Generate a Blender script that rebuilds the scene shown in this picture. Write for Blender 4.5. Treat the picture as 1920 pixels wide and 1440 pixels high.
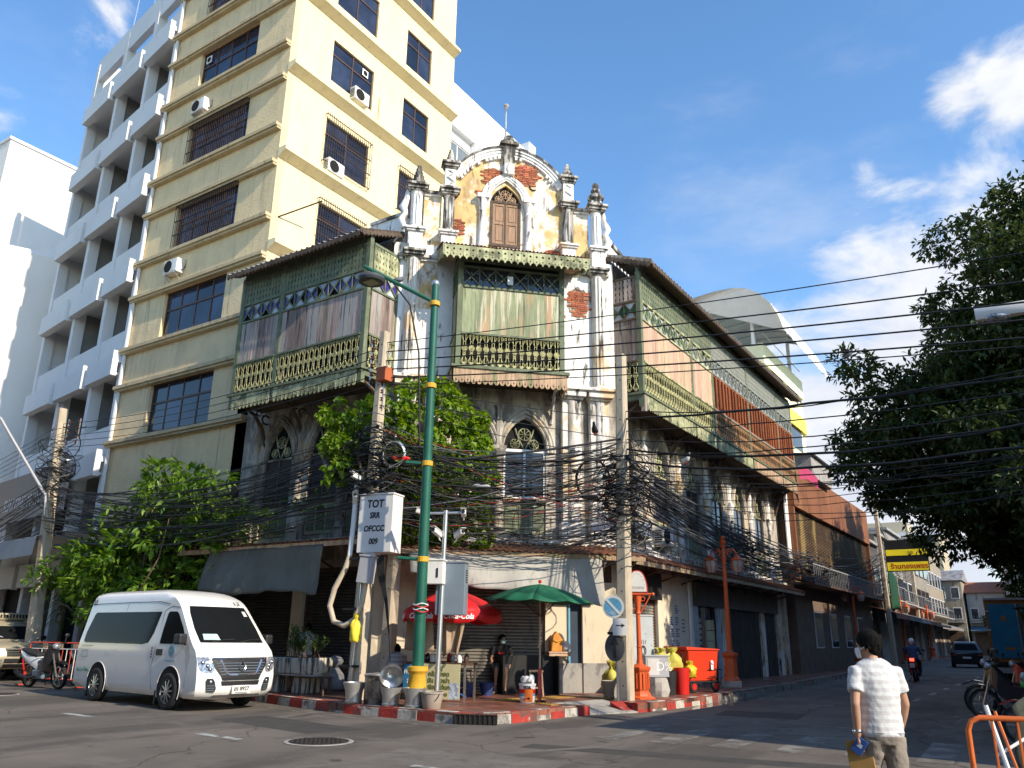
import bpy, bmesh, math, random
import numpy as np
from math import radians as rad, sin, cos, pi, sqrt
from mathutils import Vector, Matrix, Euler
from mathutils.geometry import tessellate_polygon
for o in list(bpy.data.objects): bpy.data.objects.remove(o)
SC = bpy.context.scene
COL = SC.collection
RNG = random.Random(7)
U = RNG.uniform
# ------------------------------------------------------------------ camera
cam = bpy.data.cameras.new('camera'); camo = bpy.data.objects.new('camera', cam); COL.objects.link(camo)
cam.sensor_width = 36; cam.lens = 28.125; cam.clip_end = 4000; cam.clip_start = .1
camo.matrix_world = Matrix.Translation((0, 0, 1.6)) @ Matrix.Rotation(rad(33.5), 4, 'Z') @ Matrix.Rotation(pi/2 + rad(17.57), 4, 'X') @ Matrix.Rotation(rad(.82), 4, 'Z')
SC.camera = camo
SC.view_settings.view_transform = 'Standard'; SC.view_settings.look = 'None'
SC.view_settings.exposure = 0.3; SC.view_settings.gamma = 1; SC.view_settings.use_curve_mapping = False
SC.cycles.max_bounces = 6; SC.cycles.transparent_max_bounces = 12; SC.cycles.use_denoising = True
# ------------------------------------------------------------------ sun and sky
SUN_AZ, SUN_EL = rad(-8), rad(32)          # azimuth counter-clockwise from +X
sl = bpy.data.lights.new('sun', 'SUN'); sl.energy = 5.0; sl.angle = rad(.53); sl.color = (1, .885, .71)
so = bpy.data.objects.new('sun', sl); COL.objects.link(so)
sd = Vector((cos(SUN_AZ)*cos(SUN_EL), sin(SUN_AZ)*cos(SUN_EL), sin(SUN_EL)))
so.rotation_euler = sd.to_track_quat('Z', 'Y').to_euler(); so.location = (20, -5, 40)
wd = bpy.data.worlds.new('World'); SC.world = wd; wd.use_nodes = True
wt = wd.node_tree; wt.nodes.clear()
def WN(t, **k):
    n = wt.nodes.new(t)
    for a, b in k.items(): setattr(n, a, b)
    return n
def WL(a, b): wt.links.new(a, b)
def wmath(op, a, b=None, c=None, clamp=False):
    n = WN('ShaderNodeMath', operation=op, use_clamp=clamp)
    for i, v in enumerate((a, b, c)):
        if v is None: continue
        if isinstance(v, (int, float)): n.inputs[i].default_value = v
        else: WL(v, n.inputs[i])
    return n.outputs[0]
sky = WN('ShaderNodeTexSky', sky_type='NISHITA', sun_disc=False, sun_elevation=SUN_EL, sun_rotation=pi/2 - SUN_AZ, air_density=1.0, dust_density=.1, ozone_density=1.6, altitude=0)
wtc = WN('ShaderNodeTexCoord')
wm = WN('ShaderNodeMapping'); wm.inputs['Scale'].default_value = (1, 1, 1.7); WL(wtc.outputs['Generated'], wm.inputs[0])
wn = WN('ShaderNodeTexNoise'); wn.inputs['Scale'].default_value = 7.5; wn.inputs['Detail'].default_value = 9; wn.inputs['Roughness'].default_value = .58; wn.inputs['Distortion'].default_value = .35
WL(wm.outputs[0], wn.inputs['Vector'])
wn2 = WN('ShaderNodeTexNoise'); wn2.inputs['Scale'].default_value = 1.9; wn2.inputs['Detail'].default_value = 7; wn2.inputs['Roughness'].default_value = .6
wm2 = WN('ShaderNodeMapping'); wm2.inputs['Scale'].default_value = (1.2, 1.2, 3.2); wm2.inputs['Rotation'].default_value = (.3, .2, .5); WL(wtc.outputs['Generated'], wm2.inputs[0]); WL(wm2.outputs[0], wn2.inputs['Vector'])
# cumulus banks: direction, angular radius, weight
CLOUDS = [((-.005, .84, .54), .065, .95), ((.035, .845, .535), .075, 1.0), ((.015, .82, .57), .04, .7), ((-.10, .86, .50), .05, .62), ((-.12, .90, .43), .055, .8), ((-.068, .90, .44), .045, .72),
          ((-.14, .94, .32), .10, .85), ((-.08, .94, .34), .09, .8), ((-.18, .95, .25), .13, .95), ((-.05, .96, .25), .3, 1.4), ((-.12, .98, .15), .34, 1.5), ((-.16, .96, .2), .24, 1.4), ((-.11, .945, .3), .16, 1.2), ((.08, .98, .2), .25, .9),
          ((-.72, .33, .61), .07, .72), ((-.67, .36, .63), .05, .6), ((-.82, .29, .49), .07, .62), ((-.34, .65, .68), .05, .5), ((-.47, .61, .63), .04, .45), ((-.95, .2, .2), .2, .8),
          ((.5, .8, .33), .3, 1.), ((-.95, -.2, .25), .3, .9), ((.2, -.9, .4), .35, 1.), ((.9, -.1, .45), .25, .7)]
acc = None
for d, r, w in CLOUDS:
    d = Vector(d).normalized()
    vm = WN('ShaderNodeVectorMath', operation='DISTANCE'); WL(wtc.outputs['Generated'], vm.inputs[0]); vm.inputs[1].default_value = d
    t = wmath('MULTIPLY', wmath('SUBTRACT', 1.0, wmath('DIVIDE', vm.outputs['Value'], r * 1.25), clamp=True), w)
    acc = t if acc is None else wmath('MAXIMUM', acc, t)
cm = wmath('ADD', wmath('MULTIPLY', wn.outputs['Fac'], 2.3), wmath('MULTIPLY', acc, 1.1))
cr = WN('ShaderNodeMapRange', interpolation_type='SMOOTHSTEP'); WL(cm, cr.inputs['Value']); cr.inputs['From Min'].default_value = 1.62; cr.inputs['From Max'].default_value = 2.25
wr = WN('ShaderNodeMapRange', interpolation_type='SMOOTHSTEP'); WL(wn2.outputs['Fac'], wr.inputs['Value']); wr.inputs['From Min'].default_value = .5; wr.inputs['From Max'].default_value = .85; wr.inputs['To Max'].default_value = .45
cf = wmath('MAXIMUM', cr.outputs[0], wr.outputs[0])
shade = WN('ShaderNodeMapRange'); WL(wn.outputs['Fac'], shade.inputs['Value']); shade.inputs['From Min'].default_value = .35; shade.inputs['From Max'].default_value = .7
cmix = WN('ShaderNodeMix', data_type='RGBA'); WL(shade.outputs[0], cmix.inputs['Factor']); cmix.inputs['A'].default_value = (3.9, 4.2, 4.9, 1); cmix.inputs['B'].default_value = (5.6, 5.7, 5.9, 1)
shs = WN('ShaderNodeHueSaturation'); shs.inputs['Saturation'].default_value = 1.18; shs.inputs['Value'].default_value = 1.58; WL(sky.outputs[0], shs.inputs['Color'])
sm = WN('ShaderNodeMix', data_type='RGBA'); WL(cf, sm.inputs['Factor']); WL(shs.outputs[0], sm.inputs['A']); WL(cmix.outputs['Result'], sm.inputs['B'])
bg = WN('ShaderNodeBackground'); bg.inputs['Strength'].default_value = .15; WL(sm.outputs['Result'], bg.inputs['Color'])
wo = WN('ShaderNodeOutputWorld'); WL(bg.outputs[0], wo.inputs[0])
# ------------------------------------------------------------------ mesh builder
class MB:
    """collects geometry and links it as ONE mesh object"""
    def __init__(s): s.v = []; s.f = []; s.m = []; s.k = 0
    def mat(s, k): s.k = k; return s
    def add(s, vs, fs):
        b = len(s.v); s.v += [tuple(p) for p in vs]
        for f in fs: s.f.append([i + b for i in f]); s.m.append(s.k)
        return s
    def box(s, x0, x1, y0, y1, z0, z1):
        return s.add([(x0,y0,z0),(x1,y0,z0),(x1,y1,z0),(x0,y1,z0),(x0,y0,z1),(x1,y0,z1),(x1,y1,z1),(x0,y1,z1)],
                     [(3,2,1,0),(4,5,6,7),(0,1,5,4),(1,2,6,5),(2,3,7,6),(3,0,4,7)])
    def cbox(s, c, d, M=None):
        a, b, e = d[0]/2, d[1]/2, d[2]/2; c = Vector(c)
        vs = [Vector(p) for p in ((-a,-b,-e),(a,-b,-e),(a,b,-e),(-a,b,-e),(-a,-b,e),(a,-b,e),(a,b,e),(-a,b,e))]
        if M is not None: vs = [M @ p for p in vs]
        return s.add([c + p for p in vs], [(3,2,1,0),(4,5,6,7),(0,1,5,4),(1,2,6,5),(2,3,7,6),(3,0,4,7)])
    def bar(s, a, b, w, h=None, up=(0,0,1)):
        a = Vector(a); b = Vector(b); h = h or w; d = (b-a)
        if d.length < 1e-6: return s
        z = d.normalized(); u = Vector(up)
        if abs(z.dot(u)) > .99: u = Vector((1,0,0))
        x = z.cross(u).normalized(); y = x.cross(z)
        M = Matrix((x, y, z)).transposed()
        return s.cbox((a+b)/2, (w, h, d.length), M)
    def prism(s, poly, y0, y1):
        """poly in (x,z), extruded along y"""
        n = len(poly)
        return s.add([(p[0],y0,p[1]) for p in poly] + [(p[0],y1,p[1]) for p in poly],
                     [list(range(n)), list(range(2*n-1, n-1, -1))] + [(i, i+n, (i+1)%n+n, (i+1)%n) for i in range(n)])
    def prismx(s, poly, x0, x1):
        """poly in (y,z), extruded along x"""
        n = len(poly)
        return s.add([(x0,p[0],p[1]) for p in poly] + [(x1,p[0],p[1]) for p in poly],
                     [list(range(n)), list(range(2*n-1, n-1, -1))] + [(i, i+n, (i+1)%n+n, (i+1)%n) for i in range(n)])
    def prismz(s, poly, z0, z1):
        n = len(poly)
        return s.add([(p[0],p[1],z0) for p in poly] + [(p[0],p[1],z1) for p in poly],
                     [list(range(n-1, -1, -1)), list(range(n, 2*n))] + [(i, (i+1)%n, (i+1)%n+n, i+n) for i in range(n)])
    def holed(s, outer, holes, y0, y1):
        """(x,z) polygon with holes, front at y0, reveals back to y1"""
        loops = [[Vector((p[0], p[1], 0)) for p in l] for l in [outer] + holes]
        flat = [p for l in loops for p in l]; tr = tessellate_polygon(loops); n = len(flat)
        vs = [(p[0],y0,p[1]) for p in flat] + [(p[0],y1,p[1]) for p in flat]
        fs = [list(t) for t in tr] + [[i+n for i in reversed(t)] for t in tr]
        b = 0
        for l in loops:
            m = len(l); fs += [(b+i, b+(i+1)%m, b+(i+1)%m+n, b+i+n) for i in range(m)]; b += m
        return s.add(vs, fs)
    def tube(s, pts, r, n=6, cap=True, close=False):
        pts = [Vector(p) for p in pts]; m = len(pts)
        rr = r if isinstance(r, (list, tuple)) else [r]*m
        b = len(s.v); prev = None; rings = []
        for i, p in enumerate(pts):
            if close: d = pts[(i+1)%m] - pts[i-1]
            else: d = pts[min(i+1, m-1)] - pts[max(i-1, 0)]
            d = d.normalized() if d.length > 1e-9 else Vector((0,0,1))
            if prev is None:
                u = Vector((0,0,1)) if abs(d.z) < .9 else Vector((1,0,0))
                x = d.cross(u).normalized()
            else:
                x = prev - d*prev.dot(d); x = x.normalized() if x.length > 1e-6 else d.orthogonal().normalized()
            prev = x; y = d.cross(x)
            rings.append([p + (x*cos(2*pi*k/n) + y*sin(2*pi*k/n))*rr[i] for k in range(n)])
        vs = [q for rg in rings for q in rg]; fs = []
        for i in range(m if close else m-1):
            j = (i+1) % m
            for k in range(n): fs.append((i*n+k, i*n+(k+1)%n, j*n+(k+1)%n, j*n+k))
        if cap and not close: fs += [list(range(n-1, -1, -1)), [(m-1)*n+k for k in range(n)]]
        return s.add(vs, fs)
    def lathe(s, prof, c=(0,0,0), n=12, M=None, a0=0.0, cap=True):
        """prof [(r,z)] around z"""
        c = Vector(c); vs = []; fs = []; m = len(prof)
        for r, z in prof:
            for k in range(n):
                p = Vector((r*cos(2*pi*k/n+a0), r*sin(2*pi*k/n+a0), z))
                vs.append(c + (M @ p if M is not None else p))
        for i in range(m-1):
            for k in range(n): fs.append((i*n+k, i*n+(k+1)%n, (i+1)*n+(k+1)%n, (i+1)*n+k))
        if cap and prof[0][0] > 1e-5: fs.append(list(range(n-1, -1, -1)))
        if cap and prof[-1][0] > 1e-5: fs.append([(m-1)*n+k for k in range(n)])
        return s.add(vs, fs)
    def ball(s, c, r, n=10, m=7, sc=(1,1,1), M=None):
        S = Matrix.Diagonal(sc); S = (M @ S) if M is not None else S
        return s.lathe([(max(1e-6, r*sin(pi*i/m)), -r*cos(pi*i/m)) for i in range(m+1)], c, n, S)
    def loft(s, rings, cap=True):
        n = len(rings[0]); m = len(rings); vs = [q for r in rings for q in r]; fs = []
        for i in range(m-1):
            for k in range(n): fs.append((i*n+k, i*n+(k+1)%n, (i+1)*n+(k+1)%n, (i+1)*n+k))
        if cap: fs += [list(range(n-1, -1, -1)), [(m-1)*n+k for k in range(n)]]
        return s.add(vs, fs)
    def sheet(s, grid):
        """grid[i][j] of points"""
        h = len(grid); w = len(grid[0])
        return s.add([p for r in grid for p in r], [(i*w+j, i*w+j+1, (i+1)*w+j+1, (i+1)*w+j) for i in range(h-1) for j in range(w-1)])
    def mesh(s, name, mats, smooth=None):
        me = bpy.data.meshes.new(name); me.from_pydata(s.v, [], s.f)
        for m in (mats if isinstance(mats, (list, tuple)) else [mats]): me.materials.append(m)
        if any(s.m): me.polygons.foreach_set('material_index', s.m)
        me.update()
        if smooth:
            me.polygons.foreach_set('use_smooth', [True]*len(me.polygons)); me.set_sharp_from_angle(angle=rad(smooth))
        return me
    def build(s, name, mats, parent=None, M=None, smooth=None, bevel=0, fix=True):
        me = s.mesh(name, mats, smooth)
        if fix:
            bm = bmesh.new(); bm.from_mesh(me); bmesh.ops.recalc_face_normals(bm, faces=bm.faces); bm.to_mesh(me); bm.free()
        o = link(name, me, parent, M)
        if bevel:
            b = o.modifiers.new('bevel', 'BEVEL'); b.width = bevel; b.segments = 2; b.limit_method = 'ANGLE'; b.angle_limit = rad(40)
        return o
def link(name, data, parent=None, M=None):
    o = bpy.data.objects.new(name, data); COL.objects.link(o)
    if parent is not None: o.parent = parent
    if M is not None: o.matrix_basis = M
    return o
def tag(o, label=None, cat=None, group=None, kind=None):
    if label: o['label'] = label
    if cat: o['category'] = cat
    if group: o['group'] = group
    if kind: o['kind'] = kind
    return o
def thing(name, label, cat, loc=(0,0,0), rz=0.0, group=None):
    o = link(name, None); o.location = loc; o.rotation_euler = (0, 0, rz); o.empty_display_size = .2
    return tag(o, label, cat, group)
def copy_tree(o, parent=None):
    c = o.copy(); COL.objects.link(c); c.parent = parent
    for ch in o.children: copy_tree(ch, c)
    return c
def FR(x, y, deg, z=0): return Matrix.Translation((x, y, z)) @ Matrix.Rotation(rad(deg), 4, 'Z')
def T(x=0, y=0, z=0): return Matrix.Translation((x, y, z))
def arcpts(cx, cz, r, a0, a1, n): return [(cx + r*cos(rad(a0+(a1-a0)*i/n)), cz + r*sin(rad(a0+(a1-a0)*i/n))) for i in range(n+1)]
def lancet(cx, w, z0, z1, n=7, tip=0.0):
    """pointed arch outline from right springing over the apex to left springing"""
    h = max(z1-z0, w*.5+1e-3); hw = w/2; R = (h*h+hw*hw)/(2*hw); am = math.acos((R-hw)/R)
    pts = [(cx-(R-hw)+R*cos(am*i/n), z0+R*sin(am*i/n)) for i in range(n+1)]
    pts = [(x, z + tip*max(0, 1-abs(x-cx)/hw)**2) for x, z in pts]
    L = [(2*cx-x, z) for x, z in reversed(pts[:-1])]
    return pts + L
def wpts(a, b, sag, n=12):
    a = Vector(a); b = Vector(b)
    return [a.lerp(b, i/n) - Vector((0,0,sag*4*(i/n)*(1-i/n))) for i in range(n+1)]
def text_mesh(s, size=1.0, ext=.004, bold=0.0, shear=0.0, align='CENTER', sx=1.0):
    cu = bpy.data.curves.new('t', 'FONT'); cu.body = s; cu.size = size; cu.extrude = ext; cu.offset = bold; cu.shear = shear; cu.align_x = align; cu.align_y = 'CENTER'; cu.resolution_u = 3
    o = bpy.data.objects.new('t', cu); COL.objects.link(o)
    dg = bpy.context.evaluated_depsgraph_get(); me = bpy.data.meshes.new_from_object(o.evaluated_get(dg)); bpy.data.objects.remove(o); bpy.data.curves.remove(cu)
    if sx != 1: me.transform(Matrix.Diagonal((sx,1,1,1)))
    return me
def lettering(s, mat, parent, M, size=.2, bold=0.0, shear=0.0, sx=1.0, name='lettering', align='CENTER'):
    """text standing upright in the x,z plane, front towards -y"""
    me = text_mesh(s, size, .003, bold, shear, align, sx); me.transform(Matrix.Rotation(pi/2, 4, 'X')); me.materials.clear(); me.materials.append(mat)
    return link(name, me, parent, M)
# ------------------------------------------------------------------ materials
def MAT(name, col, rough=.75, metal=0.0, var=.12, vs=2.0, rnd=0.0, dirt_sun=(), bump=None, spec=.35, stretch=(1,1,1), alpha=1.0, trans=0.0, emit=None, coat=0.0, island=0.0, hue=0.0):  # colour layers are dirt and wear, plus painted sun on the slats
    """col + value noise; dirt = [(colour, scale, (sx,sy,sz), lo, hi, amount)]; bump=(scale, strength, stretch)"""
    m = bpy.data.materials.new(name); m.use_nodes = True; nt = m.node_tree; bs = nt.nodes['Principled BSDF']; L = nt.links.new
    def nn(t, **k):
        n = nt.nodes.new(t)
        for a, b in k.items(): setattr(n, a, b)
        return n
    geo = nn('ShaderNodeNewGeometry')
    def noise(scale, st, detail=5, rough_=.6):
        mp = nn('ShaderNodeMapping'); mp.inputs['Scale'].default_value = st; L(geo.outputs['Position'], mp.inputs[0])
        n = nn('ShaderNodeTexNoise'); n.inputs['Scale'].default_value = scale; n.inputs['Detail'].default_value = detail; n.inputs['Roughness'].default_value = rough_; L(mp.outputs[0], n.inputs['Vector'])
        return n.outputs['Fac']
    def rng(v, a, b, c, d):
        r = nn('ShaderNodeMapRange', interpolation_type='SMOOTHSTEP'); L(v, r.inputs['Value']); r.inputs['From Min'].default_value = a; r.inputs['From Max'].default_value = b; r.inputs['To Min'].default_value = c; r.inputs['To Max'].default_value = d
        return r.outputs[0]
    hsv = nn('ShaderNodeHueSaturation'); hsv.inputs['Color'].default_value = (*col[:3], 1)
    val = rng(noise(vs, stretch), .25, .75, 1-var, 1+var)
    if rnd or island:
        if rnd: r = nn('ShaderNodeObjectInfo').outputs['Random']
        else: r = geo.outputs['Random Per Island']
        a = rnd or island; mr = nn('ShaderNodeMapRange'); L(r, mr.inputs['Value']); mr.inputs['To Min'].default_value = 1-a; mr.inputs['To Max'].default_value = 1+a
        mu = nn('ShaderNodeMath', operation='MULTIPLY'); L(val, mu.inputs[0]); L(mr.outputs[0], mu.inputs[1]); val = mu.outputs[0]
        if hue:
            wn_ = nn('ShaderNodeMath', operation='MULTIPLY_ADD'); fr = nn('ShaderNodeMath', operation='FRACT'); m7 = nn('ShaderNodeMath', operation='MULTIPLY'); m7.inputs[1].default_value = 7.31
            L(r, m7.inputs[0]); L(m7.outputs[0], fr.inputs[0]); L(fr.outputs[0], wn_.inputs[0]); wn_.inputs[1].default_value = 2*hue; wn_.inputs[2].default_value = .5-hue; L(wn_.outputs[0], hsv.inputs['Hue'])
    L(val, hsv.inputs['Value']); c = hsv.outputs[0]
    for dcol, ds, dst, lo, hi, amt in dirt_sun:
        mx = nn('ShaderNodeMix', data_type='RGBA'); L(rng(noise(ds, dst, 7, .65), lo, hi, 0, amt), mx.inputs['Factor']); L(c, mx.inputs['A']); mx.inputs['B'].default_value = (*dcol, 1); c = mx.outputs['Result']
    L(c, bs.inputs['Base Color'])
    bs.inputs['Roughness'].default_value = rough; bs.inputs['Metallic'].default_value = metal; bs.inputs['Specular IOR Level'].default_value = spec
    if coat: bs.inputs['Coat Weight'].default_value = coat; bs.inputs['Coat Roughness'].default_value = .06
    if alpha < 1: bs.inputs['Alpha'].default_value = alpha
    if trans: bs.inputs['Transmission Weight'].default_value = trans
    if emit: bs.inputs['Emission Color'].default_value = (*emit[:3], 1); bs.inputs['Emission Strength'].default_value = emit[3]
    if bump:
        b = nn('ShaderNodeBump'); b.inputs['Strength'].default_value = bump[1]; b.inputs['Distance'].default_value = .02
        L(noise(bump[0], bump[2] if len(bump) > 2 else (1,1,1), 6, .6), b.inputs['Height']); L(b.outputs[0], bs.inputs['Normal'])
    return m
def LEAF(name, c1, c2, tl=.35, rough=.45):
    m = bpy.data.materials.new(name); m.use_nodes = True; nt = m.node_tree; L = nt.links.new; bs = nt.nodes['Principled BSDF']; out = nt.nodes['Material Output']
    geo = nt.nodes.new('ShaderNodeNewGeometry'); mx = nt.nodes.new('ShaderNodeMix'); mx.data_type = 'RGBA'
    L(geo.outputs['Random Per Island'], mx.inputs['Factor']); mx.inputs['A'].default_value = (*c1, 1); mx.inputs['B'].default_value = (*c2, 1)
    L(mx.outputs['Result'], bs.inputs['Base Color']); bs.inputs['Roughness'].default_value = rough; bs.inputs['Specular IOR Level'].default_value = .4
    tr = nt.nodes.new('ShaderNodeBsdfTranslucent'); hs = nt.nodes.new('ShaderNodeHueSaturation'); hs.inputs['Value'].default_value = 1.5; hs.inputs['Saturation'].default_value = 1.1; hs.inputs['Hue'].default_value = .49
    L(mx.outputs['Result'], hs.inputs['Color']); L(hs.outputs[0], tr.inputs['Color'])
    ms = nt.nodes.new('ShaderNodeMixShader'); ms.inputs[0].default_value = tl; L(bs.outputs[0], ms.inputs[1]); L(tr.outputs[0], ms.inputs[2]); L(ms.outputs[0], out.inputs[0])
    return m
Z3 = (1, 1, 1); VS = (3, 3, .35)     # VS: vertical streaks
GR = (.045, .042, .038)
m_plaster = MAT('plaster_old_white', (.76, .735, .69), .9, var=.1, vs=1.3, dirt_sun=[((.58, .38, .16), .55, Z3, .5, .6, .8), ((.66, .64, .60), 1.7, Z3, .53, .6, .85), ((.36, .3, .24), 1.5, VS, .48, .66, .7), ((.05, .045, .04), 2.0, (2.2,2.2,.4), .545, .64, .92)], bump=(9, .5))
m_ochre = MAT('plaster_ochre', (.62, .44, .20), .9, var=.2, vs=1.8, dirt_sun=[((.74, .69, .61), 1.1, Z3, .46, .55, .92), ((.36, .23, .11), 1.9, (2,2,.7), .52, .66, .8), ((.30, .12, .05), 3.2, Z3, .6, .68, .7), ((.06, .05, .04), 2.2, (2,2,.5), .575, .67, .88)], bump=(9, .6))
m_white = MAT('plaster_white_wash', (.80, .785, .755), .88, var=.07, vs=1.2, dirt_sun=[((.48, .44, .38), 1.3, VS, .50, .70, .5), ((.055, .05, .045), 2.2, (2.6,2.6,.42), .55, .65, .9), ((.55, .36, .17), .8, Z3, .57, .67, .6)], bump=(12, .35))
m_grime = MAT('plaster_grimy', (.55, .52, .47), .9, var=.15, vs=1.5, dirt_sun=[((.04, .036, .032), 1.5, (2.8,2.8,.5), .42, .56, .95), ((.25, .2, .15), 4, Z3, .52, .65, .6)], bump=(10, .5))
m_wallold = MAT('plaster_lower_wall', (.48, .43, .36), .92, var=.18, vs=1.1, dirt_sun=[((.14, .12, .10), 1.2, (1.6,1.6,.6), .42, .60, .85), ((.55, .39, .2), .9, Z3, .55, .66, .7), ((.05, .045, .04), 2.6, VS, .57, .7, .85)], bump=(10, .5))
m_brick = MAT('brick_exposed', (.40, .135, .07), .95, var=.25, vs=6, rnd=.35, hue=.012, bump=(25, .7))
m_mortar = MAT('brick_bed', (.30, .13, .07), .97, var=.3, vs=8, bump=(25, .8))
m_wood = MAT('wood_weathered', (.34, .265, .22), .85, var=.4, vs=2.2, stretch=(5,5,.35), rnd=.45, hue=.02, dirt_sun=[((.46, .28, .17), 1.3, (4,4,.25), .55, .65, .7), ((.36, .35, .33), .9, (3,3,.2), .47, .6, .85), ((.05, .035, .03), 2.0, (5,5,.25), .54, .64, .9)], bump=(7, .7, (8,8,.5)))
m_woodlit = MAT('wood_bare_tan', (.56, .38, .26), .85, var=.25, vs=3, stretch=(8,8,.5), rnd=.12, hue=.012, dirt_sun=[((.30, .30, .17), 1.0, (3,3,.35), .54, .68, .5), ((.25, .14, .09), 2.4, (8,8,.3), .58, .7, .7)], bump=(7, .6, (8,8,.5)))
m_green = MAT('wood_green_paint', (.25, .28, .165), .8, var=.25, vs=2.5, stretch=(4,4,.5), rnd=.2, dirt_sun=[((.52, .31, .19), .7, (2.6,2.6,.3), .49, .60, .85), ((.58, .55, .40), 1.5, (4,4,.22), .535, .60, .9), ((.06, .06, .04), 1.6, (4,4,.3), .56, .68, .75)], bump=(8, .5, (6,6,.5)))
m_greend = MAT('wood_green_trim', (.14, .165, .10), .75, var=.2, vs=3, dirt_sun=[((.30, .27, .18), 3, (3,3,.6), .54, .66, .6), ((.045, .05, .03), 2.4, Z3, .56, .7, .7)], bump=(14, .4))
m_fret = MAT('fret_pale_green', (.40, .40, .23), .8, var=.3, vs=3, rnd=.25, dirt_sun=[((.09, .10, .055), 2.6, Z3, .47, .6, .85), ((.40, .22, .11), 2, VS, .6, .7, .6)], bump=(14, .3))
m_rail = MAT('cast_iron_yellow', (.44, .41, .19), .55, var=.3, vs=5, dirt_sun=[((.06, .065, .03), 6, Z3, .55, .66, .8)], bump=(30, .3))
m_peach = MAT('wood_peach_peeling', (.46, .31, .2), .85, var=.25, vs=2.5, stretch=(6,6,.7), rnd=.2, dirt_sun=[((.18, .2, .1), 1.6, (3,3,.6), .5, .62, .85), ((.07, .06, .045), 2.5, (5,5,.5), .58, .7, .8)], bump=(8, .5, (6,6,.6)))
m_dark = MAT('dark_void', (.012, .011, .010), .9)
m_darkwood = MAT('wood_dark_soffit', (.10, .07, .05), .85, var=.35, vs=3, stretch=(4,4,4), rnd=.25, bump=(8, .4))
m_louver = MAT('louvre_red_brown', (.36, .115, .045), .75, var=.25, vs=3, stretch=(5,5,.8), rnd=.2, dirt_sun=[((.5, .3, .16), 2, (5,5,.6), .56, .68, .6)], bump=(9, .4))
m_pblue = MAT('pane_violet', (.05, .035, .19), .12, spec=.5, var=.3, vs=2)
m_pgrey = MAT('pane_frosted', (.40, .43, .45), .3, spec=.5, var=.25, vs=3, rnd=.3)
m_pgreen = MAT('pane_green', (.02, .12, .06), .15, spec=.5, var=.2, vs=3, rnd=.3)
m_glass = MAT('glass_dark', (.025, .03, .04), .05, spec=.6, var=.3, vs=.7)
m_glassb = MAT('glass_tinted_blue', (.022, .028, .05), .06, spec=.5, var=.5, vs=.9, rnd=.6)
m_corr = MAT('roof_corrugated_grey', (.30, .29, .28), .6, metal=.3, var=.25, vs=2, dirt_sun=[((.16, .08, .045), 1.6, Z3, .5, .62, .8)], bump=(10, .3))
m_rust = MAT('roof_corrugated_rust', (.25, .105, .06), .8, metal=.2, var=.35, vs=3, dirt_sun=[((.07, .05, .04), 2, Z3, .5, .62, .85), ((.36, .3, .26), 3, Z3, .6, .7, .7)], bump=(14, .4))
m_tarp = MAT('tarp_grey', (.36, .345, .31), .8, var=.16, vs=1.2, dirt_sun=[((.46, .44, .40), 1.3, (3,3,.3), .52, .66, .6), ((.17, .16, .145), 2, (4,4,.25), .55, .68, .7)], bump=(4, .5))
m_tarpd = MAT('tarp_dark_green', (.12, .12, .10), .75, var=.2, vs=1.2, dirt_sun=[((.17, .18, .17), 1.4, (3,3,.4), .55, .7, .6)], bump=(4, .5))
m_yel = MAT('stucco_yellow', (.80, .675, .405), .9, var=.05, vs=.6, dirt_sun=[((.6, .5, .32), .9, (2,2,.25), .52, .68, .45), ((.34, .28, .2), 1.6, (3.5,3.5,.16), .585, .70, .5)], bump=(7, .55))
m_yelshade = MAT('stucco_trowelled_shaded', (.745, .585, .345), .9, var=.08, vs=1.4, dirt_sun=[((.5, .4, .25), .9, (2,2,.25), .52, .68, .5), ((.25, .2, .14), 1.6, (3.5,3.5,.16), .58, .70, .55)], bump=(8, .9, (1,1,1.6)))  # trowelled stucco of the left face, its shade put into a darker colour
m_ledge = MAT('ledge_yellow', (.54, .43, .26), .9, var=.12, vs=2, dirt_sun=[((.16, .12, .08), 2, (2,2,.7), .55, .7, .6)], bump=(12, .3))
m_brown = MAT('window_frame_brown', (.09, .05, .035), .5, var=.2)
m_grille = MAT('grille_rusty', (.045, .028, .022), .6, metal=.3, var=.35, vs=9, dirt_sun=[((.20, .075, .035), 6, Z3, .58, .68, .6)])
m_wht = MAT('paint_white', (.78, .78, .77), .6, var=.04)
m_wgrey = MAT('facade_white_grey', (.72, .71, .695), .85, var=.05, vs=.5, dirt_sun=[((.5, .5, .5), 1.4, (3,3,.3), .6, .75, .4)], bump=(8, .15))
m_curt = MAT('curtain_pale', (.32, .30, .28), .9, var=.3, vs=6, stretch=(6,6,.2))
m_metal = MAT('metal_bright', (.62, .62, .63), .32, metal=.9, var=.1, vs=5, bump=(40, .1))
m_black = MAT('rubber_black', (.02, .02, .021), .65, var=.2)
m_blk = MAT('cable_black', (.014, .014, .015), .55, var=.3, vs=3)
m_chrome = MAT('chrome', (.7, .7, .72), .12, metal=1, var=.02)
m_conc = MAT('concrete_pole', (.50, .42, .31), .9, var=.12, vs=2.5, dirt_sun=[((.30, .23, .15), 2.2, (3,3,.5), .54, .7, .6), ((.62, .56, .46), 3, Z3, .6, .7, .5)], bump=(20, .4))
m_concg = MAT('concrete_grey', (.36, .34, .31), .92, var=.18, vs=3, dirt_sun=[((.12, .11, .1), 2.4, Z3, .52, .66, .7)], bump=(22, .5))
m_skin = MAT('skin', (.44, .24, .15), .55, var=.06, vs=8, spec=.4)
m_hair = MAT('hair_black', (.007, .0065, .006), .75, var=.4, vs=40, spec=.08)
m_red = MAT('paint_red', (.58, .02, .015), .45, var=.08)
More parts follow.
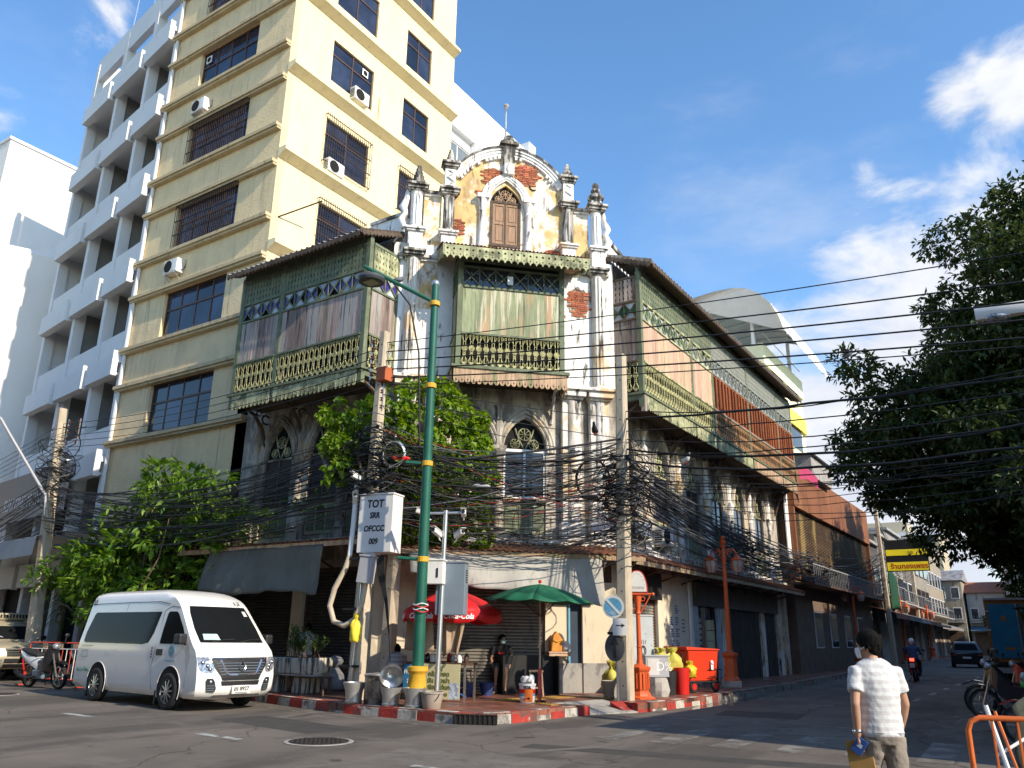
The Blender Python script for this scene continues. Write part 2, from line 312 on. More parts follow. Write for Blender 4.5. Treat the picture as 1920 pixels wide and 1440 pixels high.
m_orange = MAT('paint_red_orange', (.60, .105, .028), .45, var=.1, vs=4, dirt_sun=[((.32, .06, .025), 4, Z3, .58, .7, .5)])
m_yelpaint = MAT('paint_yellow', (.62, .35, .03), .6, var=.15, vs=5, dirt_sun=[((.2,.12,.05), 5, Z3, .56, .68, .6)])
m_gpaint = MAT('paint_green', (.012, .10, .066), .5, var=.18, vs=3, dirt_sun=[((.03, .07, .05), 3, Z3, .58, .7, .6)])
m_letter = MAT('lettering_black', (.02, .02, .02), .6)
m_letw = MAT('lettering_white', (.8, .8, .8), .6)
# ================================================================== ground, road, pavement
def asphalt():
    m = MAT('asphalt', (.14, .119, .10), .88, var=.25, vs=.35, dirt_sun=[((.07, .061, .053), .5, (1,.3,1), .48, .60, .8), ((.18, .158, .135), .8, (.5,1.6,1), .55, .72, .6), ((.03, .028, .026), 1.6, Z3, .60, .68, .75), ((.2,.18,.16), 5.0, Z3, .64, .7, .5), ((.15, .145, .135), 60, Z3, .6, .75, .5)], bump=(70, .5))
    nt = m.node_tree; L = nt.links.new; bs = nt.nodes['Principled BSDF']; src = bs.inputs['Base Color'].links[0].from_socket
    g = nt.nodes.new('ShaderNodeNewGeometry'); nz = nt.nodes.new('ShaderNodeTexNoise'); nz.inputs['Scale'].default_value = .6; nz.inputs['Detail'].default_value = 4; L(g.outputs['Position'], nz.inputs['Vector'])
    ad = nt.nodes.new('ShaderNodeVectorMath'); ad.operation = 'MULTIPLY_ADD'; L(nz.outputs['Color'], ad.inputs[0]); ad.inputs[1].default_value = (1.6, 1.6, 0); L(g.outputs['Position'], ad.inputs[2])
    vo = nt.nodes.new('ShaderNodeTexVoronoi'); vo.feature = 'DISTANCE_TO_EDGE'; vo.inputs['Scale'].default_value = .23; L(ad.outputs[0], vo.inputs['Vector'])
    mr = nt.nodes.new('ShaderNodeMapRange'); L(vo.outputs['Distance'], mr.inputs['Value']); mr.inputs['From Min'].default_value = .0; mr.inputs['From Max'].default_value = .006; mr.inputs['To Min'].default_value = .75; mr.inputs['To Max'].default_value = 0
    mx = nt.nodes.new('ShaderNodeMix'); mx.data_type = 'RGBA'; L(mr.outputs[0], mx.inputs['Factor']); L(src, mx.inputs['A']); mx.inputs['B'].default_value = (.025, .024, .023, 1); L(mx.outputs['Result'], bs.inputs['Base Color'])
    return m
m_asph = asphalt()
MB().add([(-900,-900,0),(900,-900,0),(900,900,0),(-900,900,0)], [(0,1,2,3)]).build('road', m_asph)
tag(bpy.data.objects['road'], kind='structure')
def tiles():
    m = MAT('pavement_red_tile', (.27, .105, .07), .5, var=.25, vs=1.2, dirt_sun=[((.12, .085, .07), 1.1, Z3, .48, .64, .75), ((.33, .24, .19), 2.0, Z3, .58, .7, .5), ((.03, .026, .024), 2.4, Z3, .6, .72, .7)], bump=(30, .25))
    nt = m.node_tree; L = nt.links.new; bs = nt.nodes['Principled BSDF']; src = bs.inputs['Base Color'].links[0].from_socket
    g = nt.nodes.new('ShaderNodeNewGeometry'); br = nt.nodes.new('ShaderNodeTexBrick'); br.inputs['Scale'].default_value = 1; br.inputs['Brick Width'].default_value = .3; br.inputs['Row Height'].default_value = .3; br.inputs['Mortar Size'].default_value = .008; br.offset = 0
    br.inputs['Color1'].default_value = (1,1,1,1); br.inputs['Color2'].default_value = (.75,.75,.75,1); br.inputs['Mortar'].default_value = (.3,.3,.3,1); L(g.outputs['Position'], br.inputs['Vector'])
    mx = nt.nodes.new('ShaderNodeMix'); mx.data_type = 'RGBA'; mx.blend_type = 'MULTIPLY'; mx.inputs['Factor'].default_value = 1; L(src, mx.inputs['A']); L(br.outputs['Color'], mx.inputs['B']); L(mx.outputs['Result'], bs.inputs['Base Color'])
    nz = nt.nodes.new('ShaderNodeTexNoise'); nz.inputs['Scale'].default_value = .9; L(g.outputs['Position'], nz.inputs['Vector'])
    mr = nt.nodes.new('ShaderNodeMapRange'); L(nz.outputs['Fac'], mr.inputs['Value']); mr.inputs['From Min'].default_value = .45; mr.inputs['From Max'].default_value = .6; mr.inputs['To Min'].default_value = .75; mr.inputs['To Max'].default_value = .28; L(mr.outputs[0], bs.inputs['Roughness'])
    return m
m_tile = tiles()
PZ = .2
KL = [(-90,27.5),(-60,20.6),(-40,16.9),(-30,15.7),(-17.5,14.45),(-14.7,13.75),(-13.1,13.45),(-11,13.36),(-10.05,13.32),(-9.5,13.55),(-9.24,14.1),(-9.15,14.9),(-9.07,15.9),(-8.92,16.75)]
KR = [(-8.35,18.0),(-8.15,19.2),(-8.08,21.2),(-8.1,24),(-8.15,30),(-8.9,43.5),(-9.3,90),(-12,260)]
ramp_in = [(-9.85,16.6),(-9.5,18.6)]
pv = MB().prismz(KL + ramp_in + KR + [(-60,260),(-90,120)], 0, PZ).build('pavement', m_tile); tag(pv, kind='structure')
rp = MB(); rp.add([(-8.92,16.75,.03),(-8.35,18.0,.03),(-9.5,18.6,PZ+.003),(-9.85,16.6,PZ+.003),(-8.92,16.75,0),(-8.35,18.0,0)], [(0,1,2,3),(0,4,5,1)])
rp = rp.build('ramp', m_concg); tag(rp, kind='structure')
m_kred = MAT('kerb_red', (.34, .035, .025), .8, var=.25, vs=3, dirt_sun=[((.10, .07, .06), 2.4, Z3, .5, .64, .85), ((.4, .36, .32), 4, Z3, .58, .68, .7)], bump=(18, .6))
m_kwht = MAT('kerb_white', (.46, .43, .38), .85, var=.2, vs=3, dirt_sun=[((.10, .09, .075), 2.4, Z3, .47, .62, .85)], bump=(18, .6))
m_kgry = MAT('kerb_grey', (.22, .205, .185), .9, var=.25, vs=3, dirt_sun=[((.07, .062, .055), 2, Z3, .5, .64, .8)], bump=(18, .6))
def kerb(line, step, painted, w=.17):
    i = 0; acc = 0.0
    for (x0, y0), (x1, y1) in zip(line[:-1], line[1:]):
        d = Vector((x1-x0, y1-y0)); Ln = d.length; n = max(1, round(Ln/step)); u = d/Ln; nrm = Vector((-u.y, u.x))
        for k in range(n):
            a = Vector((x0, y0)) + u*(Ln*k/n); b = Vector((x0, y0)) + u*(Ln*(k+1)/n)
            c = (a+b)/2; L_ = (b-a).length*.985; h = PZ + .006 + U(-.004, .006)
            mb = MB(); mb.prismx([(0,0),(w,0),(w,h),(.045,h),(.008,h-.04)], -L_/2, L_/2)
            ang = math.atan2(u.y, u.x)
            p = painted(c); i += 1
            m = m_kgry if not p else (m_kred if i % 2 else m_kwht)
            mb.build('kerb_stone', m, pv, FR(c.x + nrm.x*U(-.012,.004) - nrm.x*.006, c.y + nrm.y*U(-.012,.004) - nrm.y*.006, math.degrees(ang)), fix=True)
kerb(KL[2:], .56, lambda c: c.x > -18.5)
kerb(KR[:4], .5, lambda c: c.y < 22.6); kerb(KR[3:6], 1.0, lambda c: False); kerb(KR[5:7], 2.0, lambda c: False)
# sloped red end stones of the dropped kerb
for a, m in (((-8.28,18.02), m_kred),):
    MB().prismx([(0,0),(.5,0),(.5,PZ+.01),(.1,.06)], -.3, .3).build('kerb_stone', m, pv, FR(-8.42, 18.0, 70))
# drain inlet with grating at the kerb corner
dr = thing('drain_grate', 'black iron drain grating set into the kerb at the corner', 'drain', (-9.62, 13.42, 0), rad(26))
MB().box(-.42,.42,-.012,.1,.01,.17).build('drain_opening', m_dark, dr)
for k in range(9): MB().box(-.40+k*.095,-.37+k*.095,-.03,-.014,.012,.168).build('grate_bar', m_black, dr)
MB().box(-.43,.43,-.034,.02,.17,.19).build('frame', m_grille, dr)
# tactile paving
m_tac = MAT('tactile_yellow', (.42, .23, .05), .8, var=.25, vs=3, dirt_sun=[((.16, .10, .06), 3, Z3, .5, .64, .7)])
def strip(a, b, w):
    a = Vector(a); b = Vector(b); n = int((b-a).length/.3); u = (b-a).normalized(); v = Vector((-u.y, u.x))
    for i in range(n):
        for j in range(int(w/.3+.5)):
            c = a + u*(.3*(i+.5)) + v*(.3*j); mb = MB(); mb.box(-.147,.147,-.147,.147,0,.012)
            for p in range(3):
                for q in range(3): mb.lathe([(.035,.012),(.02,.022)], (-.095+.095*p, -.095+.095*q, 0), 6)
            mb.build('tactile_tile', m_tac, pv, FR(c.x, c.y, math.degrees(math.atan2(u.y, u.x)), PZ))
strip((-10.9,16.35), (-10.4,18.9), .6); strip((-10.35,18.95), (-9.35,18.75), .3); strip((-10.3,16.55),(-9.4,16.2), .3)
# road markings
m_patch = MAT('asphalt_patch', (.06, .054, .048), .85, var=.2, vs=3, dirt_sun=[((.13,.115,.1), 40, Z3, .6, .75, .5)], bump=(70,.5)); m_patch2 = MAT('asphalt_patch_pale', (.15, .132, .112), .9, var=.2, vs=2, dirt_sun=[((.08,.07,.06), 3, Z3, .52, .66, .7)], bump=(70,.5))
m_mark = MAT('road_paint_worn', (.42, .42, .39), .8, var=.15, vs=2, dirt_sun=[((.085, .08, .075), 3.5, Z3, .48, .60, .9)])
m_markf = MAT('road_paint_faded', (.20, .185, .165), .85, var=.2, vs=2, dirt_sun=[((.11, .098, .085), 2.2, Z3, .42, .54, .97)])
def mark(name, pts, m, z=.004):
    return MB().add([(x, y, z) for x, y in pts], [list(range(len(pts)))]).build(name, m, bpy.data.objects['road'])
mark('road_patch', [(-14.2,10.9),(-10.9,10.35),(-10.6,11.5),(-13.9,12.0)], m_patch, .002); mark('road_patch', [(-8.2,8.6),(-5.6,9.0),(-5.8,10.4),(-8.5,10.1)], m_patch2, .002); mark('road_patch', [(-7.2,11.2),(-2.5,12.0),(-2.55,12.5),(-7.25,11.7)], m_patch, .002); mark('road_patch', [(-6.8,18.6),(-5.0,18.8),(-5.2,20.4),(-7.0,20.1)], m_patch, .002); mark('road_patch', [(-9.2,6.2),(-9.0,6.2),(-5.9,12.6),(-6.1,12.6)], m_patch2, .0025)
for cx, cy in ((-16.7,9.72),(-11.7,9.25),(-21.6,10.2),(-6.7,8.8)):
    mark('lane_dash', [(cx-.58,cy-.09),(cx+.58,cy-.17),(cx+.58,cy-.01),(cx-.58,cy+.07)], m_mark)
for y in (27.0,30.6,34.4,38.6,43,48,53): mark('lane_dash', [(-3.93,y),(-3.78,y),(-3.82,y+1.5),(-3.97,y+1.5)], m_mark)
for i in range(7):
    y = 13.0; x = -6.9 + i*.98
    mark('crossing_bar', [(x,y+.1*i),(x+.46,y+.1*i),(x+.36,y+2.7+.1*i),(x-.1,y+2.7+.1*i)], m_markf)
mark('stop_line', [(-7.4,17.1),(-3.5,17.6),(-3.5,17.85),(-7.4,17.35)], m_markf)
def arrow(x, y, m=m_markf):
    mark('lane_arrow', [(x-.08,y-1.6),(x+.08,y-1.6),(x+.08,y+.3),(x+.34,y+.3),(x,y+2.0),(x-.34,y+.3),(x-.08,y+.3)], m)
arrow(-5.6, 22.9); arrow(-2.1, 21.6)
mark('edge_line', [(-40,15.9),(-17.5,13.85),(-13,12.98),(-10,12.82),(-10,12.72),(-13,12.88),(-17.5,13.75),(-40,15.8)], m_markf)
mark('edge_line', [(-7.55,18.6),(-7.5,23),(-7.6,30),(-8.3,43),(-8.42,43),(-7.72,30),(-7.62,23),(-7.67,18.6)], m_markf)
m_iron = MAT('cast_iron', (.05, .045, .04), .7, metal=.5, var=.3, vs=12, bump=(60, .6))
def manhole(x, y, r, lab):
    t = thing('manhole_cover', lab, 'manhole', (x, y, 0))
    MB().lathe([(r*1.12,.003),(r*1.12,.010),(r*1.0,.011)], (0,0,0), 28).build('frame', m_concg, t)
    mb = MB().lathe([(r*.98,.012),(r*.97,.017)], (0,0,0), 28)
    for i in range(-4, 5):
        for j in range(-4, 5):
            if i*i+j*j < 18 and (i or j): mb.cbox((i*r*.2, j*r*.2, .018), (r*.12, r*.12, .012))
    mb.build('lid', m_iron, t)
manhole(-9.97, 9.74, .48, 'round cast iron manhole cover in the road by the dashed line')
manhole(-23.3, 11.3, .42, 'round manhole cover in the road left of the white van')
wet = MAT('puddle_water', (.03, .028, .026), .05, spec=.5, var=.2)
def puddle(x, y, rx, ry, lab):
    n = 22; pts = [(x+rx*cos(2*pi*i/n)*(1+.25*sin(3.1*i)), y+ry*sin(2*pi*i/n)*(1+.2*sin(2.3*i+1)), .003) for i in range(n)]
    tag(MB().add(pts, [list(range(n))]).build('puddle', wet), lab, 'puddle')
puddle(-7.75, 22.4, .3, 2.6, 'dark water puddle along the red and white kerb')
# ================================================================== old corner shophouse
BLD = thing('corner_shophouse', 'old corner shophouse with weathered white gable, green wooden bay and two wooden galleries', 'building', (-14.9, 16.4, PZ))
RI = T(14.9, -16.4, -PZ)
FL = RI @ FR(-14.9, 16.4, 0); FC = RI @ FR(-14.9, 16.4, 45); FRR = RI @ FR(-10.38, 20.92, 90)
def rectp(x0, x1, z0, z1): return [(x0,z0),(x1,z0),(x1,z1),(x0,z1)]
def winhole(cx, w, z0, zs, z1): return [(cx-w/2,z0),(cx+w/2,z0)] + lancet(cx, w, zs, z1)
CW = [2.3, 3.85]                              # lancet windows of the chamfered front
LW = [-4.62, -2.62, -.95]; RW = [1.05, 3.9, 6.7, 9.3, 11.9, 14.6]
# --- masonry of the middle storey and above
w_ch = MB().holed(rectp(-.25, 6.65, 3.6, 8.75), [winhole(c, 1.25, 4.35, 6.75, 7.72) for c in CW], 0, .35).build('wall', m_wallold, BLD, FC)
MB().box(-.25, 6.65, .0, .35, 8.75, 13.0).build('wall', m_white, BLD, FC)
w_l = MB().holed(rectp(-6.9, -.02, 3.6, 8.9), [winhole(c, 1.25, 4.35, 6.75, 7.85) for c in LW], .0, .3).build('wall', m_wallold, BLD, FL)
w_r = MB().holed(rectp(.02, 17.6, 3.6, 8.9), [winhole(c, 1.25, 4.35, 6.75, 7.85) for c in RW], .0, .3).build('wall', m_wallold, BLD, FRR)
MB().prism([(-6.9,8.9),(-.02,8.9),(-.02,13.95),(-1.35,13.95),(-6.9,13.2)], .02, .3).build('wall', m_white, BLD, FL)
MB().prism([(.02,8.9),(17.6,8.9),(17.6,13.2),(2.4,13.7),(.02,13.95)], .02, .3).build('wall', m_white, BLD, FRR)
MB().box(-1.4, .05, -.04, .34, 13.95, 14.05).build('coping', m_grime, BLD, FL)
MB().add([(.0,-.05,13.95),(4.6,-.05,13.25),(4.6,.35,13.25),(.0,.35,13.95),(.0,-.05,14.07),(4.6,-.05,13.37),(4.6,.35,13.37),(.0,.35,14.07)], [(0,1,5,4),(4,5,6,7),(1,2,6,5),(0,4,7,3),(2,3,7,6),(3,2,1,0)]).build('coping', m_grime, BLD, FRR)
# main roof behind the parapets
rf = MB(); rf.add([(-21.8,16.6,13.1),(-14.9,16.6,13.6),(-10.6,20.95,13.6),(-10.6,38.5,13.1),(-16,38.5,14.9),(-16,22,14.9),(-21.8,22,14.9),(-21.8,38.5,14.9)], [(0,1,5,6),(1,2,5),(2,3,4,5),(6,5,4,7)]).build('roof', m_corr, BLD, RI)
# closed sides so that light cannot leak through the rooms
MB().box(-21.7,-21.4,16.75,38.4,.2,13.1).build('party_wall', m_concg, BLD, RI); MB().box(-21.4,-10.5,38.2,38.5,.2,13.1).build('party_wall', m_concg, BLD, RI)
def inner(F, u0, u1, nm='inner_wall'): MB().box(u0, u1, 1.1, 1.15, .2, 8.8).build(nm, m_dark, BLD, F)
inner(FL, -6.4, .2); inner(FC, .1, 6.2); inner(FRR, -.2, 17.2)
# --- lancet windows with traceried heads
def tracery(cx, w, z0, z1, mb, y=.06):
    mb.prism(rectp(cx-w/2, cx+w/2, z0-.05, z0), y, y+.05)
    h = z1-z0
    for (rx, rz, r) in ((cx, z0+h*.55, w*.17), (cx-w*.26, z0+h*.2, w*.13), (cx+w*.26, z0+h*.2, w*.13)):
        mb.tube([(rx+r*cos(a*pi/6), y+.02, rz+r*sin(a*pi/6)) for a in range(12)], .016, 4, close=True)
        for a in range(8): mb.bar((rx, y+.02, rz), (rx+r*cos(a*pi/4), y+.02, rz+r*sin(a*pi/4)), .018, .03, (0,1,0))
        mb.ball((rx, y+.02, rz), r*.28, 6, 4)
    for s in (-1, 1):
        mb.tube([(cx+s*w*.02*(1-t)+s*w*.0, y+.02, z0+h*.02) if t == 0 else (cx+s*w*.40*t*(1-.35*t), y+.02, z0+h*(.02+.75*t)) for t in (0,.25,.5,.75,1)], .02, 4)
    return mb
def lancet_window(F, cx, style, zt=7.72):
    w = 1.25
    o = tracery(cx, w*.86, 6.8, zt-.1, MB()).build('window_tracery', m_fret, BLD, F)
    MB().prism(lancet(cx, w*.98, 6.75, zt-.02), .13, .16).build('tracery_back', m_dark, o)
    # hood moulds: three stepped pointed rolls
    hm = MB()
    for k, (g, r) in enumerate(((.06,.045),(.15,.055),(.25,.045))):
        hm.tube([(x, -.03-.02*(k==1), z) for x, z in lancet(cx, w+2*g, 6.72, zt+g*1.25, 9)], r, 6)
    hm.build('hood_mould', m_wallold, BLD, F, smooth=50)
    if style == 'glass':
        f = MB()
        for x in (cx-.6, cx, cx+.6): f.box(x-.035, x+.035, .04, .1, 5.38, 6.8)
        f.box(cx-.6, cx+.6, .045, .095, 5.36, 5.44); f.box(cx-.6, cx+.6, .045, .095, 6.72, 6.8)
        f = f.build('window_frame', m_wht, BLD, F)
        for s in (-1, 1): MB().box(cx+.3*s-.262, cx+.3*s+.262, .07, .075, 5.44, 6.72).build('pane', m_glass, f)
        MB().box(cx-.63, cx+.63, -.06, .2, 5.27, 5.36).build('window_sill', m_peach, BLD, F)
    else:
        f = MB()
        for x in (cx-.58, cx, cx+.58): f.box(x-.03, x+.03, .05, .1, 5.3, 6.8)
        f.box(cx-.6, cx+.6, .045, .105, 5.26, 5.34)
        f = f.build('window_frame', m_brown, BLD, F)
        for s in (-1, 1): MB().box(cx+.3*s-.26, cx+.3*s+.26, .08, .085, 5.34, 6.76).build('pane', m_glassb if style == 'blue' else m_glass, f)
    # green panelled apron under the window
    p = MB().box(cx-.62, cx+.62, .06, .12, 4.38, 5.27).build('apron_panel', m_green, BLD, F)
    for s in (-1, 0, 1): MB().box(cx+.41*s-.15, cx+.41*s+.15, .035, .058, 4.5, 5.15).build('panel_board', m_greend, p)
for c in CW: lancet_window(FC, c, 'glass')
for c in LW: lancet_window(FL, c, 'dark', 7.85)
for i, c in enumerate(RW): lancet_window(FRR, c, 'blue' if i == 1 else 'dark', 7.85)
# small columns with capitals between the lancets
def colonnette(F, u, m):
    c = MB().box(u-.2, u+.2, -.1, 0, 4.1, 4.5); c.lathe([(.16,4.5),(.13,4.6),(.12,6.3),(.15,6.36),(.12,6.42),(.17,6.62),(.2,6.68),(.2,6.75)], (u,-.03,0), 10); c.box(u-.2,u+.2,-.16,0,6.75,6.85)
    c.lathe([(.13,6.85),(.1,7.1),(.14,7.4),(.09,7.7),(.12,7.95),(.16,8.05)], (u,-.03,0), 8)
    c.build('colonnette', m, BLD, F, smooth=40)
for u in (-5.65,-3.6,-1.75): colonnette(FL, u, m_wallold)
for u in (3.08,): colonnette(FC, u, m_wallold)
for u in (2.45,5.3,8.0,10.6,13.2,15.9): colonnette(FRR, u, m_plaster)
# weathered string course above the awning
for F, a, b in ((FL,-6.9,-.1),(FC,-.2,6.6),(FRR,.1,17.5)): MB().box(a, b, -.22, .0, 4.02, 4.2).build('string_course', m_plaster, BLD, F)
# --- piers of the middle storey
def pier(F, u0, u1, z0, z1, m=m_plaster, d=.22):
    p = MB().box(u0-.06, u1+.06, -d-.06, 0, z0, z0+.5); p.box(u0, u1, -d, 0, z0+.5, z1-.35)
    uc = (u0+u1)/2; p.lathe([((u1-u0)*.30, z0+.5), ((u1-u0)*.27, z1-.5), ((u1-u0)*.34, z1-.4)], (uc,-d+.09,0), 14)
    p.box(u0-.04, u1+.04, -d-.10, 0, z1-.35, z1-.28); p.box(u0-.1, u1+.1, -d-.22, 0, z1-.28, z1-.1); p.box(u0-.16, u1+.16, -d-.3, 0, z1-.1, z1)
    p.build('pier', m, BLD, F, smooth=40, bevel=.015)
pier(FC, 4.92, 5.5, 4.2, 8.68); pier(FC, 5.78, 6.36, 4.2, 8.68); pier(FC, .08, .62, 4.2, 8.68); pier(FC, .9, 1.4, 4.2, 8.68)
# --- pilasters of the upper storey: shaft, base, capital; block and finial on top
def shaft(u0, u1, z0, z1, m, nm='pilaster'):
    uc = (u0+u1)/2; w = u1-u0; p = MB()
    p.lathe([(w*.46, z0), (w*.44, z0+.06), (w*.40, z0+.1), (w*.385, z1-.12), (w*.42, z1-.08), (w*.40, z1-.03), (w*.46, z1)], (uc,-.06,0), 16)
    for k in range(5): p.tube([(uc+w*.36*cos(pi+pi*(k+.5)/5), -.07+w*.4*sin(pi+pi*(k+.5)/5), z) for z in (z0+.12, z1-.15)], .022, 4)
    return p.build(nm, m, BLD, FC, smooth=40)
def capital(u0, u1, z, m=m_grime):
    c = MB(); c.box(u0-.02,u1+.02,-.28,0,z-.22,z-.17); c.box(u0-.06,u1+.06,-.33,0,z-.17,z-.08); c.box(u0-.11,u1+.11,-.4,.05,z-.08,z); return c.build('capital', m, BLD, FC, bevel=.012)
def pedestal(u0, u1, z0, z1, m=m_white):
    c = MB(); c.box(u0+.02,u1-.02,-.26,0,z0,z1-.16); c.box(u0-.03,u1+.03,-.32,0,z1-.16,z1-.1); c.box(u0-.07,u1+.07,-.37,0,z1-.1,z1-.03); c.box(u0-.02,u1+.02,-.31,0,z1-.03,z1); return c.build('pedestal', m, BLD, FC, bevel=.012)
def finial(u, z, s=1.0, round_=True, m=m_grime):
    f = MB()
    if round_: f.lathe([(.20*s,0),(.22*s,.05*s),(.2*s,.1*s),(.13*s,.13*s),(.15*s,.17*s),(.235*s,.25*s),(.245*s,.32*s),(.17*s,.40*s),(.10*s,.44*s),(.13*s,.47*s),(.15*s,.52*s),(.12*s,.58*s),(.09*s,.60*s),(.105*s,.66*s),(.10*s,.72*s),(.07*s,.78*s),(.0001,.82*s)], (u,-.08,z), 14)
    else: f.lathe([(.24*s,0),(.25*s,.06*s),(.21*s,.1*s),(.22*s,.2*s),(.17*s,.24*s),(.18*s,.36*s),(.13*s,.4*s),(.14*s,.5*s),(.10*s,.54*s),(.11*s,.63*s),(.07*s,.66*s),(.075*s,.74*s),(.04*s,.78*s),(.0001,.80*s)], (u,-.08,z), 12)
    return f.build('finial', m, BLD, FC, smooth=35)
# outer pilasters
for u0, u1 in ((.1,.58),(5.88,6.34)):
    shaft(u0, u1, 8.75, 12.55, m_plaster); capital(u0, u1, 12.68); pedestal(u0, u1, 12.68, 13.45); shaft(u0+.02, u1-.02, 13.45, 14.72, m_white); capital(u0, u1, 14.94)
# inner pilasters carrying the gable
for u0, u1 in ((1.12,1.56),(4.94,5.38)):
    pedestal(u0-.02, u1+.02, 13.0, 13.45); shaft(u0, u1, 13.45, 14.72, m_grime); capital(u0, u1, 14.93)
    b = MB().box(u0+.05,u1-.05,-.24,.02,14.93,15.62); b.tube([(u0+.1,-.25,15.0),(u1-.1,-.26,15.15),(u0+.12,-.26,15.3),(u1-.12,-.25,15.45),(u0+.15,-.25,15.55)], .03, 5); b.build('gable_block', m_white, BLD, FC, bevel=.02)
    capital(u0+.04, u1-.04, 15.84); finial((u0+u1)/2, 15.84, .72, u0 > 3)
MB().box(.0,.0001,0,0,0,0)
finial(.37, 14.94, .95, False); finial(6.12, 14.94, 1.12, True)
MB().box(5.95,6.28,-.2,.0,14.94,15.16).build('finial_block', m_white, BLD, FC, bevel=.02); MB().box(.2,.54,-.2,0,14.94,15.1).build('finial_block', m_grime, BLD, FC, bevel=.02)
# cornice line between outer and inner pilasters, walls beside the gable
for a, b in ((.58,1.12),(5.38,5.88)):
    MB().box(a, b, 0, .3, 13.0, 14.75).build('wall', m_ochre, BLD, FC); MB().box(a, b, -.12, .32, 14.75, 14.84).build('cornice', m_grime, BLD, FC); MB().box(a, b, -.06, .0, 14.68, 14.75).build('cornice', m_white, BLD, FC)
MB().box(-.12, 1.1, -.16, 0, 12.5, 12.6).build('cornice', m_grime, BLD, FC); MB().box(-.12, 1.1, -.09, 0, 12.42, 12.5).build('cornice', m_white, BLD, FC); MB().box(5.3, 6.5, -.14, 0, 12.5, 12.6).build('cornice', m_grime, BLD, FC)
MB().box(.0, 1.7, -.2, 0, 8.62, 8.74).build('cornice', m_grime, BLD, FC); MB().box(.56, 1.1, -.012, 0, 10.9, 12.42).build('stained_panel', m_ochre, BLD, FC); MB().box(5.06, 5.86, -.012, 0, 9.0, 12.5).build('render_panel', m_white, BLD, FC)
# broken scrolls at the outer edges
for u, s in ((-.02, 1), (6.47, -1)):
    MB().tube([(u+s*.02,-.02,13.5),(u-s*.08,-.02,13.75),(u+s*.03,-.02,14.0),(u-s*.04,-.02,14.2),(u+s*.06,-.02,14.5),(u+s*.1,-.02,14.8)], [.1,.13,.09,.13,.09,.07], 8).build('scroll', m_white, BLD, FC, smooth=60)
# --- gable with segmental top
GA = arcpts(3.25, 13.86, 2.8, 37, 143, 22)      # arc through (1.5,15.8) (3.2,16.65) (4.95,15.8)
GA = [(3.25 + (x-3.25)*.80, z) for x, z in GA]; GA = [(x, 15.545 + (z-15.545)*1.0) for x, z in GA]
gp = [(1.5,13.0),(5.0,13.0)] + GA
wz = [(2.66,13.3),(3.64,13.3)] + lancet(3.15, .98, 14.72, 15.26, 9, .13)
gable = MB().holed(gp, [wz], .0, .32).build('gable_wall', m_ochre, BLD, FC)
cor = MB()
for k, (d, o, t) in enumerate(((.0,.16,.07),(.07,.22,.05),(-.09,.1,.07),(-.17,.06,.06))):
    ring = [(3.25+(x-3.25)*(1+d/2.2), 13.86+(z-13.86)*(1+d/2.8)) for x, z in GA]
    cor.tube([(x, -o*.6, z) for x, z in ring], t, 5)
cor.build('gable_cornice', m_white, BLD, FC, smooth=50)
tp = MB(); tp.loft([[(3.25+(x-3.25)*1.045, y, 13.86+(z-13.86)*1.035) if up else (3.25+(x-3.25)*1.02, y, 13.86+(z-13.86)*1.015) for (y, up) in ((-.2,1),(.34,1),(.34,0),(-.2,0))] for x, z in GA]); tp.build('gable_coping', m_grime, BLD, FC)
for i in range(26):                              # dentils under the cornice
    t = i/25; a = 40 + (140-40)*t
    if 84 < a < 100 or RNG.random() < .12 or 55 < a < 78: continue
    x, z = 3.25 + .8*2.52*cos(rad(a)), 13.86 + 2.54*sin(rad(a))
    MB().cbox((0,0,0), (.085,.1,.12), Matrix.Rotation(-rad(a-90)*.8, 3, 'Y')).build('dentil', m_white, gable, T(x,-.05,z))
# band of plain white plaster that survives under the arch
for (x0,x1,z0,z1,nm) in ((3.95,4.75,14.55,15.35,'a'),):
    n = 18; MB().prism([((x0+x1)/2+(x1-x0)/2*cos(2*pi*i/n)*(1+.18*sin(5.3*i)), (z0+z1)/2+(z1-z0)/2*sin(2*pi*i/n)*(1+.2*sin(3.7*i))) for i in range(n)], -.008, .0).build('plaster_patch', m_white, gable)
# urn on the crown with rod
ur = MB(); ur.box(3.02,3.42,-.16,.16,16.5,16.62); ur.add([(3.06,-.14,16.1),(3.34,-.14,16.1),(3.34,.14,16.1),(3.06,.14,16.1),(2.98,-.2,16.78),(3.44,-.2,16.78),(3.44,.2,16.78),(2.98,.2,16.78)], [(3,2,1,0),(4,5,6,7),(0,1,5,4),(1,2,6,5),(2,3,7,6),(3,0,4,7)])
ur.box(2.9,3.52,-.28,.28,16.78,16.88); ur.box(2.97,3.45,-.22,.22,16.88,16.96); ur.lathe([(.2,16.96),(.22,17.05),(.15,17.12),(.17,17.18),(.0001,17.27)], (3.21,0,0), 10)
ur.build('gable_urn', m_grime, BLD, FC, bevel=.01)
MB().box(3.05,3.38,-.2,.0,15.72,16.1).build('keystone', m_white, BLD, FC, bevel=.03); MB().ball((3.2,-.16,15.9), .13, 8, 6, (1,.6,1.2)).build('keystone_boss', m_white, BLD, FC, smooth=60)
rod = MB().tube([(3.12,.05,17.1),(3.12,.05,18.42)], .022, 6); rod.lathe([(.03,18.3),(.09,18.42),(.09,18.46),(.05,18.5),(.0001,18.52)], (3.12,.05,0), 8); rod.build('lightning_rod', m_grime, BLD, FC)
MB().tube([(4.05+.12*cos(t), -.02, 15.45+.12*sin(t)) for t in (2.6,3.2,3.8,4.4,5.0,5.4)], .02, 5).build('iron_hook', m_grille, BLD, FC)
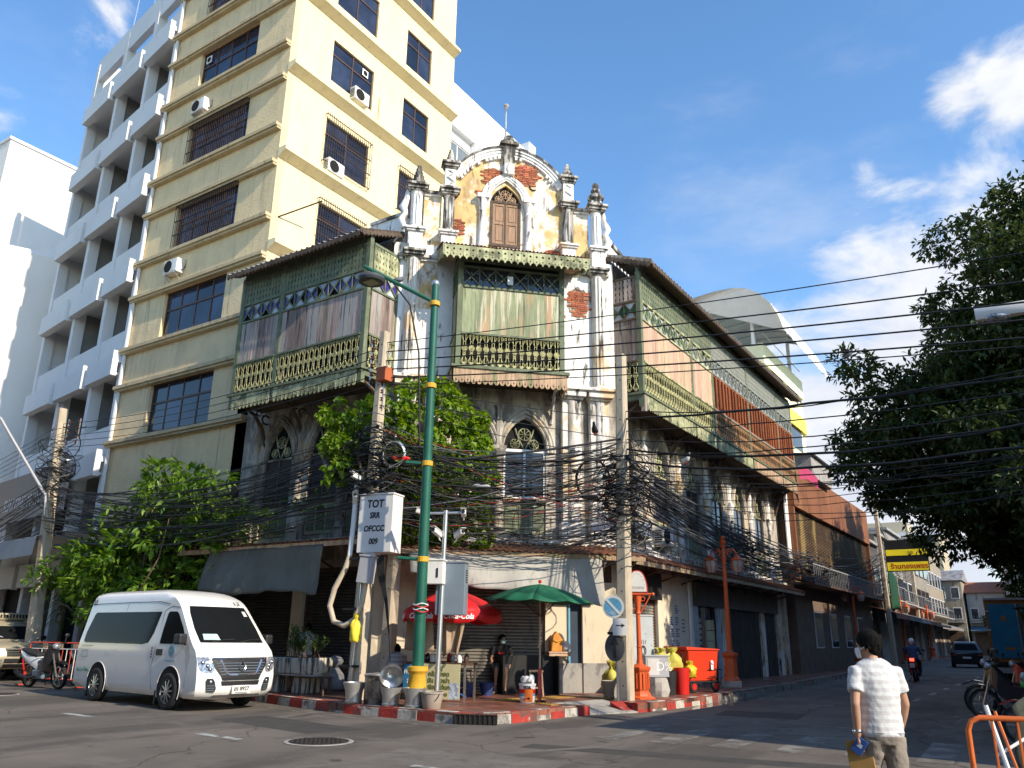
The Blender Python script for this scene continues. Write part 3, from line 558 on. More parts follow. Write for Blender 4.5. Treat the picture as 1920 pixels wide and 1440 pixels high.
# gable window: shutters, tracery, hood on two colonnettes
tracery(3.15, .86, 14.8, 15.34, MB(), .04).build('window_tracery', m_peach, BLD, FC); MB().prism(lancet(3.15,.96,14.74,15.26,9,.13), .12, .15).build('tracery_back', m_dark, BLD, FC)
hm = MB()
for g, r in ((.04,.03),(.12,.045),(.21,.045),(.28,.025)): hm.tube([(x,-.05,z) for x, z in lancet(3.15, .98+2*g, 14.86, 15.30+g*.9, 12, .17)], r, 7)
hm.build('hood_mould', m_white, BLD, FC, smooth=60)
for u in (2.4, 3.88):
    c = MB().lathe([(.13,13.1),(.12,13.25),(.105,13.3),(.1,14.3),(.125,14.33),(.1,14.38),(.12,14.5),(.16,14.72),(.18,14.76)], (u,-.06,0), 14); c.box(u-.19,u+.19,-.24,0,14.76,14.9); c.build('colonnette', m_white, BLD, FC, smooth=40)
sf = MB(); sf.box(2.66,2.74,-.03,.1,13.28,14.74); sf.box(3.56,3.64,-.03,.1,13.28,14.74); sf.box(2.66,3.64,-.035,.1,13.2,13.29); sf.box(2.66,3.64,-.028,.1,14.72,14.79)
sf = sf.build('shutter_frame', m_darkwood, BLD, FC)
m_door = MAT('shutter_wood', (.34, .21, .13), .8, var=.25, vs=3, stretch=(6,6,.6), rnd=.1, dirt_sun=[((.2,.16,.13), 2.4, (6,6,.5), .5, .64, .7)], bump=(9, .4, (6,6,.6)))
for s in (0, 1):
    x0 = 2.745+s*.41; sh = MB().box(x0,x0+.4,.02,.06,13.29,14.72); 
    for a, b in ((x0,x0+.055),(x0+.345,x0+.4)): sh.box(a,b,-.005,.018,13.295,14.715)
    for a, b in ((13.295,13.36),(13.98,14.06),(14.64,14.715)): sh.box(x0+.057,x0+.343,-.004,.018,a,b)
    sh = sh.build('shutter', m_door, BLD, FC)
    for a, b in ((13.42,13.93),(14.11,14.59)): MB().box(x0+.1,x0+.3,.005,.019,a,b).build('shutter_panel', m_door, sh)
MB().box(3.125,3.165,-.02,.02,13.29,14.72).build('meeting_stile', m_darkwood, BLD, FC)
# --- exposed brick patches: a recessed bed with bricks proud of it
BRK = MB().box(-.112,.112,-.018,.012,-.027,.027).mesh('brick', m_brick); BRK2 = MB().box(-.075,.075,-.014,.012,-.025,.025).mesh('brick', m_brick)
def bricks(par, cx, cz, rx, rz, seed):
    r = random.Random(seed); n = 20
    pts = [(cx+rx*cos(2*pi*i/n)*(1.06+.14*sin(4.1*i+seed)), cz+rz*sin(2*pi*i/n)*(1.06+.14*sin(2.7*i+seed))) for i in range(n)]
    MB().prism(pts, -.012, .0).build('brick_bed', m_mortar, par)
    z = cz-rz; row = 0
    while z < cz+rz:
        x = cx-rx-(row%2)*.12
        while x < cx+rx:
            big = r.random() < .75; w = .235 if big else .16
            if ((x+w/2-cx)/rx)**2 + ((z-cz)/rz)**2 < 1.0 + r.uniform(-.45,.2): link('brick', BRK if big else BRK2, par, T(x+w/2, -.012-r.uniform(0,.008), z) @ Matrix.Rotation(r.uniform(-.03,.03), 4, 'Y'))
            x += w + .012
        z += .065; row += 1
bricks(gable, 3.82, 15.85, .38, .40, 1); bricks(gable, 2.72, 15.72, .28, .24, 2); bricks(gable, 1.68, 13.72, .16, .28, 3); bricks(gable, 2.33, 15.02, .17, .08, 4); bricks(gable, 4.72, 13.16, .3, .12, 5); bricks(gable, 2.55, 15.45, .2, .1, 9)
wp = MB().box(5.05,5.1,-.013,-.012,11,11.1).build('brick_patch', m_mortar, BLD, FC); bricks(wp, 5.5, 11.55, .34, .5, 6)
# ------------------------------------------------------------------ wooden galleries and bay
def bal_mesh(m):
    b = MB(); H = .93
    for s in (-1, 1):
        b.bar((s*.035,0,.04), (s*.035,0,H-.02), .013, .013)
        b.tube([(s*.035,0,H-.2),(s*.07,0,H-.13),(s*.085,0,H-.07),(s*.055,0,H-.03),(s*.03,0,H-.07)], .011, 4)
        b.tube([(s*.03,0,.24),(s*.05,0,.2),(s*.085,0,.12),(s*.07,0,.06),(s*.03,0,.05)], .013, 4)
    b.tube([(.078*cos(a*pi/5),0,.5+.078*sin(a*pi/5)) for a in range(10)], .014, 4, close=True)
    for a in range(8): b.cbox((.048*cos(a*pi/4),0,.5+.048*sin(a*pi/4)), (.036,.02,.03), Matrix.Rotation(-a*pi/4,3,'Y'))
    b.cbox((0,0,.5),(.035,.03,.035)); b.cbox((0,0,.3),(.05,.016,.03)); b.cbox((0,0,.36),(.03,.016,.05)); b.cbox((0,0,.7),(.03,.012,.02)); b.prism([(-.03,.0),(.03,.0),(.06,.09),(-.06,.09)], -.01, .01)
    return b.mesh('baluster', m)
m_railr = MAT('cast_iron_rusty', (.36, .19, .08), .6, var=.3, vs=5, dirt_sun=[((.07, .05, .03), 6, Z3, .55, .66, .8)])
BAL = bal_mesh(m_rail); BALR = bal_mesh(m_railr)
def fret_mesh(h, m, w=.14):
    f = MB(); n = 4; L_ = []; 
    for i in range(n*6+1):
        z = h*i/(n*6); L_.append((w*.5*(.62+.36*abs(cos(pi*i/6))), z))
    f.prism([(x-.5*w+.0, z) for x, z in [(w*.5-a, z) for a, z in L_][::-1]] + [(x-.5*w, z) for x, z in [(w*.5+a, z) for a, z in L_]], -.012, .012)
    return f.mesh('fret_board', m)
def val_mesh(w, h, m, nm='valance_board'):
    v = MB(); tip = [(-w*.47,-h*.55)] + [(w*.47*cos(rad(a)), -h*.72 + h*.28*sin(rad(a))*1.0) for a in range(180,361,30)] + [(w*.47,-h*.55)]
    ring = [(w*.13*cos(rad(a))*1.0, -h*.78+h*.085*sin(rad(a))) for a in range(0,360,60)]
    v.holed([(w*.47,0),(-w*.47,0)] + tip, [ring], -.012, .012)
    v.bar((0,-.014,-h*.62),(0,-.014,-h*.98), .012, .006); return v.mesh(nm, m)
def eave_mesh(w, h, m):
    v = MB(); tip = [(-w*.48,-h*.7),(-w*.4,-h*.82),(-w*.25,-h*.8),(-w*.12,-h*.92),(0,-h),(w*.12,-h*.92),(w*.25,-h*.8),(w*.4,-h*.82),(w*.48,-h*.7)]
    v.holed([(w*.49,0),(-w*.49,0)] + tip, [[(w*.2*cos(rad(a)), -h*.3+w*.2*sin(rad(a))) for a in range(0,360,60)], [(w*.12*cos(rad(a)), -h*.68+w*.14*sin(rad(a))) for a in range(0,360,72)]], -.012, .012)
    return v.mesh('eave_board', m)
def trim_mesh(w, h, m):
    v = MB(); v.prism([(w*.49,0),(-w*.49,0),(-w*.49,-h*.5),(-w*.3,-h*.8),(-w*.15,-h*.62),(0,-h),(w*.15,-h*.62),(w*.3,-h*.8),(w*.49,-h*.5)], -.012, .012); return v.mesh('barge_board', m)
def tri_mesh(w, h, side, m):
    p = {'t':[(-w/2,h/2),(w/2,h/2),(0,0)], 'b':[(-w/2,-h/2),(0,0),(w/2,-h/2)], 'l':[(-w/2,-h/2),(0,0),(-w/2,h/2)], 'r':[(w/2,-h/2),(w/2,h/2),(0,0)]}[side]
    return MB().prism(p, -.003, .003).mesh('pane', m)
def lou_mesh(w, h):
    v = MB(); v.box(-w/2,-w/2+.045,-.025,.02,0,h); v.box(w/2-.045,w/2,-.025,.02,0,h); v.box(-w/2+.045,w/2-.045,-.022,.018,0,.06); v.box(-w/2+.045,w/2-.045,-.022,.018,h-.06,h)
    n = int((h-.12)/.062)
    for i in range(n): v.cbox((0,0,.06+.062*(i+.5)), (w-.09,.05,.012), Matrix.Rotation(rad(40),3,'X'))
    return v.mesh('louvre_panel', m_louver)
ZF, ZR, ZP, ZD, ZT = 8.67, 9.64, 11.03, 11.62, 12.44
FRET = {}; VAL = {}
def wall_face(par, R, L, mid, lv, pane=(m_pblue, m_pgrey), bal=None, mfret=None, mval=None, fret=True, low=True, xbar=m_greend, pw=.22):
    """one bay between posts, local x 0..L on plane y=0, outward -y"""
    zf, zr, zp, zd, zt = lv; bal = bal or BAL; mfret = mfret or m_greend; mval = mval or m_fret
    key = (round(zt-zd,2), mfret.name)
    if fret:
        if key not in FRET: FRET[key] = fret_mesh(zt-zd-.06, mfret)
        n = round(L/.14)
        for i in range(n): link('fret_board', FRET[key], par, R @ T(L*(i+.5)/n, 0, zd+.05))
    # horizontal rails
    f = MB(); f.box(0,.018,-.02,.028,zr,zt); f.box(L-.018,L,-.02,.028,zr,zt)
    for z, h, d in ((zd,.07,.04),(zp,.06,.04),(zr,.055,.05),(zt,.08,.03)): f.box(0,L,-d,.03,z-h/2,z+h/2)
    nd = max(1, round(L/.46)); cw = L/nd; ch = zd-zp-.07
    for i in range(nd):
        cx = cw*(i+.5); cz = (zd+zp)/2
        f.bar((cx-cw/2,-.012,cz-ch/2),(cx+cw/2,-.012,cz+ch/2), .026, .03, (0,1,0)); f.bar((cx-cw/2,-.014,cz+ch/2),(cx+cw/2,-.014,cz-ch/2), .026, .03, (0,1,0)); f.box(cx-cw/2-.012,cx-cw/2+.012,-.03,.01,cz-ch/2,cz+ch/2)
    fr = f.build('lattice_frame', xbar, par, R)
    for sd in 'tblr':
        me = tri_mesh(cw, ch, sd, pane[0] if sd in 'lr' else pane[1])
        for i in range(nd):
            if RNG.random() < .06: continue
            link('pane', me, par, R @ T(cw*(i+.5), .02, (zd+zp)/2))
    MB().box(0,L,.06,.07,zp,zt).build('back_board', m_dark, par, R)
    # boards
    if mid == 'lou':
        n = max(1, round(L/.36)); w = L/n; me = lou_mesh(w*.97, zp-zr-.06)
        for i in range(n): link('louvre_panel', me, par, R @ T(w*(i+.5), U(-.01,.02), zr+.03) @ Matrix.Rotation(U(-.02,.02),4,'Z'))
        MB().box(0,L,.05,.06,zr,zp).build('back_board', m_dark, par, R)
    else:
        n = max(1, round(L/pw)); x = 0; ws = [U(.7,1.3) for _ in range(n)]; sm_ = sum(ws)
        for w in ws:
            w = w/sm_*L; MB().box(.003,w-.003,U(-.008,.004),.03,zr+.02-U(0,.04),zp-.02).build('plank', mid, par, R @ T(x,0,0)); x += w
    # balusters
    n = max(1, round(L/.205))
    for i in range(n): link('baluster', bal, par, R @ T(L*(i+.5)/n, -.02, zf+.02) @ Matrix.Scale((zr-zf-.04)/.93, 4, (0,0,1)))
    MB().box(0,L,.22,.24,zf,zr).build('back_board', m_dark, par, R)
    if low:
        key = ('v', mval.name)
        if key not in VAL: VAL[key] = val_mesh(.17, .47, mval)
        n = max(1, round(L/.17))
        for i in range(n): link('valance_board', VAL[key], par, R @ T(L*(i+.5)/n, -.05, zf-.08) @ Matrix.Diagonal((L/n/.17,1,1,1)))
def corrugated(p00, p01, p10, p11, n, amp=.028):
    """sheet whose ribs run from edge p0* to edge p1* ; p00->p01 is the eave"""
    p00, p01, p10, p11 = map(Vector, (p00, p01, p10, p11)); mb = MB(); top = []; 
    nz_ = (p01-p00).cross(p10-p00).normalized()
    if nz_.z < 0: nz_ = -nz_
    for j in range(4):
        t = j/3; top.append([p00.lerp(p01, i/(n*4)).lerp(p10.lerp(p11, i/(n*4)), t) + nz_*amp*sin(i*pi/2) for i in range(n*4+1)])
    bot = [[p - nz_*.012 for p in r] for r in top]
    mb.sheet(top); mb.sheet([r[::-1] for r in bot]); mb.sheet([top[0][::-1], bot[0][::-1]]); mb.sheet([top[-1], bot[-1]])
    return mb
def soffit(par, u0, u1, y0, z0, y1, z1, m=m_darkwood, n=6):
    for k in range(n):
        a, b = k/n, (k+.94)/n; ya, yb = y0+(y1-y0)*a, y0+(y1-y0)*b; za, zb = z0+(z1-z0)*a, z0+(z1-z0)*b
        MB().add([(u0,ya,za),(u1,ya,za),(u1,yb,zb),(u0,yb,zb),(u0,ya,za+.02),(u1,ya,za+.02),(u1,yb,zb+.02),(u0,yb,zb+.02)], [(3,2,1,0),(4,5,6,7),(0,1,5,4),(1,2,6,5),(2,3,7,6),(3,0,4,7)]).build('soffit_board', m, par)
RZ = lambda a: Matrix.Rotation(rad(a), 4, 'Z')
LV = (ZF, ZR, ZP, ZD, ZT)
# left gallery
GO = 1.31; u0, u1 = -5.58, -.03
g = MB(); 
for u in (u0+.06, -3.63, u1-.07): g.box(u-.075,u+.075,-GO-.03,-GO+.12,8.2,ZT+.15)
g.box(u1-.14,u1,-.1,0.0,8.6,ZT+.2); g.box(u0-.08,u1+.06,-GO-.1,-.02,ZF-.09,ZF-.02); g.box(u0,u1,-GO,-.02,ZF-.25,ZF-.091); g.box(u0,u1,-GO+.02,-GO+.1,ZT+.04,ZT+.3)
gl = g.build('gallery', m_greend, BLD, FL); gl['label'] = 'weathered wooden gallery with violet panes over the left street'
wall_face(gl, T(u0+.14,-GO,0), -3.705-u0-.14, m_wood, LV); wall_face(gl, T(-3.555,-GO,0), 3.555+u1-.15, m_wood, LV)
wall_face(gl, T(u1,-GO,0) @ RZ(90) @ T(.14,0,0), GO-.24, m_wood, LV, low=False, mfret=m_fret, pw=.28)
MB().box(u0-.02,u0+.02,-GO+.1,-.02,ZF,ZT+.2).build('end_wall', m_wood, gl)
corrugated((u0-.25,-1.82,12.60),(u1+.06,-1.82,12.60),(u0-.25,-.02,13.3),(u1+.06,-.02,13.3), 26, .045).build('roof_sheet', m_corr, gl, smooth=40)
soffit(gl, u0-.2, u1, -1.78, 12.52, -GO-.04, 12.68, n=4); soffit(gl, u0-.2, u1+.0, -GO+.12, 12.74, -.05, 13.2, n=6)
me = trim_mesh(.16, .19, m_darkwood)
for i in range(36): link('barge_board', me, gl, T(u0-.2+(u1-u0+.24)*(i+.5)/36, -1.84, 12.57))
for i in range(12): link('barge_board', me, gl, T(u1+.08, -1.78+1.75*(i+.5)/12, 12.6+.68*(i+.5)/12) @ RZ(90))
MB().add([(u1+.05,-1.84,12.5),(u1+.05,-.03,13.2),(u1+.05,-.03,13.34),(u1+.05,-1.84,12.64),(u1+.075,-1.84,12.5),(u1+.075,-.03,13.2),(u1+.075,-.03,13.34),(u1+.075,-1.84,12.64)], [(0,1,2,3),(7,6,5,4),(0,4,5,1),(3,2,6,7),(0,3,7,4),(1,5,6,2)]).build('verge', m_darkwood, gl)
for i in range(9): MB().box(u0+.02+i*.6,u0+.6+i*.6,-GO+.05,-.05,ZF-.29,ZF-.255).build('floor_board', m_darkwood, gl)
for u in (u0+.3,-3.6,u1-.2):                        # curved scroll brackets
    b = MB(); b.tube([(u,-.02,7.2),(u,-.2,7.75),(u,-.55,8.15),(u,-1.05,8.36)], .06, 6); b.tube([(u,-.1+.16*cos(a),8.1+.14*sin(a)) for a in np.linspace(0,5.5,10)], .03, 5); b.tube([(u,-.4+.1*cos(a),8.25+.08*sin(a)) for a in np.linspace(0,5.5,9)], .025, 5); b.build('bracket', m_darkwood, gl, smooth=50)
# right gallery
GO2 = 1.04; v0, v1 = .26, 17.55; PO = [.26+.07, 4.48, 6.55, 10.75, 15.0, 17.45]
g = MB()
for u in PO: g.box(u-.075,u+.075,-GO2-.03,-GO2+.12,8.2,ZT+.15)
g.box(v0,v0+.12,-.1,0,8.6,ZT+.2); g.box(v0-.06,v1+.06,-GO2-.1,-.02,ZF-.09,ZF-.02); g.box(v0,v1,-GO2,-.02,ZF-.25,ZF-.091); g.box(v0,v1,-GO2+.02,-GO2+.1,ZT+.04,ZT+.3)
gr = g.build('gallery', m_greend, BLD, FRR); gr['label'] = 'long wooden gallery with bare tan boards and red-brown louvres over the right street'
mids = [m_woodlit, m_woodlit, 'lou', 'lou', 'lou']; bl = [BAL, BAL, BALR, BALR, BALR]
m_greyg = MAT('wood_grey_green', (.25, .26, .22), .8, var=.2, vs=3, dirt_sun=[((.08,.08,.06), 3, Z3, .54, .68, .6)])
for i in range(5):
    a, b = PO[i]+.075, PO[i+1]-.075
    wall_face(gr, T(a,-GO2,0), b-a, mids[i], LV, pane=(m_pgreen if i == 0 else m_pgrey, m_pgrey), bal=bl[i], mfret=m_greend if i < 2 else m_greyg, mval=m_fret if i < 3 else m_peach, xbar=m_fret if i < 2 else m_greyg, pw=.26)
wall_face(gr, T(v0,0,0) @ RZ(-90) @ T(.1,0,0), GO2-.2, m_wood, LV, pane=(m_pgreen, m_pgrey), low=False, mfret=m_wood, xbar=m_darkwood, pw=.34)
MB().box(v1-.02,v1+.02,-GO2+.1,-.02,ZF,ZT+.2).build('end_wall', m_wood, gr)
corrugated((v0-.1,-1.55,12.78),(v1+.3,-1.55,12.78),(v0-.1,-.02,13.35),(v1+.3,-.02,13.35), 70, .045).build('roof_sheet', m_corr, gr, smooth=40)
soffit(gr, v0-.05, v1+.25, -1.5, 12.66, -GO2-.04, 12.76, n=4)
for i in range(96): link('barge_board', me, gr, T(v0-.1+(v1-v0+.36)*(i+.5)/96, -1.57, 12.74))
for i in range(10): link('barge_board', me, gr, T(v0-.13, -1.5+1.48*(i+.5)/10, 12.74+.57*(i+.5)/10) @ RZ(-90))
MB().add([(v0-.12,-1.57,12.68),(v0-.12,-.03,13.24),(v0-.12,-.03,13.4),(v0-.12,-1.57,12.84),(v0-.09,-1.57,12.68),(v0-.09,-.03,13.24),(v0-.09,-.03,13.4),(v0-.09,-1.57,12.84)], [(0,1,2,3),(7,6,5,4),(0,4,5,1),(3,2,6,7),(0,3,7,4),(1,5,6,2)]).build('verge', m_wood, gr)
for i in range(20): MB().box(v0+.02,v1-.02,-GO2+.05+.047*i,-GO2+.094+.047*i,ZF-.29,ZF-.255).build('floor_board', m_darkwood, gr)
for u in (v0+.2, 4.5, 8.6, 12.9, 17.2):
    b = MB(); b.tube([(u,-.02,7.2),(u,-.2,7.75),(u,-.5,8.15),(u,-.85,8.36)], .06, 6); b.tube([(u,-.1+.14*cos(a),8.1+.13*sin(a)) for a in np.linspace(0,5.5,10)], .03, 5); b.build('bracket', m_darkwood, gr, smooth=50)
MB().box(v0+.0,v0+.16,-GO2-.06,-GO2+.06,8.05,8.62).build('corner_drop', m_wood, gr)
# central bay of the chamfered front
bu0, bu1, BO = 1.6, 4.78, 1.0; BLV = (8.86, 9.84, 11.3, 11.92, 12.12)
g = MB()
for u in (bu0+.07, bu1-.07): g.box(u-.07,u+.07,-BO-.03,-BO+.11,8.8,12.2)
for u in (bu0+.02, bu1-.08): g.box(u,u+.06,-.1,.0,8.8,12.6)
g.box(bu0-.12,bu1+.12,-BO-.14,0,8.77,8.86); g.box(bu0,bu1,-BO,0,8.6,8.769); g.box(bu0,bu1,-BO-.01,-BO+.1,12.12,12.3)
by = g.build('bay_window', m_greend, BLD, FC); by['label'] = 'green peeling wooden bay with cast iron balustrade in the middle of the gable front'
wall_face(by, T(bu0+.14,-BO,0), bu1-bu0-.28, m_green, BLV, pane=(m_glass, m_glass), fret=False, low=False, xbar=m_greend, pw=.42)
wall_face(by, T(bu1,-BO,0) @ RZ(90) @ T(.12,0,0), BO-.2, m_green, BLV, pane=(m_glass, m_glass), fret=False, low=False, pw=.42)
wall_face(by, T(bu0,0,0) @ RZ(-90) @ T(.1,0,0), BO-.2, m_green, BLV, pane=(m_glass, m_glass), fret=False, low=False, pw=.42)
pv_ = val_mesh(.17, .46, m_peach)
n = 20
for i in range(n): link('valance_board', pv_, by, T(bu0-.05+(bu1-bu0+.1)*(i+.5)/n, -BO-.08, 8.78))
for s in (0, 1):
    for i in range(5): link('valance_board', pv_, by, T(bu1+.08 if s else bu0-.08, -BO+.1+.17*i, 8.78) @ RZ(90 if s else -90))
corrugated((1.0,-1.74,12.26),(5.42,-1.74,12.26),(1.0,-.02,12.85),(5.42,-.02,12.85), 40, .022).build('roof_sheet', m_rust, by, smooth=40)
ev = eave_mesh(.185, .42, m_fret)
for i in range(23): link('eave_board', ev, by, T(1.08+4.26*(i+.5)/23, -1.72, 12.22))
for s in (0, 1):
    for i in range(9): link('eave_board', ev, by, T(5.36 if s else 1.06, -1.64+.185*i, 12.24+.063*i) @ RZ(90 if s else -90) @ T(0,0,0))
for k in range(7):
    y = -1.66+.1*k
    if y < -1.05: MB().box(1.12,5.3,y,y+.094,12.14+.03*k,12.16+.03*k).build('soffit_board', m_peach, by)
for s in (0, 1):
    for k in range(9): MB().box(4.82+.0 if s else 1.12, 5.3 if s else 1.56, -1.0+.11*k,-.9+.11*k-.006,12.22+.035*k,12.24+.035*k).build('soffit_board', m_peach, by)
MB().box(3.05,3.22,-BO-.06,-BO-.04,11.45,11.72).build('number_plate', m_wht, by)
for u in (bu0+.15, bu1-.15):
    b = MB(); b.tube([(u,-.02,7.6),(u,-.2,8.1),(u,-.5,8.45),(u,-.85,8.6)], .055, 6); b.tube([(u,-.12+.13*cos(a),8.3+.12*sin(a)) for a in np.linspace(0,5.5,10)], .028, 5); b.build('bracket', m_plaster, by, smooth=50)
for k in range(7): MB().box(bu0+.02,bu1-.02,-BO+.04+.137*k,-BO+.168+.137*k,8.56,8.595).build('floor_board', m_darkwood, by)
# ================================================================== neighbouring buildings
def window_unit(par, F, x0, x1, z0, z1, cols, trans, mfr, mgl, y=.08, fw=.05, mull=None, curtain=0.0):
    """framed window with separate panes, set back y from the wall face"""
    f = MB(); n = cols; w = (x1-x0)/n
    f.box(x0,x1,y-.03,y+.04,z0,z0+fw); f.box(x0,x1,y-.03,y+.04,z1-fw,z1)
    for i in range(n+1):
        x = x0+w*i; a = fw/2
        if i == 0: f.box(x,x+fw,y-.028,y+.038,z0+fw,z1-fw)
        elif i == n: f.box(x-fw,x,y-.028,y+.038,z0+fw,z1-fw)
        else: f.box(x-a,x+a,y-.025,y+.036,z0+fw,z1-fw)
    if trans: f.box(x0+fw,x1-fw,y-.032,y+.042,trans-fw*.6,trans+fw*.6)
    f = f.build('window', mfr, par, F)
    rows = [(z0+fw, (trans-fw*.6) if trans else z1-fw)] + ([(trans+fw*.6, z1-fw)] if trans else [])
    for (a, b) in rows:
        for i in range(n): MB().box(x0+w*i+fw*.5, x0+w*(i+1)-fw*.5, y, y+.008, a, b).build('pane', mgl, f, T(0, U(-.004,.004), 0) @ T(x0+w*(i+.5),y,0) @ Matrix.Rotation(U(-.012,.012),4,'Z') @ T(-x0-w*(i+.5),-y,0))
    if curtain:
        for i in range(n):
            if RNG.random() < .75:
                h = U(.4, .95)*(z1-z0)*curtain; cu = MB(); xs = np.linspace(x0+w*i+.08, x0+w*(i+1)-.08, 14)
                cu.sheet([[(x, y+.06+.018*sin(k*1.9), z) for k, x in enumerate(xs)] for z in (z0+.05, z0+h)]); cu.build('curtain', m_curt, f, fix=False)
    return f
def grille(par, F, x0, x1, z0, z1, out=.12, pitch=.115, m=m_grille):
    g = MB()
    for z in (z0, z0+(z1-z0)*.3, z0+(z1-z0)*.62, z1): g.box(x0,x1,-out-.012,-out+.012,z-.014,z+.014)
    for x in (x0,x1):
        for z in (z0,z1): g.box(x-.012,x+.012,-out,.0,z-.012,z+.012)
    o = g.build('window_grille', m, par, F)
    b = MB(); n = int((x1-x0)/pitch)
    for i in range(n+1):
        x = x0+(x1-x0)*i/n; b.box(x-.009,x+.009,-out-.008,-out+.008,z0-.04,z1+.09)
    for zz in (z0+(z1-z0)*.3, z0+(z1-z0)*.62):
        for i in range(0,n): b.cbox((x0+(x1-x0)*(i+.5)/n,-out-.01,zz),(.05,.012,.05),Matrix.Rotation(pi/4,3,'Y'))
    b = b.build('grille_bars', m, o); b['kind'] = 'stuff'
def ac_unit(name_lab, M, fan=True, grid=False):
    t = thing('air_conditioner', name_lab, 'air conditioner', group='air conditioner condensers on the facades'); t.matrix_world = M
    b = MB().box(-.42,.42,-.32,0,0,.58).build('housing', m_acw, t, bevel=.02)
    c = (-.12,-.325,.29); r = MB()
    for rr in (.24,.2,.15,.1,.05): r.tube([(c[0]+rr*cos(a*pi/10), c[1], c[2]+rr*sin(a*pi/10)) for a in range(20)], .008, 4, close=True)
    MB().lathe([(.245,0),(.245,.012)], c, 20, Matrix.Rotation(pi/2,3,'X')).build('fan_opening', m_dark, b)
    gr_ = r.build('fan_guard', m_wht, b); gr_['kind'] = 'stuff'
    MB().box(.17,.4,-.328,-.321,.05,.53).build('side_panel', m_wht, b)
    for k in range(6): MB().box(-.427,-.421,-.28,-.04,.08+.07*k,.11+.07*k).build('vent_slot', m_dark, b)
    k = MB()
    for x in (-.32,.32): k.bar((x,.04,-.03),(x,-.36,-.03),.03,.03); k.bar((x,.04,-.3),(x,-.3,-.03),.025,.025); k.bar((x,.05,-.32),(x,.05,.0),.03,.03)
    k.build('bracket', m_metal, t)
    MB().tube([(.4,-.1,.15),(.5,-.08,.12),(.52,.0,.3),(.5,.03,.8)], .02, 5).build('pipe', m_blk, t)
    return t
m_acw = MAT('ac_casing', (.66, .65, .62), .6, var=.08, dirt_sun=[((.35,.3,.25), 3, (3,3,.4), .58, .72, .5)])
# ---- yellow apartment block
YB = thing('yellow_apartment_block', 'tall pale yellow stucco apartment block with brown window grilles', 'building', (-21.25, 16.4, 0))
YH = 35.0; YL = FR(0,0,0); YR = FR(0,0,90)
sills = [8.3+3.73*k for k in range(7)]
lh = [rectp(-5.8,-2.1,s+.17,s+2.14) for s in sills]
MB().holed(rectp(-7.95,0,0,YH), lh, 0, .3).build('wall', m_yelshade, YB, YL)
rl = [18.45+3.77*k for k in range(-1,4)]
rh = [rectp(a,b,z+.78,z+2.75) for z in rl for a, b in ((2.1,4.5),(6.45,8.25))]
MB().holed(rectp(.3,10.0,0,YH), rh, 0, .3).build('wall', m_yel, YB, YR @ T(0,0,0))
MB().box(-7.95,0,.3,10,YH-.2,YH).build('roof', m_concg, YB); MB().box(-7.95,-.3,9.7,10,0,YH-.2).build('wall', m_yel, YB); MB().box(-7.95,-7.65,.3,9.7,0,YH-.2).build('wall', m_yel, YB)
MB().box(-7.6,-.4,.9,.95,0,YH-.3).build('inner_wall', m_dark, YB); MB().box(-.95,-.9,.96,9.6,0,YH-.3).build('inner_wall', m_dark, YB)
for i, s in enumerate(sills):
    for z, d in ((s, .26), (s+2.2, .24)):
        MB().box(-7.95,-.0,-d,.0,z,z+.13).build('ledge', m_ledge, YB); MB().box(-7.95,-.02,-d+.07,.0,z-.09,z-.001).build('ledge_moulding', m_ledge, YB)
    gl_ = i in (2,3,5)
    f = window_unit(YB, YL, -5.8,-2.1,s+.17,s+2.14,4,s+1.38,m_brown,m_glassb,.16,.06,curtain=.0 if gl_ else .8)
    if gl_: grille(YB, YL, -5.75,-2.12,s+.22,s+2.1,.13)
for k, z in enumerate(rl):
    MB().add([(-.0,-.4,z-.0),(10,-.4,z),(10,0,z-.22),(0,0,z-.22),(-.0,-.4,z+.16),(10,-.4,z+.16),(10,0,z+.16),(0,0,z+.16)], [(3,2,1,0),(4,5,6,7),(0,1,5,4),(1,2,6,5),(3,0,4,7)]).build('ledge', m_yel, YB, YR @ T(-.02,0,0))
    for j, (a, b) in enumerate(((2.1,4.5),(6.45,8.25))):
        window_unit(YB, YR, a,b,z+.78,z+2.75,2,z+2.1,m_brown,m_glassb,.1,.055,curtain=.9)
        if k <= 1: grille(YB, YR, a-.08,b+.08,z+.75,z+2.85,.14)
mA = T(-21.25,16.4,0)
ac_unit('air conditioner on the yellow left wall below the clear upper window', T(-26.35,16.4,22.0)); ac_unit('air conditioner on the yellow left wall below the lower grilled window', T(-26.5,16.4,14.75))
ac_unit('air conditioner high on the sunlit yellow wall beside the near window', T(-21.25,20.0,22.75) @ RZ(90)); ac_unit('air conditioner on the sunlit yellow wall in front of the grilled window', T(-21.25,18.95,18.75) @ RZ(90))
ex = MB().box(-.17,.17,-.02,.0,-.17,.17).build('exhaust_fan', m_wht, YB, YL @ T(-5.4,.1,sills[4]+1.72)); MB().lathe([(.12,.0),(.12,.01)],(0,-.021,0),14,Matrix.Rotation(pi/2,3,'X')).build('fan_hole', m_dark, ex)
ex = MB().box(-.17,.17,-.02,.0,-.17,.17).build('exhaust_fan', m_wht, YB, YR @ T(4.0,.05,rl[2]+2.38)); MB().lathe([(.12,.0),(.12,.01)],(0,-.021,0),14,Matrix.Rotation(pi/2,3,'X')).build('fan_hole', m_dark, ex)
MB().tube([(.0,.3,15.9),(1.1,1.3,16.7)], .03, 5).build('clothes_pole', m_grille, YB)
MB().tube([(.06,4.9,rl[2]+.1),(.06,4.9,rl[2]+1.7)], .03, 5).build('pipe', m_yel, YB)
sf_ = MB().box(-7.8,-.2,-.06,.0,.2,4.3).build('shopfront', m_dark, YB); MB().box(-7.9,-.1,-1.4,-.0,4.35,4.5).build('shop_canopy', m_tarpd, YB)
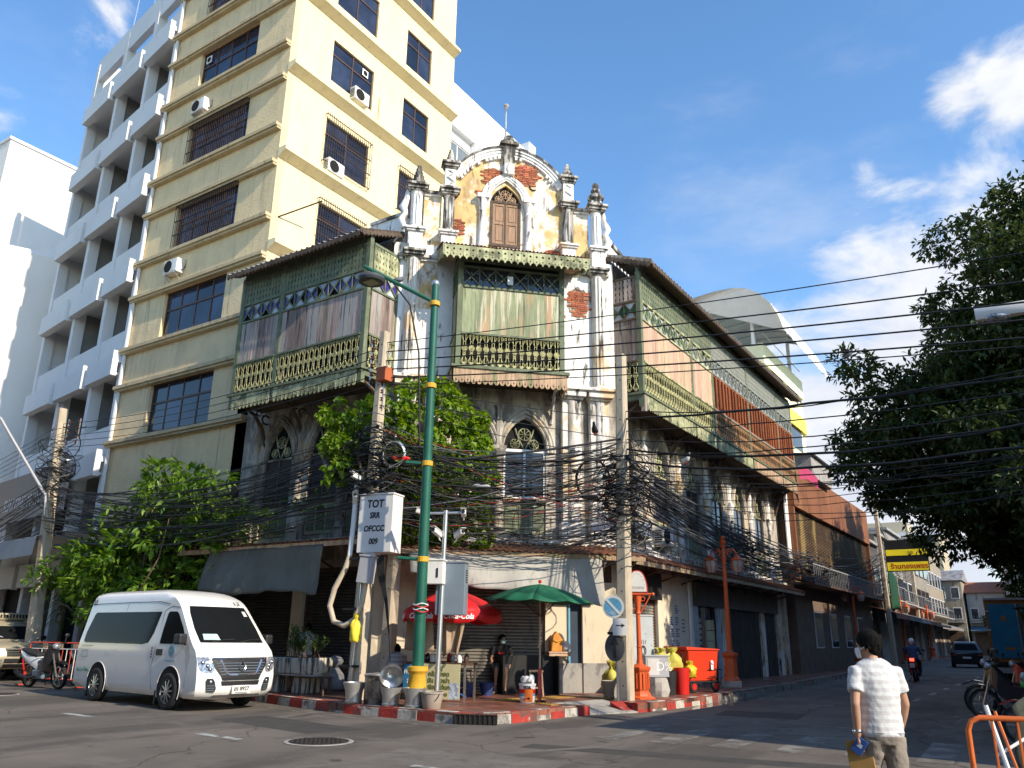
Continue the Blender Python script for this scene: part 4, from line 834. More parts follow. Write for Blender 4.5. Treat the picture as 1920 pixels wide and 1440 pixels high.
for x in (-7.8,-5.2,-2.6,-.3): MB().box(x,x+.25,-.12,-.061,.2,4.3).build('pillar', m_concg, YB)
# ---- white balcony building
WB = thing('white_balcony_building', 'grey-white apartment building with staggered balcony bands left of the yellow block', 'building', (-30.27, 16.56, 0), rad(-8.5))
m_wrec = MAT('balcony_recess_shaded', (.24,.235,.225), .9, var=.15, vs=1)  # shade of the recess put into a darker grey than the facade
bays = [(-1.62,1.1),(-5.08,-1.85),(-8.75,-5.33)]; cols = [1.02,-1.72,-5.2,-8.9]
for c in cols: MB().box(c-.16,c+.16,-.05,.4,0,31.0).build('column', m_wgrey, WB)
for k in range(7):
    zb = 27.0-3.96*k
    MB().box(-9.05,1.17,.02,1.9,zb+.35,zb+.5).build('floor_slab', m_wgrey, WB)
    for i, (a, b) in enumerate(bays):
        bd = MB().box(a,b-.09,-.34,-.26,zb,zb+.9); bd.box(b-.09,b,-.42,-.20,zb-.06,zb+.95); bd.box(b-.09,b,-.20,-.02,zb+.5,zb+.72); bd.box(a,a+.05,-.26,.0,zb,zb+.9); bd.box(a+.05,b-.09,-.26,.0,zb+.02,zb+.1)
        bd.build('balcony_band', m_wgrey, WB)
        p0, p1 = cols[i+1]+.165, cols[i]-.165; n = 2; w = (p1-p0)/n
        for j in range(n): MB().box(p0+w*j+.008,p0+w*(j+1)-.008,.0,.08,zb+.5,zb+1.97).build('parapet_panel', m_wgrey, WB)
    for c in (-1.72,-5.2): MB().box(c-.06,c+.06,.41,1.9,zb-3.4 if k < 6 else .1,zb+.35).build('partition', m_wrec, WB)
    if k:
        for i in range(3):
            cx = (cols[i]+cols[i+1])/2; d = MB().box(cx-.9,cx+.5,1.86,1.9,zb+.5,zb+2.7).build('balcony_door', m_glass, WB); MB().box(cx-.2,cx-.14,1.84,1.86,zb+.5,zb+2.7).build('door_stile', m_wht, d)
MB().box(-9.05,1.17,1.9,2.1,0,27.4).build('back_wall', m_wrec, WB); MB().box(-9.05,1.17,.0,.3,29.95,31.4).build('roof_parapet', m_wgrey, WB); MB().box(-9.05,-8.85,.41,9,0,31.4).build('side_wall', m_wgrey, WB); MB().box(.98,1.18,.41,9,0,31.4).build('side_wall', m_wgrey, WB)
MB().tube([(1.28,-.06,0),(1.28,-.06,30)], .07, 6).build('downpipe', m_wgrey, WB)
for u, h in ((-5.6,3.2),(-3.2,3.6),(.6,2.6)): MB().tube([(u,.2,31.3),(u+.25,.2,31.4+h)], [.05,.03], 5).build('antenna', m_metal, WB)
sg = MB().box(-9.5,-1.1,-.52,-.42,6.0,8.0).build('shop_sign', MAT('sign_navy', (.022,.03,.062), .5, var=.1), WB); sg['label'] = 'navy blue shop sign with pale lettering'
lettering('SUATTING YUTH', MAT('letter_pale', (.5,.5,.5), .5), sg, T(-5.9,-.53,6.75), .72, bold=.01, shear=.25, sx=.78); lettering('ต.ก.ล.', MAT('letter_pale2', (.5,.5,.5), .5), sg, T(-4.6,-.53,6.25), .3)
aw = MB(); aw.add([(-9.3,-.1,5.35),(1.1,-.1,5.35),(1.1,-1.9,4.75),(-9.3,-1.9,4.75),(-9.3,-1.95,4.1),(1.1,-1.95,4.1)], [(0,1,2,3),(3,2,5,4)]); aw.build('awning', MAT('awning_grey', (.30,.31,.32), .8, var=.1), WB, fix=False)
MB().box(-9.0,1.1,.5,.6,.2,5.2).build('shopfront', m_dark, WB)
# ---- far left white building with rounded drum
OB = thing('far_white_building', 'plain white building with a rounded drum at the far left edge', 'building', (-48.5, 18, 0))
m_ow = MAT('render_offwhite', (.76,.735,.68), .88, var=.04, vs=.4, dirt_sun=[((.55,.5,.43), .8, (2,2,.3), .6, .75, .35)])
MB().box(-14,0,0,26,0,29.9).build('wall', m_ow, OB); MB().box(-14.1,.08,-.08,26.1,29.9,30.1).build('coping', m_wgrey, OB)
for k in range(7):
    for j in range(4): f = MB().box(-1.9-j*3.2,-.25-j*3.2,-.03,.0,3+k*3.7,5.2+k*3.7).build('window', m_brown, OB); MB().box(-1.8-j*3.2,-.35-j*3.2,-.05,-.03,3.1+k*3.7,5.1+k*3.7).build('pane', m_glass, f)
MB().lathe([(8.2,0),(8.2,20.6),(8.0,20.9),(.001,20.9)], (-1.5,3.0,0), 48).build('drum', m_ow, OB, smooth=30)
# ---- white office building behind the yellow block
VB = thing('white_office_building', 'bright white office building with aluminium windows behind the yellow block', 'building', (-23.0, 27.6, 0))
VF = FR(0,0,90); m_vw = MAT('render_bright_white', (.82,.82,.81), .8, var=.03)
vh = [rectp(.9+2.9*i,3.1+2.9*i,24.6,27.7) for i in range(4)] + [rectp(.9+2.9*i,3.1+2.9*i,20.8,23.6) for i in range(4)]
MB().holed([(0,0),(16,0),(16,27.5),(11.8,28.9),(9.5,30.25),(0,30.35)], vh, 0, .6).build('wall', m_vw, VB, VF)
MB().box(-12,-.62,0,16,0,27.4).build('core', m_dark, VB)
for i in range(5): MB().box(.45+2.9*i-.12,.45+2.9*i+.12,-.25,0,18,28.6).build('fin', m_vw, VB, VF)
for i in range(4):
    for z0, z1 in ((24.6,27.7),(20.8,23.6)): window_unit(VB, VF, .9+2.9*i,3.1+2.9*i,z0,z1-.6,2,z0+.9,m_wht,MAT('glass_grey',(.16,.19,.21),.1,spec=.6) if i == 0 and z0 > 24 else bpy.data.materials['glass_grey'],.4,.07); MB().box(.95+2.9*i,3.05+2.9*i,.3,.55,z1-.6,z1).build('blind_box', m_vw, VB, VF)
MB().box(-.5,.05,8.6,9.4,30.2,31.0).build('roof_vent', m_vw, VB)
# ---- pale green building with vaulted roof terrace
GB = thing('pale_green_building', 'pale green and yellow building with vaulted metal terrace roof beyond the gallery', 'building', (-12.6, 46.5, 0))
m_pg = MAT('render_pale_green', (.56,.63,.42), .88, var=.05); m_py = MAT('render_pale_yellow', (.80,.78,.52), .88, var=.05); m_yy = MAT('paint_bright_yellow', (.72,.62,.12), .8, var=.08)
MB().box(-7,-.0,0,9,0,17.6).build('wall', m_pg, GB); MB().box(.0,.02,.05,8.9,.3,17.5).build('render_face', m_py, GB); MB().box(-7.1,.12,-.1,9.1,17.6,18.9).build('parapet', m_py, GB)
for z in (9.2,12.6,16.0):
    MB().box(.02,.2,1.0,8.8,z-1,z+.0).build('balcony', m_yy, GB); MB().box(.03,.06,1.6,4.2,z+1.0,z+2.6).build('window', m_glass, GB); MB().box(.03,.06,5.2,7.8,z+1.0,z+2.6).build('window', m_glass, GB)
prof = [(-4.6,22.2),(-3.4,22.4),(-2.2,22.5),(-1,22.45),(-.2,22.2),(.5,21.7),(1.1,20.9),(1.5,20.0),(1.7,19.2)]
va = MB(); va.loft([[(x,-.4,z) for x,z in prof] + [(x,-1.2,z-.06) for x,z in prof[::-1]], [(x,10,z) for x,z in prof] + [(x,10,z-.06) for x,z in prof[::-1]]]); va.build('vault_roof', MAT('vault_sheet',(.66,.66,.64),.5,var=.05), GB, fix=True)
for k in range(9): MB().tube([(x,-.3+1.28*k,z-.12) for x,z in prof], .05, 5).build('vault_rib', m_metal, GB)
for k in range(14): MB().box(-4.5+.27*k,-4.48+.27*k+.16,-.5,-.42,21.5,22.2).build('fascia_slat', m_metal, GB)
for x in (-4.2,-.5):
    for y in (.2,8.6): MB().box(x-.1,x+.1,y-.1,y+.1,18.9,22.2).build('post', m_wht, GB)
MB().bar((-.5,.2,20.4),(.9,-.3,21.2),.1,.1).build('brace', m_wht, GB); MB().tube([(.1,.2,19.6),(.1,8.8,19.6)],.03,5).build('handrail', m_metal, GB)
# ---- rust clad building with slatted front
RB = thing('rust_clad_building', 'low building with rust brown fascia and slatted screen after the gallery', 'building', (-9.95, 38.75, 0), rad(90))
m_rustp = MAT('corten_panel', (.23,.09,.04), .8, var=.25, vs=.6, rnd=.06, dirt_sun=[((.40,.2,.09), .8, (1,1.5,.35), .54, .68, .6), ((.14,.055,.03), 1.2, Z3, .56, .68, .6)])
m_slat = MAT('slat_timber_dappled', (.10,.06,.03), .7, var=.35, vs=1.2, rnd=.25, dirt_sun=[((.5,.36,.14), .7, (1,1,.3), .56, .66, .7)])  # bright blotches are sun patches put into the timber colour
m_dbrick = MAT('facade_dark_brown', (.15,.105,.08), .85, var=.2, vs=2)
MB().box(0,18.5,.2,9,0,9.6).build('core', m_dbrick, RB); MB().box(0,18.5,.0,.19,0,4.3).build('wall', m_dbrick, RB)
for i in range(7): MB().box(.02+2.64*i,2.62+2.64*i,-.35,.18,7.7,9.75).build('fascia_panel', m_rustp, RB)
for x in (0,18.3): MB().box(x,x+.22,-.3,.15,4.3,7.7).build('end_post', m_rustp, RB)
for i in range(40): MB().box(.25,18.25,-.12,-.04,4.5+.08*i,4.545+.08*i).build('slat', m_slat, RB)
for i in range(8): MB().box(.3+2.5*i,.36+2.5*i,-.02,.1,4.4,7.7).build('mullion', m_grille, RB)
MB().box(0,18.5,-.95,.0,4.1,4.2).build('canopy', m_brown, RB)
for x in (3.2,6.4,9.9,13.4): f = MB().box(x,x+1.5,-.04,.0,1.3,3.0).build('window', m_wht, RB); MB().box(x+.06,x+1.44,-.05,-.042,1.36,2.94).build('pane', m_glass, f)
m_railp = MAT('railing_grey', (.3,.3,.3), .6)
for i in range(46): MB().box(.3+.38*i,.33+.38*i,-.9,-.87,4.2,5.0).build('railing_bar', m_railp, RB)
MB().box(.2,18,-.91,-.86,5.0,5.05).build('handrail', m_railp, RB)
wp_ = MB().box(-.55,.25,-.05,.0,5.0,8.3).build('white_board', m_wht, RB)
# ---- row of shophouses down the street
SHO = [(57.6,64,-10.3,8.2,(.10,.095,.09),'grey shophouse with a green net over its front past the rust building'), (64,70,-10.4,9.2,(.16,.15,.13),'beige shophouse behind the yellow sign with a white balcony'), (70,77,-10.6,10.2,(.30,.28,.26),'white two storey shophouse with metal awning down the street'), (77,86,-10.8,9.0,(.17,.15,.13),'brownish shophouse with striped awning down the street'), (86,98,-11.2,10.6,(.28,.25,.2),'cream shophouse near the parked black car'), (98,120,-12,12.5,(.32,.27,.2),'tall cream building at the far end of the street')]
for i, (y0, y1, x, h, c, lab) in enumerate(SHO):
    t = thing('shophouse', lab, 'building', (x, y0, 0), rad(90), 'shophouses receding down the right street'); W_ = y1-y0; mm = MAT('render_shop', c, .9, var=.15, vs=.8, dirt_sun=[((.08,.075,.07), 1.2, VS, .52, .68, .8)])
    MB().box(0.02,W_-.02,.0,8,0,h).build('wall', mm, t); MB().box(0,W_,-.25,8.1,h,h+.2).build('cornice', m_concg, t)
    MB().add([(.05,0,3.9),(W_-.05,0,3.9),(W_-.05,-1.7,3.4),(.05,-1.7,3.4),(.05,-1.72,3.1),(W_-.05,-1.72,3.1)], [(0,1,2,3),(3,2,5,4)]).build('awning', [m_rust,m_tarpd,m_corr][i%3], t, fix=False)
    n = max(2, int(W_/2.6)); w = W_/n
    for j in range(n):
        for z in ([5.0] if h < 10 else [5.0,8.0]):
            f = MB().box(w*j+.4,w*(j+1)-.4,-.06,.0,z,z+1.7).build('window', m_wht if i%2 else m_brown, t); MB().box(w*j+.5,w*(j+1)-.5,-.08,-.06,z+.08,z+1.62).build('pane', m_glass, f)
        MB().box(w*j+.2,w*(j+1)-.2,-.05,.0,.2,3.0).build('shutter', [m_dbrick,m_concg,m_brown][(i+j)%3], t); MB().box(w*j-.12,w*j+.12,-.14,.0,.2,3.6).build('pillar', m_concg, t)
    for j in range(5): MB().box(W_*.12*j+.5,W_*.12*j+.55,-.9,-.86,4.6,5.5).build('balcony_bar', m_railp, t)
    MB().box(.4,W_-.4,-.92,.0,4.5,4.6).build('balcony_slab', m_concg, t); MB().box(.4,W_-.4,-.93,-.85,5.5,5.55).build('handrail', m_railp, t)
m_rtile = MAT('roof_tile_red',(.3,.11,.06),.85,var=.2); m_lbl = MAT('awning_blue',(.08,.16,.25),.7)
FB = thing('distant_cream_block', 'distant cream apartment block with flat roof above the shophouses', 'building', (-20, 135, 0)); m_crm = MAT('render_cream', (.44,.37,.26), .9, var=.06)
MB().box(-6,7,0,10,0,17).build('wall', m_crm, FB); MB().box(-9,2,6,16,0,20).build('tower', m_crm, FB); MB().box(-6.4,7.4,-.5,10.5,17,17.5).build('roof_slab', m_wgrey, FB)
for k in range(3):
    for j in range(4): MB().box(-5+3*j,-3+3*j,-.06,.0,7+4*k,9+4*k).build('window', m_glass, FB)
for i, (x, w, h, c, lab) in enumerate(((-15,5,9.5,(.34,.29,.22),'small tan house at the end of the street'),(-9.8,4.5,8.0,(.42,.4,.36),'small pale house with a blue awning at the end of the street'),(-5.1,5,10.5,(.36,.33,.28),'three storey beige house at the end of the street'),(0,6,8.5,(.44,.38,.28),'wide cream house at the end of the street'))):
    t = thing('end_house', lab, 'building', (x, 122+2*(i%2), 0)); mm = MAT('render_end', c, .9, var=.15, vs=.6, dirt_sun=[((.08,.075,.07), .9, VS, .52, .68, .8)]); MB().box(.02,w-.02,0,8,0,h).build('wall', mm, t)
    MB().add([(-.2,-.5,h),(w+.2,-.5,h),(w+.2,4,h+1.6),(-.2,4,h+1.6),(w+.2,8.4,h),(-.2,8.4,h)],[(0,1,2,3),(3,2,4,5),(0,3,5),(1,4,2)]).build('roof', m_rtile if i % 2 else m_corr, t)
    MB().add([(.1,0,3.8),(w-.1,0,3.8),(w-.1,-1.6,3.2),(.1,-1.6,3.2)],[(0,1,2,3)]).build('awning', [m_tarpd,m_lbl,m_rust,m_corr][i], t, fix=False)
    for z in ((4.6,) if h < 9 else (4.6,7.2)):
        for j in range(3): f = MB().box(w*(j+.2)/3,w*(j+.8)/3,-.08,0,z,z+1.5).build('window', m_wht, t); MB().box(w*(j+.25)/3,w*(j+.75)/3,-.1,-.08,z+.1,z+1.4).build('pane', m_glass, f)
    MB().box(.4,w-.4,-.05,0,.2,3).build('shutter', m_dbrick, t); MB().box(.2,w-.2,-.8,0,4.2,4.3).build('balcony_slab', m_concg, t)
    for j in range(12): MB().box(.25+(w-.5)*j/11,.3+(w-.5)*j/11,-.78,-.74,4.3,5.1).build('balcony_bar', m_railp, t)
m_shade = MAT('render_dull_beige', (.30,.26,.2), .9, var=.12)
# ---- opposite side of the right street (outside the frame; it shades the roadway)
for (y0, y1, h, lab) in ((13.2,23.2,6.6,'low shophouse on the near right side of the street outside the picture'),(23.2,40,12.0,'three storey shophouse on the right side of the street outside the picture'),(40,120,11.0,'long shophouse terrace further up the right side of the street')):
    t = thing('opposite_shophouse', lab, 'building', (3.4, y1, 0), rad(-90)); W_ = y1-y0
    MB().box(.02,W_-.02,0,9,0,h).build('wall', m_crm, t); MB().box(0,W_,-.3,9.1,h,h+.25).build('cornice', m_concg, t); n = int(W_/3.5); w = W_/n
    for j in range(n):
        MB().box(w*j+.3,w*(j+1)-.3,-.05,.0,.2,3.0).build('shutter', m_concg, t)
        for z in np.arange(4.2, h-1.6, 3.2): f = MB().box(w*j+.7,w*(j+1)-.7,-.05,.0,z,z+1.5).build('window', m_brown, t); MB().box(w*j+.78,w*(j+1)-.78,-.07,-.05,z+.08,z+1.42).build('pane', m_glass, f)
for (x0, x1, h, lab) in ((-62,-34,16,'unseen five storey block across the left street added to dim the sky light'),(-34,-9,14,'unseen four storey block behind the viewer added to dim the sky light on the left street'),(-9,9,13,'unseen block behind the viewer facing the corner added to dim the sky light')):  # unseen blocks added to cut the fill light from the sky
    t = thing('unseen_block', lab, 'building', (x1, -6.5, 0), rad(180)); W_ = x1-x0; MB().box(.02,W_-.02,0,10,0,h).build('wall', m_shade, t); MB().box(0,W_,-.3,10.1,h,h+.25).build('cornice', m_concg, t); n = int(W_/3.6); w = W_/n
    for j in range(n):
        MB().box(w*j+.3,w*(j+1)-.3,-.05,.0,.2,3.2).build('shutter', m_brown, t)
        for z in np.arange(4.4, h-1.8, 3.3): f = MB().box(w*j+.6,w*(j+1)-.6,-.05,.0,z,z+1.7).build('window', m_brown, t); MB().box(w*j+.68,w*(j+1)-.68,-.07,-.05,z+.08,z+1.62).build('pane', m_glass, f)
pr = tag(MB().prismz([(-.3,13.0),(3.4,13.0),(3.4,120),(-2.2,120),(-.9,40)], 0, .15).build('pavement', m_tile), kind='structure')
# ================================================================== ground floor of the corner shophouse
m_shut = MAT('shutter_steel', (.20, .175, .15), .55, metal=.35, var=.2, vs=2, dirt_sun=[((.08,.065,.055), 2, (1,1,.5), .52, .66, .7)])
m_shutshade = MAT('shutter_shaded', (.075,.068,.06), .6, metal=.3, var=.2, vs=2)  # steel shutter darkened: gloom under the awning put into its colour
m_shutl = MAT('shutter_silver', (.42, .39, .33), .5, metal=.35, var=.15, vs=2, dirt_sun=[((.16,.14,.12), 2, (1,1,.5), .54, .68, .6)])
m_wallg = MAT('ground_wall_cream', (.68, .59, .45), .88, var=.07, vs=1.2, dirt_sun=[((.42,.31,.2), 1.3, (1.5,1.5,.6), .54, .7, .55), ((.14,.12,.1), 2.6, VS, .6, .72, .6)], bump=(14, .25))
m_dado = MAT('dado_grey', (.34, .325, .30), .85, var=.12, vs=2, dirt_sun=[((.10,.095,.09), 1.7, (1.5,1.5,.8), .54, .68, .7)], bump=(16, .3))
m_dblue = MAT('door_dark_blue', (.035, .055, .085), .55, var=.2); m_lblue = MAT('pipe_light_blue', (.16,.38,.55), .5, var=.1)
def slats(par, F, x0, x1, z0, z1, m, y=.1, p=.085):
    me = MB().prismx([(y,0),(y-.028,p*.25),(y-.028,p*.6),(y,p*.93),(y+.015,p*.93),(y+.015,0)], x0, x1).mesh('shutter_slat', m); s = MB().box(x0-.06,x0,y-.05,y+.02,z0,z1); s.box(x1,x1+.06,y-.05,y+.02,z0,z1); s.box(x0-.06,x1+.06,y-.06,y+.03,z1-.09,z1+.0); s = s.build('shutter_rails', m_brown, par, F)
    for i in range(int((z1-z0)/p)): link('shutter_slat', me, s, T(0,0,z0+i*p))
MB().box(-.2,1.0,0,.4,PZ,3.6).build('wall', m_wallg, BLD, FC); slats(BLD, FC, 1.08, 4.4, PZ, 3.4, m_shut); MB().box(1.0,4.5,-.02,.4,3.4,3.62).build('lintel', m_concg, BLD, FC)
MB().box(4.46,5.06,-.02,.4,.95,3.6).build('wall', m_wallg, BLD, FC); MB().box(4.46,5.12,-.06,.4,PZ,.95).build('dado', m_dado, BLD, FC)
MB().box(5.06,5.52,.12,.2,PZ,3.4).build('door', m_dblue, BLD, FC); MB().tube([(5.14,.04,.95),(5.14,.04,3.5)],.04,8).build('pipe', m_lblue, BLD, FC); MB().box(5.12,5.52,-.01,.11,PZ,.95).build('dado', m_dado, BLD, FC)
MB().box(5.52,6.44,-.02,.4,.96,3.1).build('wall', m_wallg, BLD, FC); MB().box(5.52,6.47,-.05,.4,PZ,.96).build('dado', m_dado, BLD, FC); MB().box(5.5,6.5,-.07,.4,2.55,2.62).build('moulding', m_wallg, BLD, FC); MB().box(5.52,6.4,.0,.4,3.1,3.62).build('lintel', m_darkwood, BLD, FC)
MB().box(6.42,6.6,-.06,.4,.3,1.45).build('dark_post', m_brown, BLD, FC)
for a, b in ((-6.9,-6.4),(-3.4,-2.95),(-.35,.1)): MB().box(a,b,-.02,.4,PZ,3.6).build('pillar', m_wallg, BLD, FL)
slats(BLD, FL, -6.3,-3.5,PZ,3.4,m_shutshade); slats(BLD, FL, -2.85,-.45,PZ,3.4,m_shutshade); MB().box(-6.9,.05,.0,.4,3.4,3.62).build('lintel', m_concg, BLD, FL)
MB().box(-6.15,-5.9,-.03,.02,1.2,2.4).build('red_notice', MAT('paper_red',(.32,.03,.02),.8), BLD, FL)
slats(BLD, FRR, .35, 2.8, PZ, 2.75, m_shutl, .02); MB().box(.0,.3,-.02,.35,PZ,3.6).build('pillar', m_wallg, BLD, FRR); MB().box(.3,2.95,-.25,.35,2.75,3.55).build('shop_board', MAT('board_black',(.03,.028,.027),.6), BLD, FRR)
wr = MB().box(2.98,5.5,-.03,.35,PZ,3.6).build('wall', m_wallg, BLD, FRR); MB().box(2.95,3.35,-.09,.0,PZ,3.0).build('pillar', m_wallg, BLD, FRR)
m_paper = MAT('paper_notice', (.6,.58,.55), .8, var=.1); m_print = MAT('print_grey', (.11,.10,.12), .8, var=.5, vs=30)
for i in range(4):
    for j in range(2):
        if i == 0 and j == 0: continue
        n_ = MB().box(4.0+.42*j,4.38+.42*j,-.034,-.031,2.35-.36*i,2.68-.36*i).build('notice', m_paper, wr)
        for k in range(4): MB().box(4.03+.42*j,4.03+.42*j+U(.15,.3),-.037,-.0345,2.62-.36*i-.07*k,2.655-.36*i-.07*k).build('print_line', m_print, n_)
for k in range(4): MB().box(5.0,5.22,-.034,-.031,2.2-.12*k,2.24-.12*k).build('print_line', m_print, wr)
MB().tube([(5.62,-.08,PZ),(5.62,-.08,3.5)],.04,6).build('pipe', m_wht, BLD, FRR); MB().tube([(5.78,-.08,PZ),(5.78,-.08,3.5)],.03,6).build('pipe', m_wallg, BLD, FRR); MB().box(5.5,6.1,-.02,.35,PZ,3.6).build('wall', m_wallg, BLD, FRR)
m_btile = MAT('tile_pale_blue', (.34,.42,.50), .35, var=.1, rnd=.1)
for k in range(9):
    for x in (6.12,8.35): MB().box(x,x+.34,-.06,.02,PZ+.28*k+.005,PZ+.28*k+.275).build('jamb_tile', m_btile, BLD, FRR)
sw = MB().box(6.5,8.3,.12,.16,PZ,2.7).build('shop_window', m_glass, BLD, FRR); MB().box(7.35,7.42,.06,.12,PZ,2.7).build('mullion', m_metal, sw)
m_card = MAT('carton_tan', (.48,.42,.26), .8, var=.1, rnd=.15)
for i in range(5):
    for j in range(2): MB().box(7.5+.38*j,7.86+.38*j,.04,.11,.5+.36*i,.84+.36*i).build('carton', m_card, sw)
MB().box(6.7,7.0,.05,.11,1.0,2.4).build('banner', m_letter, sw)
for k in range(7): MB().box(6.76,6.94,.04,.049,1.05+.19*k,1.18+.19*k).build('banner_mark', m_card, sw)
def bars(par, F, x0, x1, z0, z1, m):
    g = MB(); g.box(x0,x1,.02,.05,z0,z0+.05); g.box(x0,x1,.02,.05,z1-.05,z1); g = g.build('folding_gate', m, par, F); n = int((x1-x0)/.1); me = MB().box(-.022,.022,-.0,.03,z0,z1).mesh('gate_bar', m)
    for i in range(n): link('gate_bar', me, g, T(x0+(x1-x0)*(i+.5)/n, -.01+.02*(i%2), 0))
    MB().box(x0,x1,.1,.12,z0,z1).build('gate_back', m_dark, g)
m_gate = MAT('gate_dark_steel', (.10,.10,.105), .5, metal=.5, var=.2)
bars(BLD, FRR, 9.3,13.5,PZ,2.7,m_gate); bars(BLD, FRR, 14.1,15.9,PZ,2.7,m_gate)
for a, b in ((8.7,9.25),(13.55,14.05),(15.95,16.6),(17.1,17.6)): MB().box(a,b,-.08,.35,PZ,3.6).build('pillar', m_plaster, BLD, FRR)
MB().box(16.6,17.1,.1,.3,PZ,3.6).build('wall', m_wallg, BLD, FRR); MB().box(6.1,15.95,-.14,.3,2.72,3.5).build('shop_board', MAT('board_brown_grey',(.10,.085,.075),.7,var=.25,vs=2), BLD, FRR)
# corrugated awning roofs and their tarpaulins
def awn(F, u0, u1, out, z0, z1, m, e0=0, e1=0):
    corrugated((u0+e0,-out,z1),(u1+e1,-out,z1),(u0,.0,z0),(u1,.0,z0), int((u1-u0)*6), .022).build('awning_roof', m, BLD, F, smooth=40)
    MB().box(u0+e0*.9,u1+e1*.9,-out+.04,-out+.09,z1-.16,z1-.03).build('awning_fascia', m_peach, BLD, F)
    for i in range(int((u1-u0)/1.6)+1): u = u0+.3+1.6*i; MB().bar((u,-.02,3.35),(u,-out+.1,z1-.08),.05,.05).build('awning_strut', m_brown, BLD, F)
awn(FL, -6.9, .0, 1.55, 4.12, 3.95, m_rust, 0, .62); awn(FC, -.0, 6.4, 1.55, 4.12, 3.74, m_rust, -.62, .5); awn(FRR, .0, 17.5, 1.0, 4.1, 3.72, m_rust, -.45, 0)
def tarp(F, u0, u1, y0, y1, zt, zb0, zb1, m, seed, nm='tarpaulin'):
    r = random.Random(seed); ph = [r.uniform(0,6) for _ in range(4)]; W_ = u1-u0; rows = 12; cs = 46; grid = []
    for i in range(rows+1):
        t = i/rows; row = []
        for j in range(cs+1):
            s = j/cs; zb = zb0+(zb1-zb0)*s + .05*sin(9*s+ph[0]) + .02*sin(31*s)
            f = (.055*sin(13*s+ph[1]+1.5*t) + .03*sin(29*s+ph[2]-2*t))*t**.7 + .12*t*sin(pi*t*.9)*sin(3.0*s+ph[3])
            row.append((u0+W_*s + .05*t*sin(7*s+ph[2]) - (.15*t if j == cs else 0)*0, y0+(y1-y0)*t+f, zt+(zb-zt)*t))
        grid.append(row)
    o = MB().sheet(grid).build(nm, m, BLD, F, smooth=60, fix=False); sl_ = o.modifiers.new('s','SOLIDIFY'); sl_.thickness = .006
    return o
tarp(FC, .55, 5.62, -1.5, -1.72, 3.62, 3.05, 2.42, m_tarp, 3); tarp(FL, -5.35, -.75, -1.5, -1.78, 3.86, 2.66, 2.60, m_tarpd, 8)
# debris and leaves on the awning roof
lf = MB(); r = random.Random(5)
for k in range(420):
    F_ = r.choice((0,1,1,2)); u = r.uniform(-6.5,-.1) if F_ == 0 else (r.uniform(.1,6.2) if F_ == 1 else r.uniform(.2,9)); o_ = r.uniform(.05,.9); Fm = [FL,FC,FRR][F_]
    p = Fm @ Vector((u,-o_,4.14-.25*o_*.8+.02)); a = r.uniform(0,6.3); d = Vector((cos(a),sin(a),r.uniform(-.2,.6)))*.06; e = Vector((-sin(a),cos(a),r.uniform(-.3,.5)))*.035
    b_ = len(lf.v); lf.v += [tuple(p-d),tuple(p+e),tuple(p+d),tuple(p-e)]; lf.f.append([b_,b_+1,b_+2,b_+3]); lf.m.append(0)
o = lf.build('fallen_leaves', MAT('leaf_litter',(.25,.12,.04),.9,island=.5), None, BLD.matrix_basis @ T(0,0,0), fix=False); o.location = (-14.9,16.4,PZ); tag(o, 'dry brown leaves lying on the rusty awning roof', 'leaves', kind='stuff')
# ================================================================== poles and street furniture
def cpole(lab, base, top, w0=.30, w1=.19, grp='concrete utility poles'):
    t = thing('utility_pole', lab, 'utility pole', base, 0, grp); d = Vector(top)-Vector(base); m = MB()
    ring = lambda c, w: [Vector(c)+Vector(p)*w for p in ((-.5,-.34,0),(-.34,-.5,0),(.34,-.5,0),(.5,-.34,0),(.5,.34,0),(.34,.5,0),(-.34,.5,0),(-.5,.34,0))]
    m.loft([ring(d*k, w0+(w1-w0)*k) for k in (0,.25,.5,.75,1)]); m.build('shaft', m_conc, t)
    for k in range(int(d.length/.55)):
        c = d*((k+.6)*.55/d.length); w = w0+(w1-w0)*(k+.6)*.55/d.length
        MB().lathe([(.018,-.001),(.018,.004)], c+Vector((.02,-w*.5,0)), 8, Matrix.Rotation(pi/2,3,'X')).build('bolt_hole', m_dark, t)
    return t
pA = cpole('leaning concrete utility pole with the white lettered box left of the green lamp post', (-13.66,14.35,PZ), (-13.56,14.45,9.15), .34, .21)
pB = cpole('shorter concrete utility pole just behind the white lettered box', (-13.97,15.72,PZ), (-13.92,15.77,7.4), .34, .22)
pC = cpole('concrete utility pole standing behind the blue no parking sign', (-8.99,18.72,PZ), (-8.87,18.76,8.97), .36, .24)
pD = cpole('concrete utility pole at far left in front of the balcony building', (-29.35,15.05,PZ), (-29.7,14.69,9.45), .42, .28)
pE = cpole('far utility pole beside the yellow and black sign', (-9.0,57.5,PZ), (-9.05,57.5,10.9), .32, .2); pF = cpole('distant utility pole beyond the yellow and black sign', (-10.2,80,PZ), (-10.2,80,12), .34, .22)
m_ins = MAT('insulator_brown', (.09,.03,.02), .2, var=.2)
def rack(t, z0, n, dz, off, M=None):
    for i in range(n):
        MB().lathe([(.03,-.05),(.055,-.04),(.035,0),(.055,.04),(.03,.05)], (off[0],off[1],z0+i*dz), 8).build('insulator', m_ins, t)
    MB().bar((off[0]*1.2,off[1]*1.2,z0-.1),(off[0]*1.2,off[1]*1.2,z0+(n-1)*dz+.1),.03,.03).build('rack_bar', m_metal, t)
rack(pA, 7.6, 6, .22, (-.17,-.02)); rack(pA, 6.9, 4, .2, (.18,.03)); rack(pC, 6.6, 4, .2, (.17,.05)); rack(pD, 8.0, 5, .2, (-.25,-.05)); rack(pD, 8.0, 5, .2, (.22,.05)); rack(pE, 9.2, 5, .22, (-.15,0))
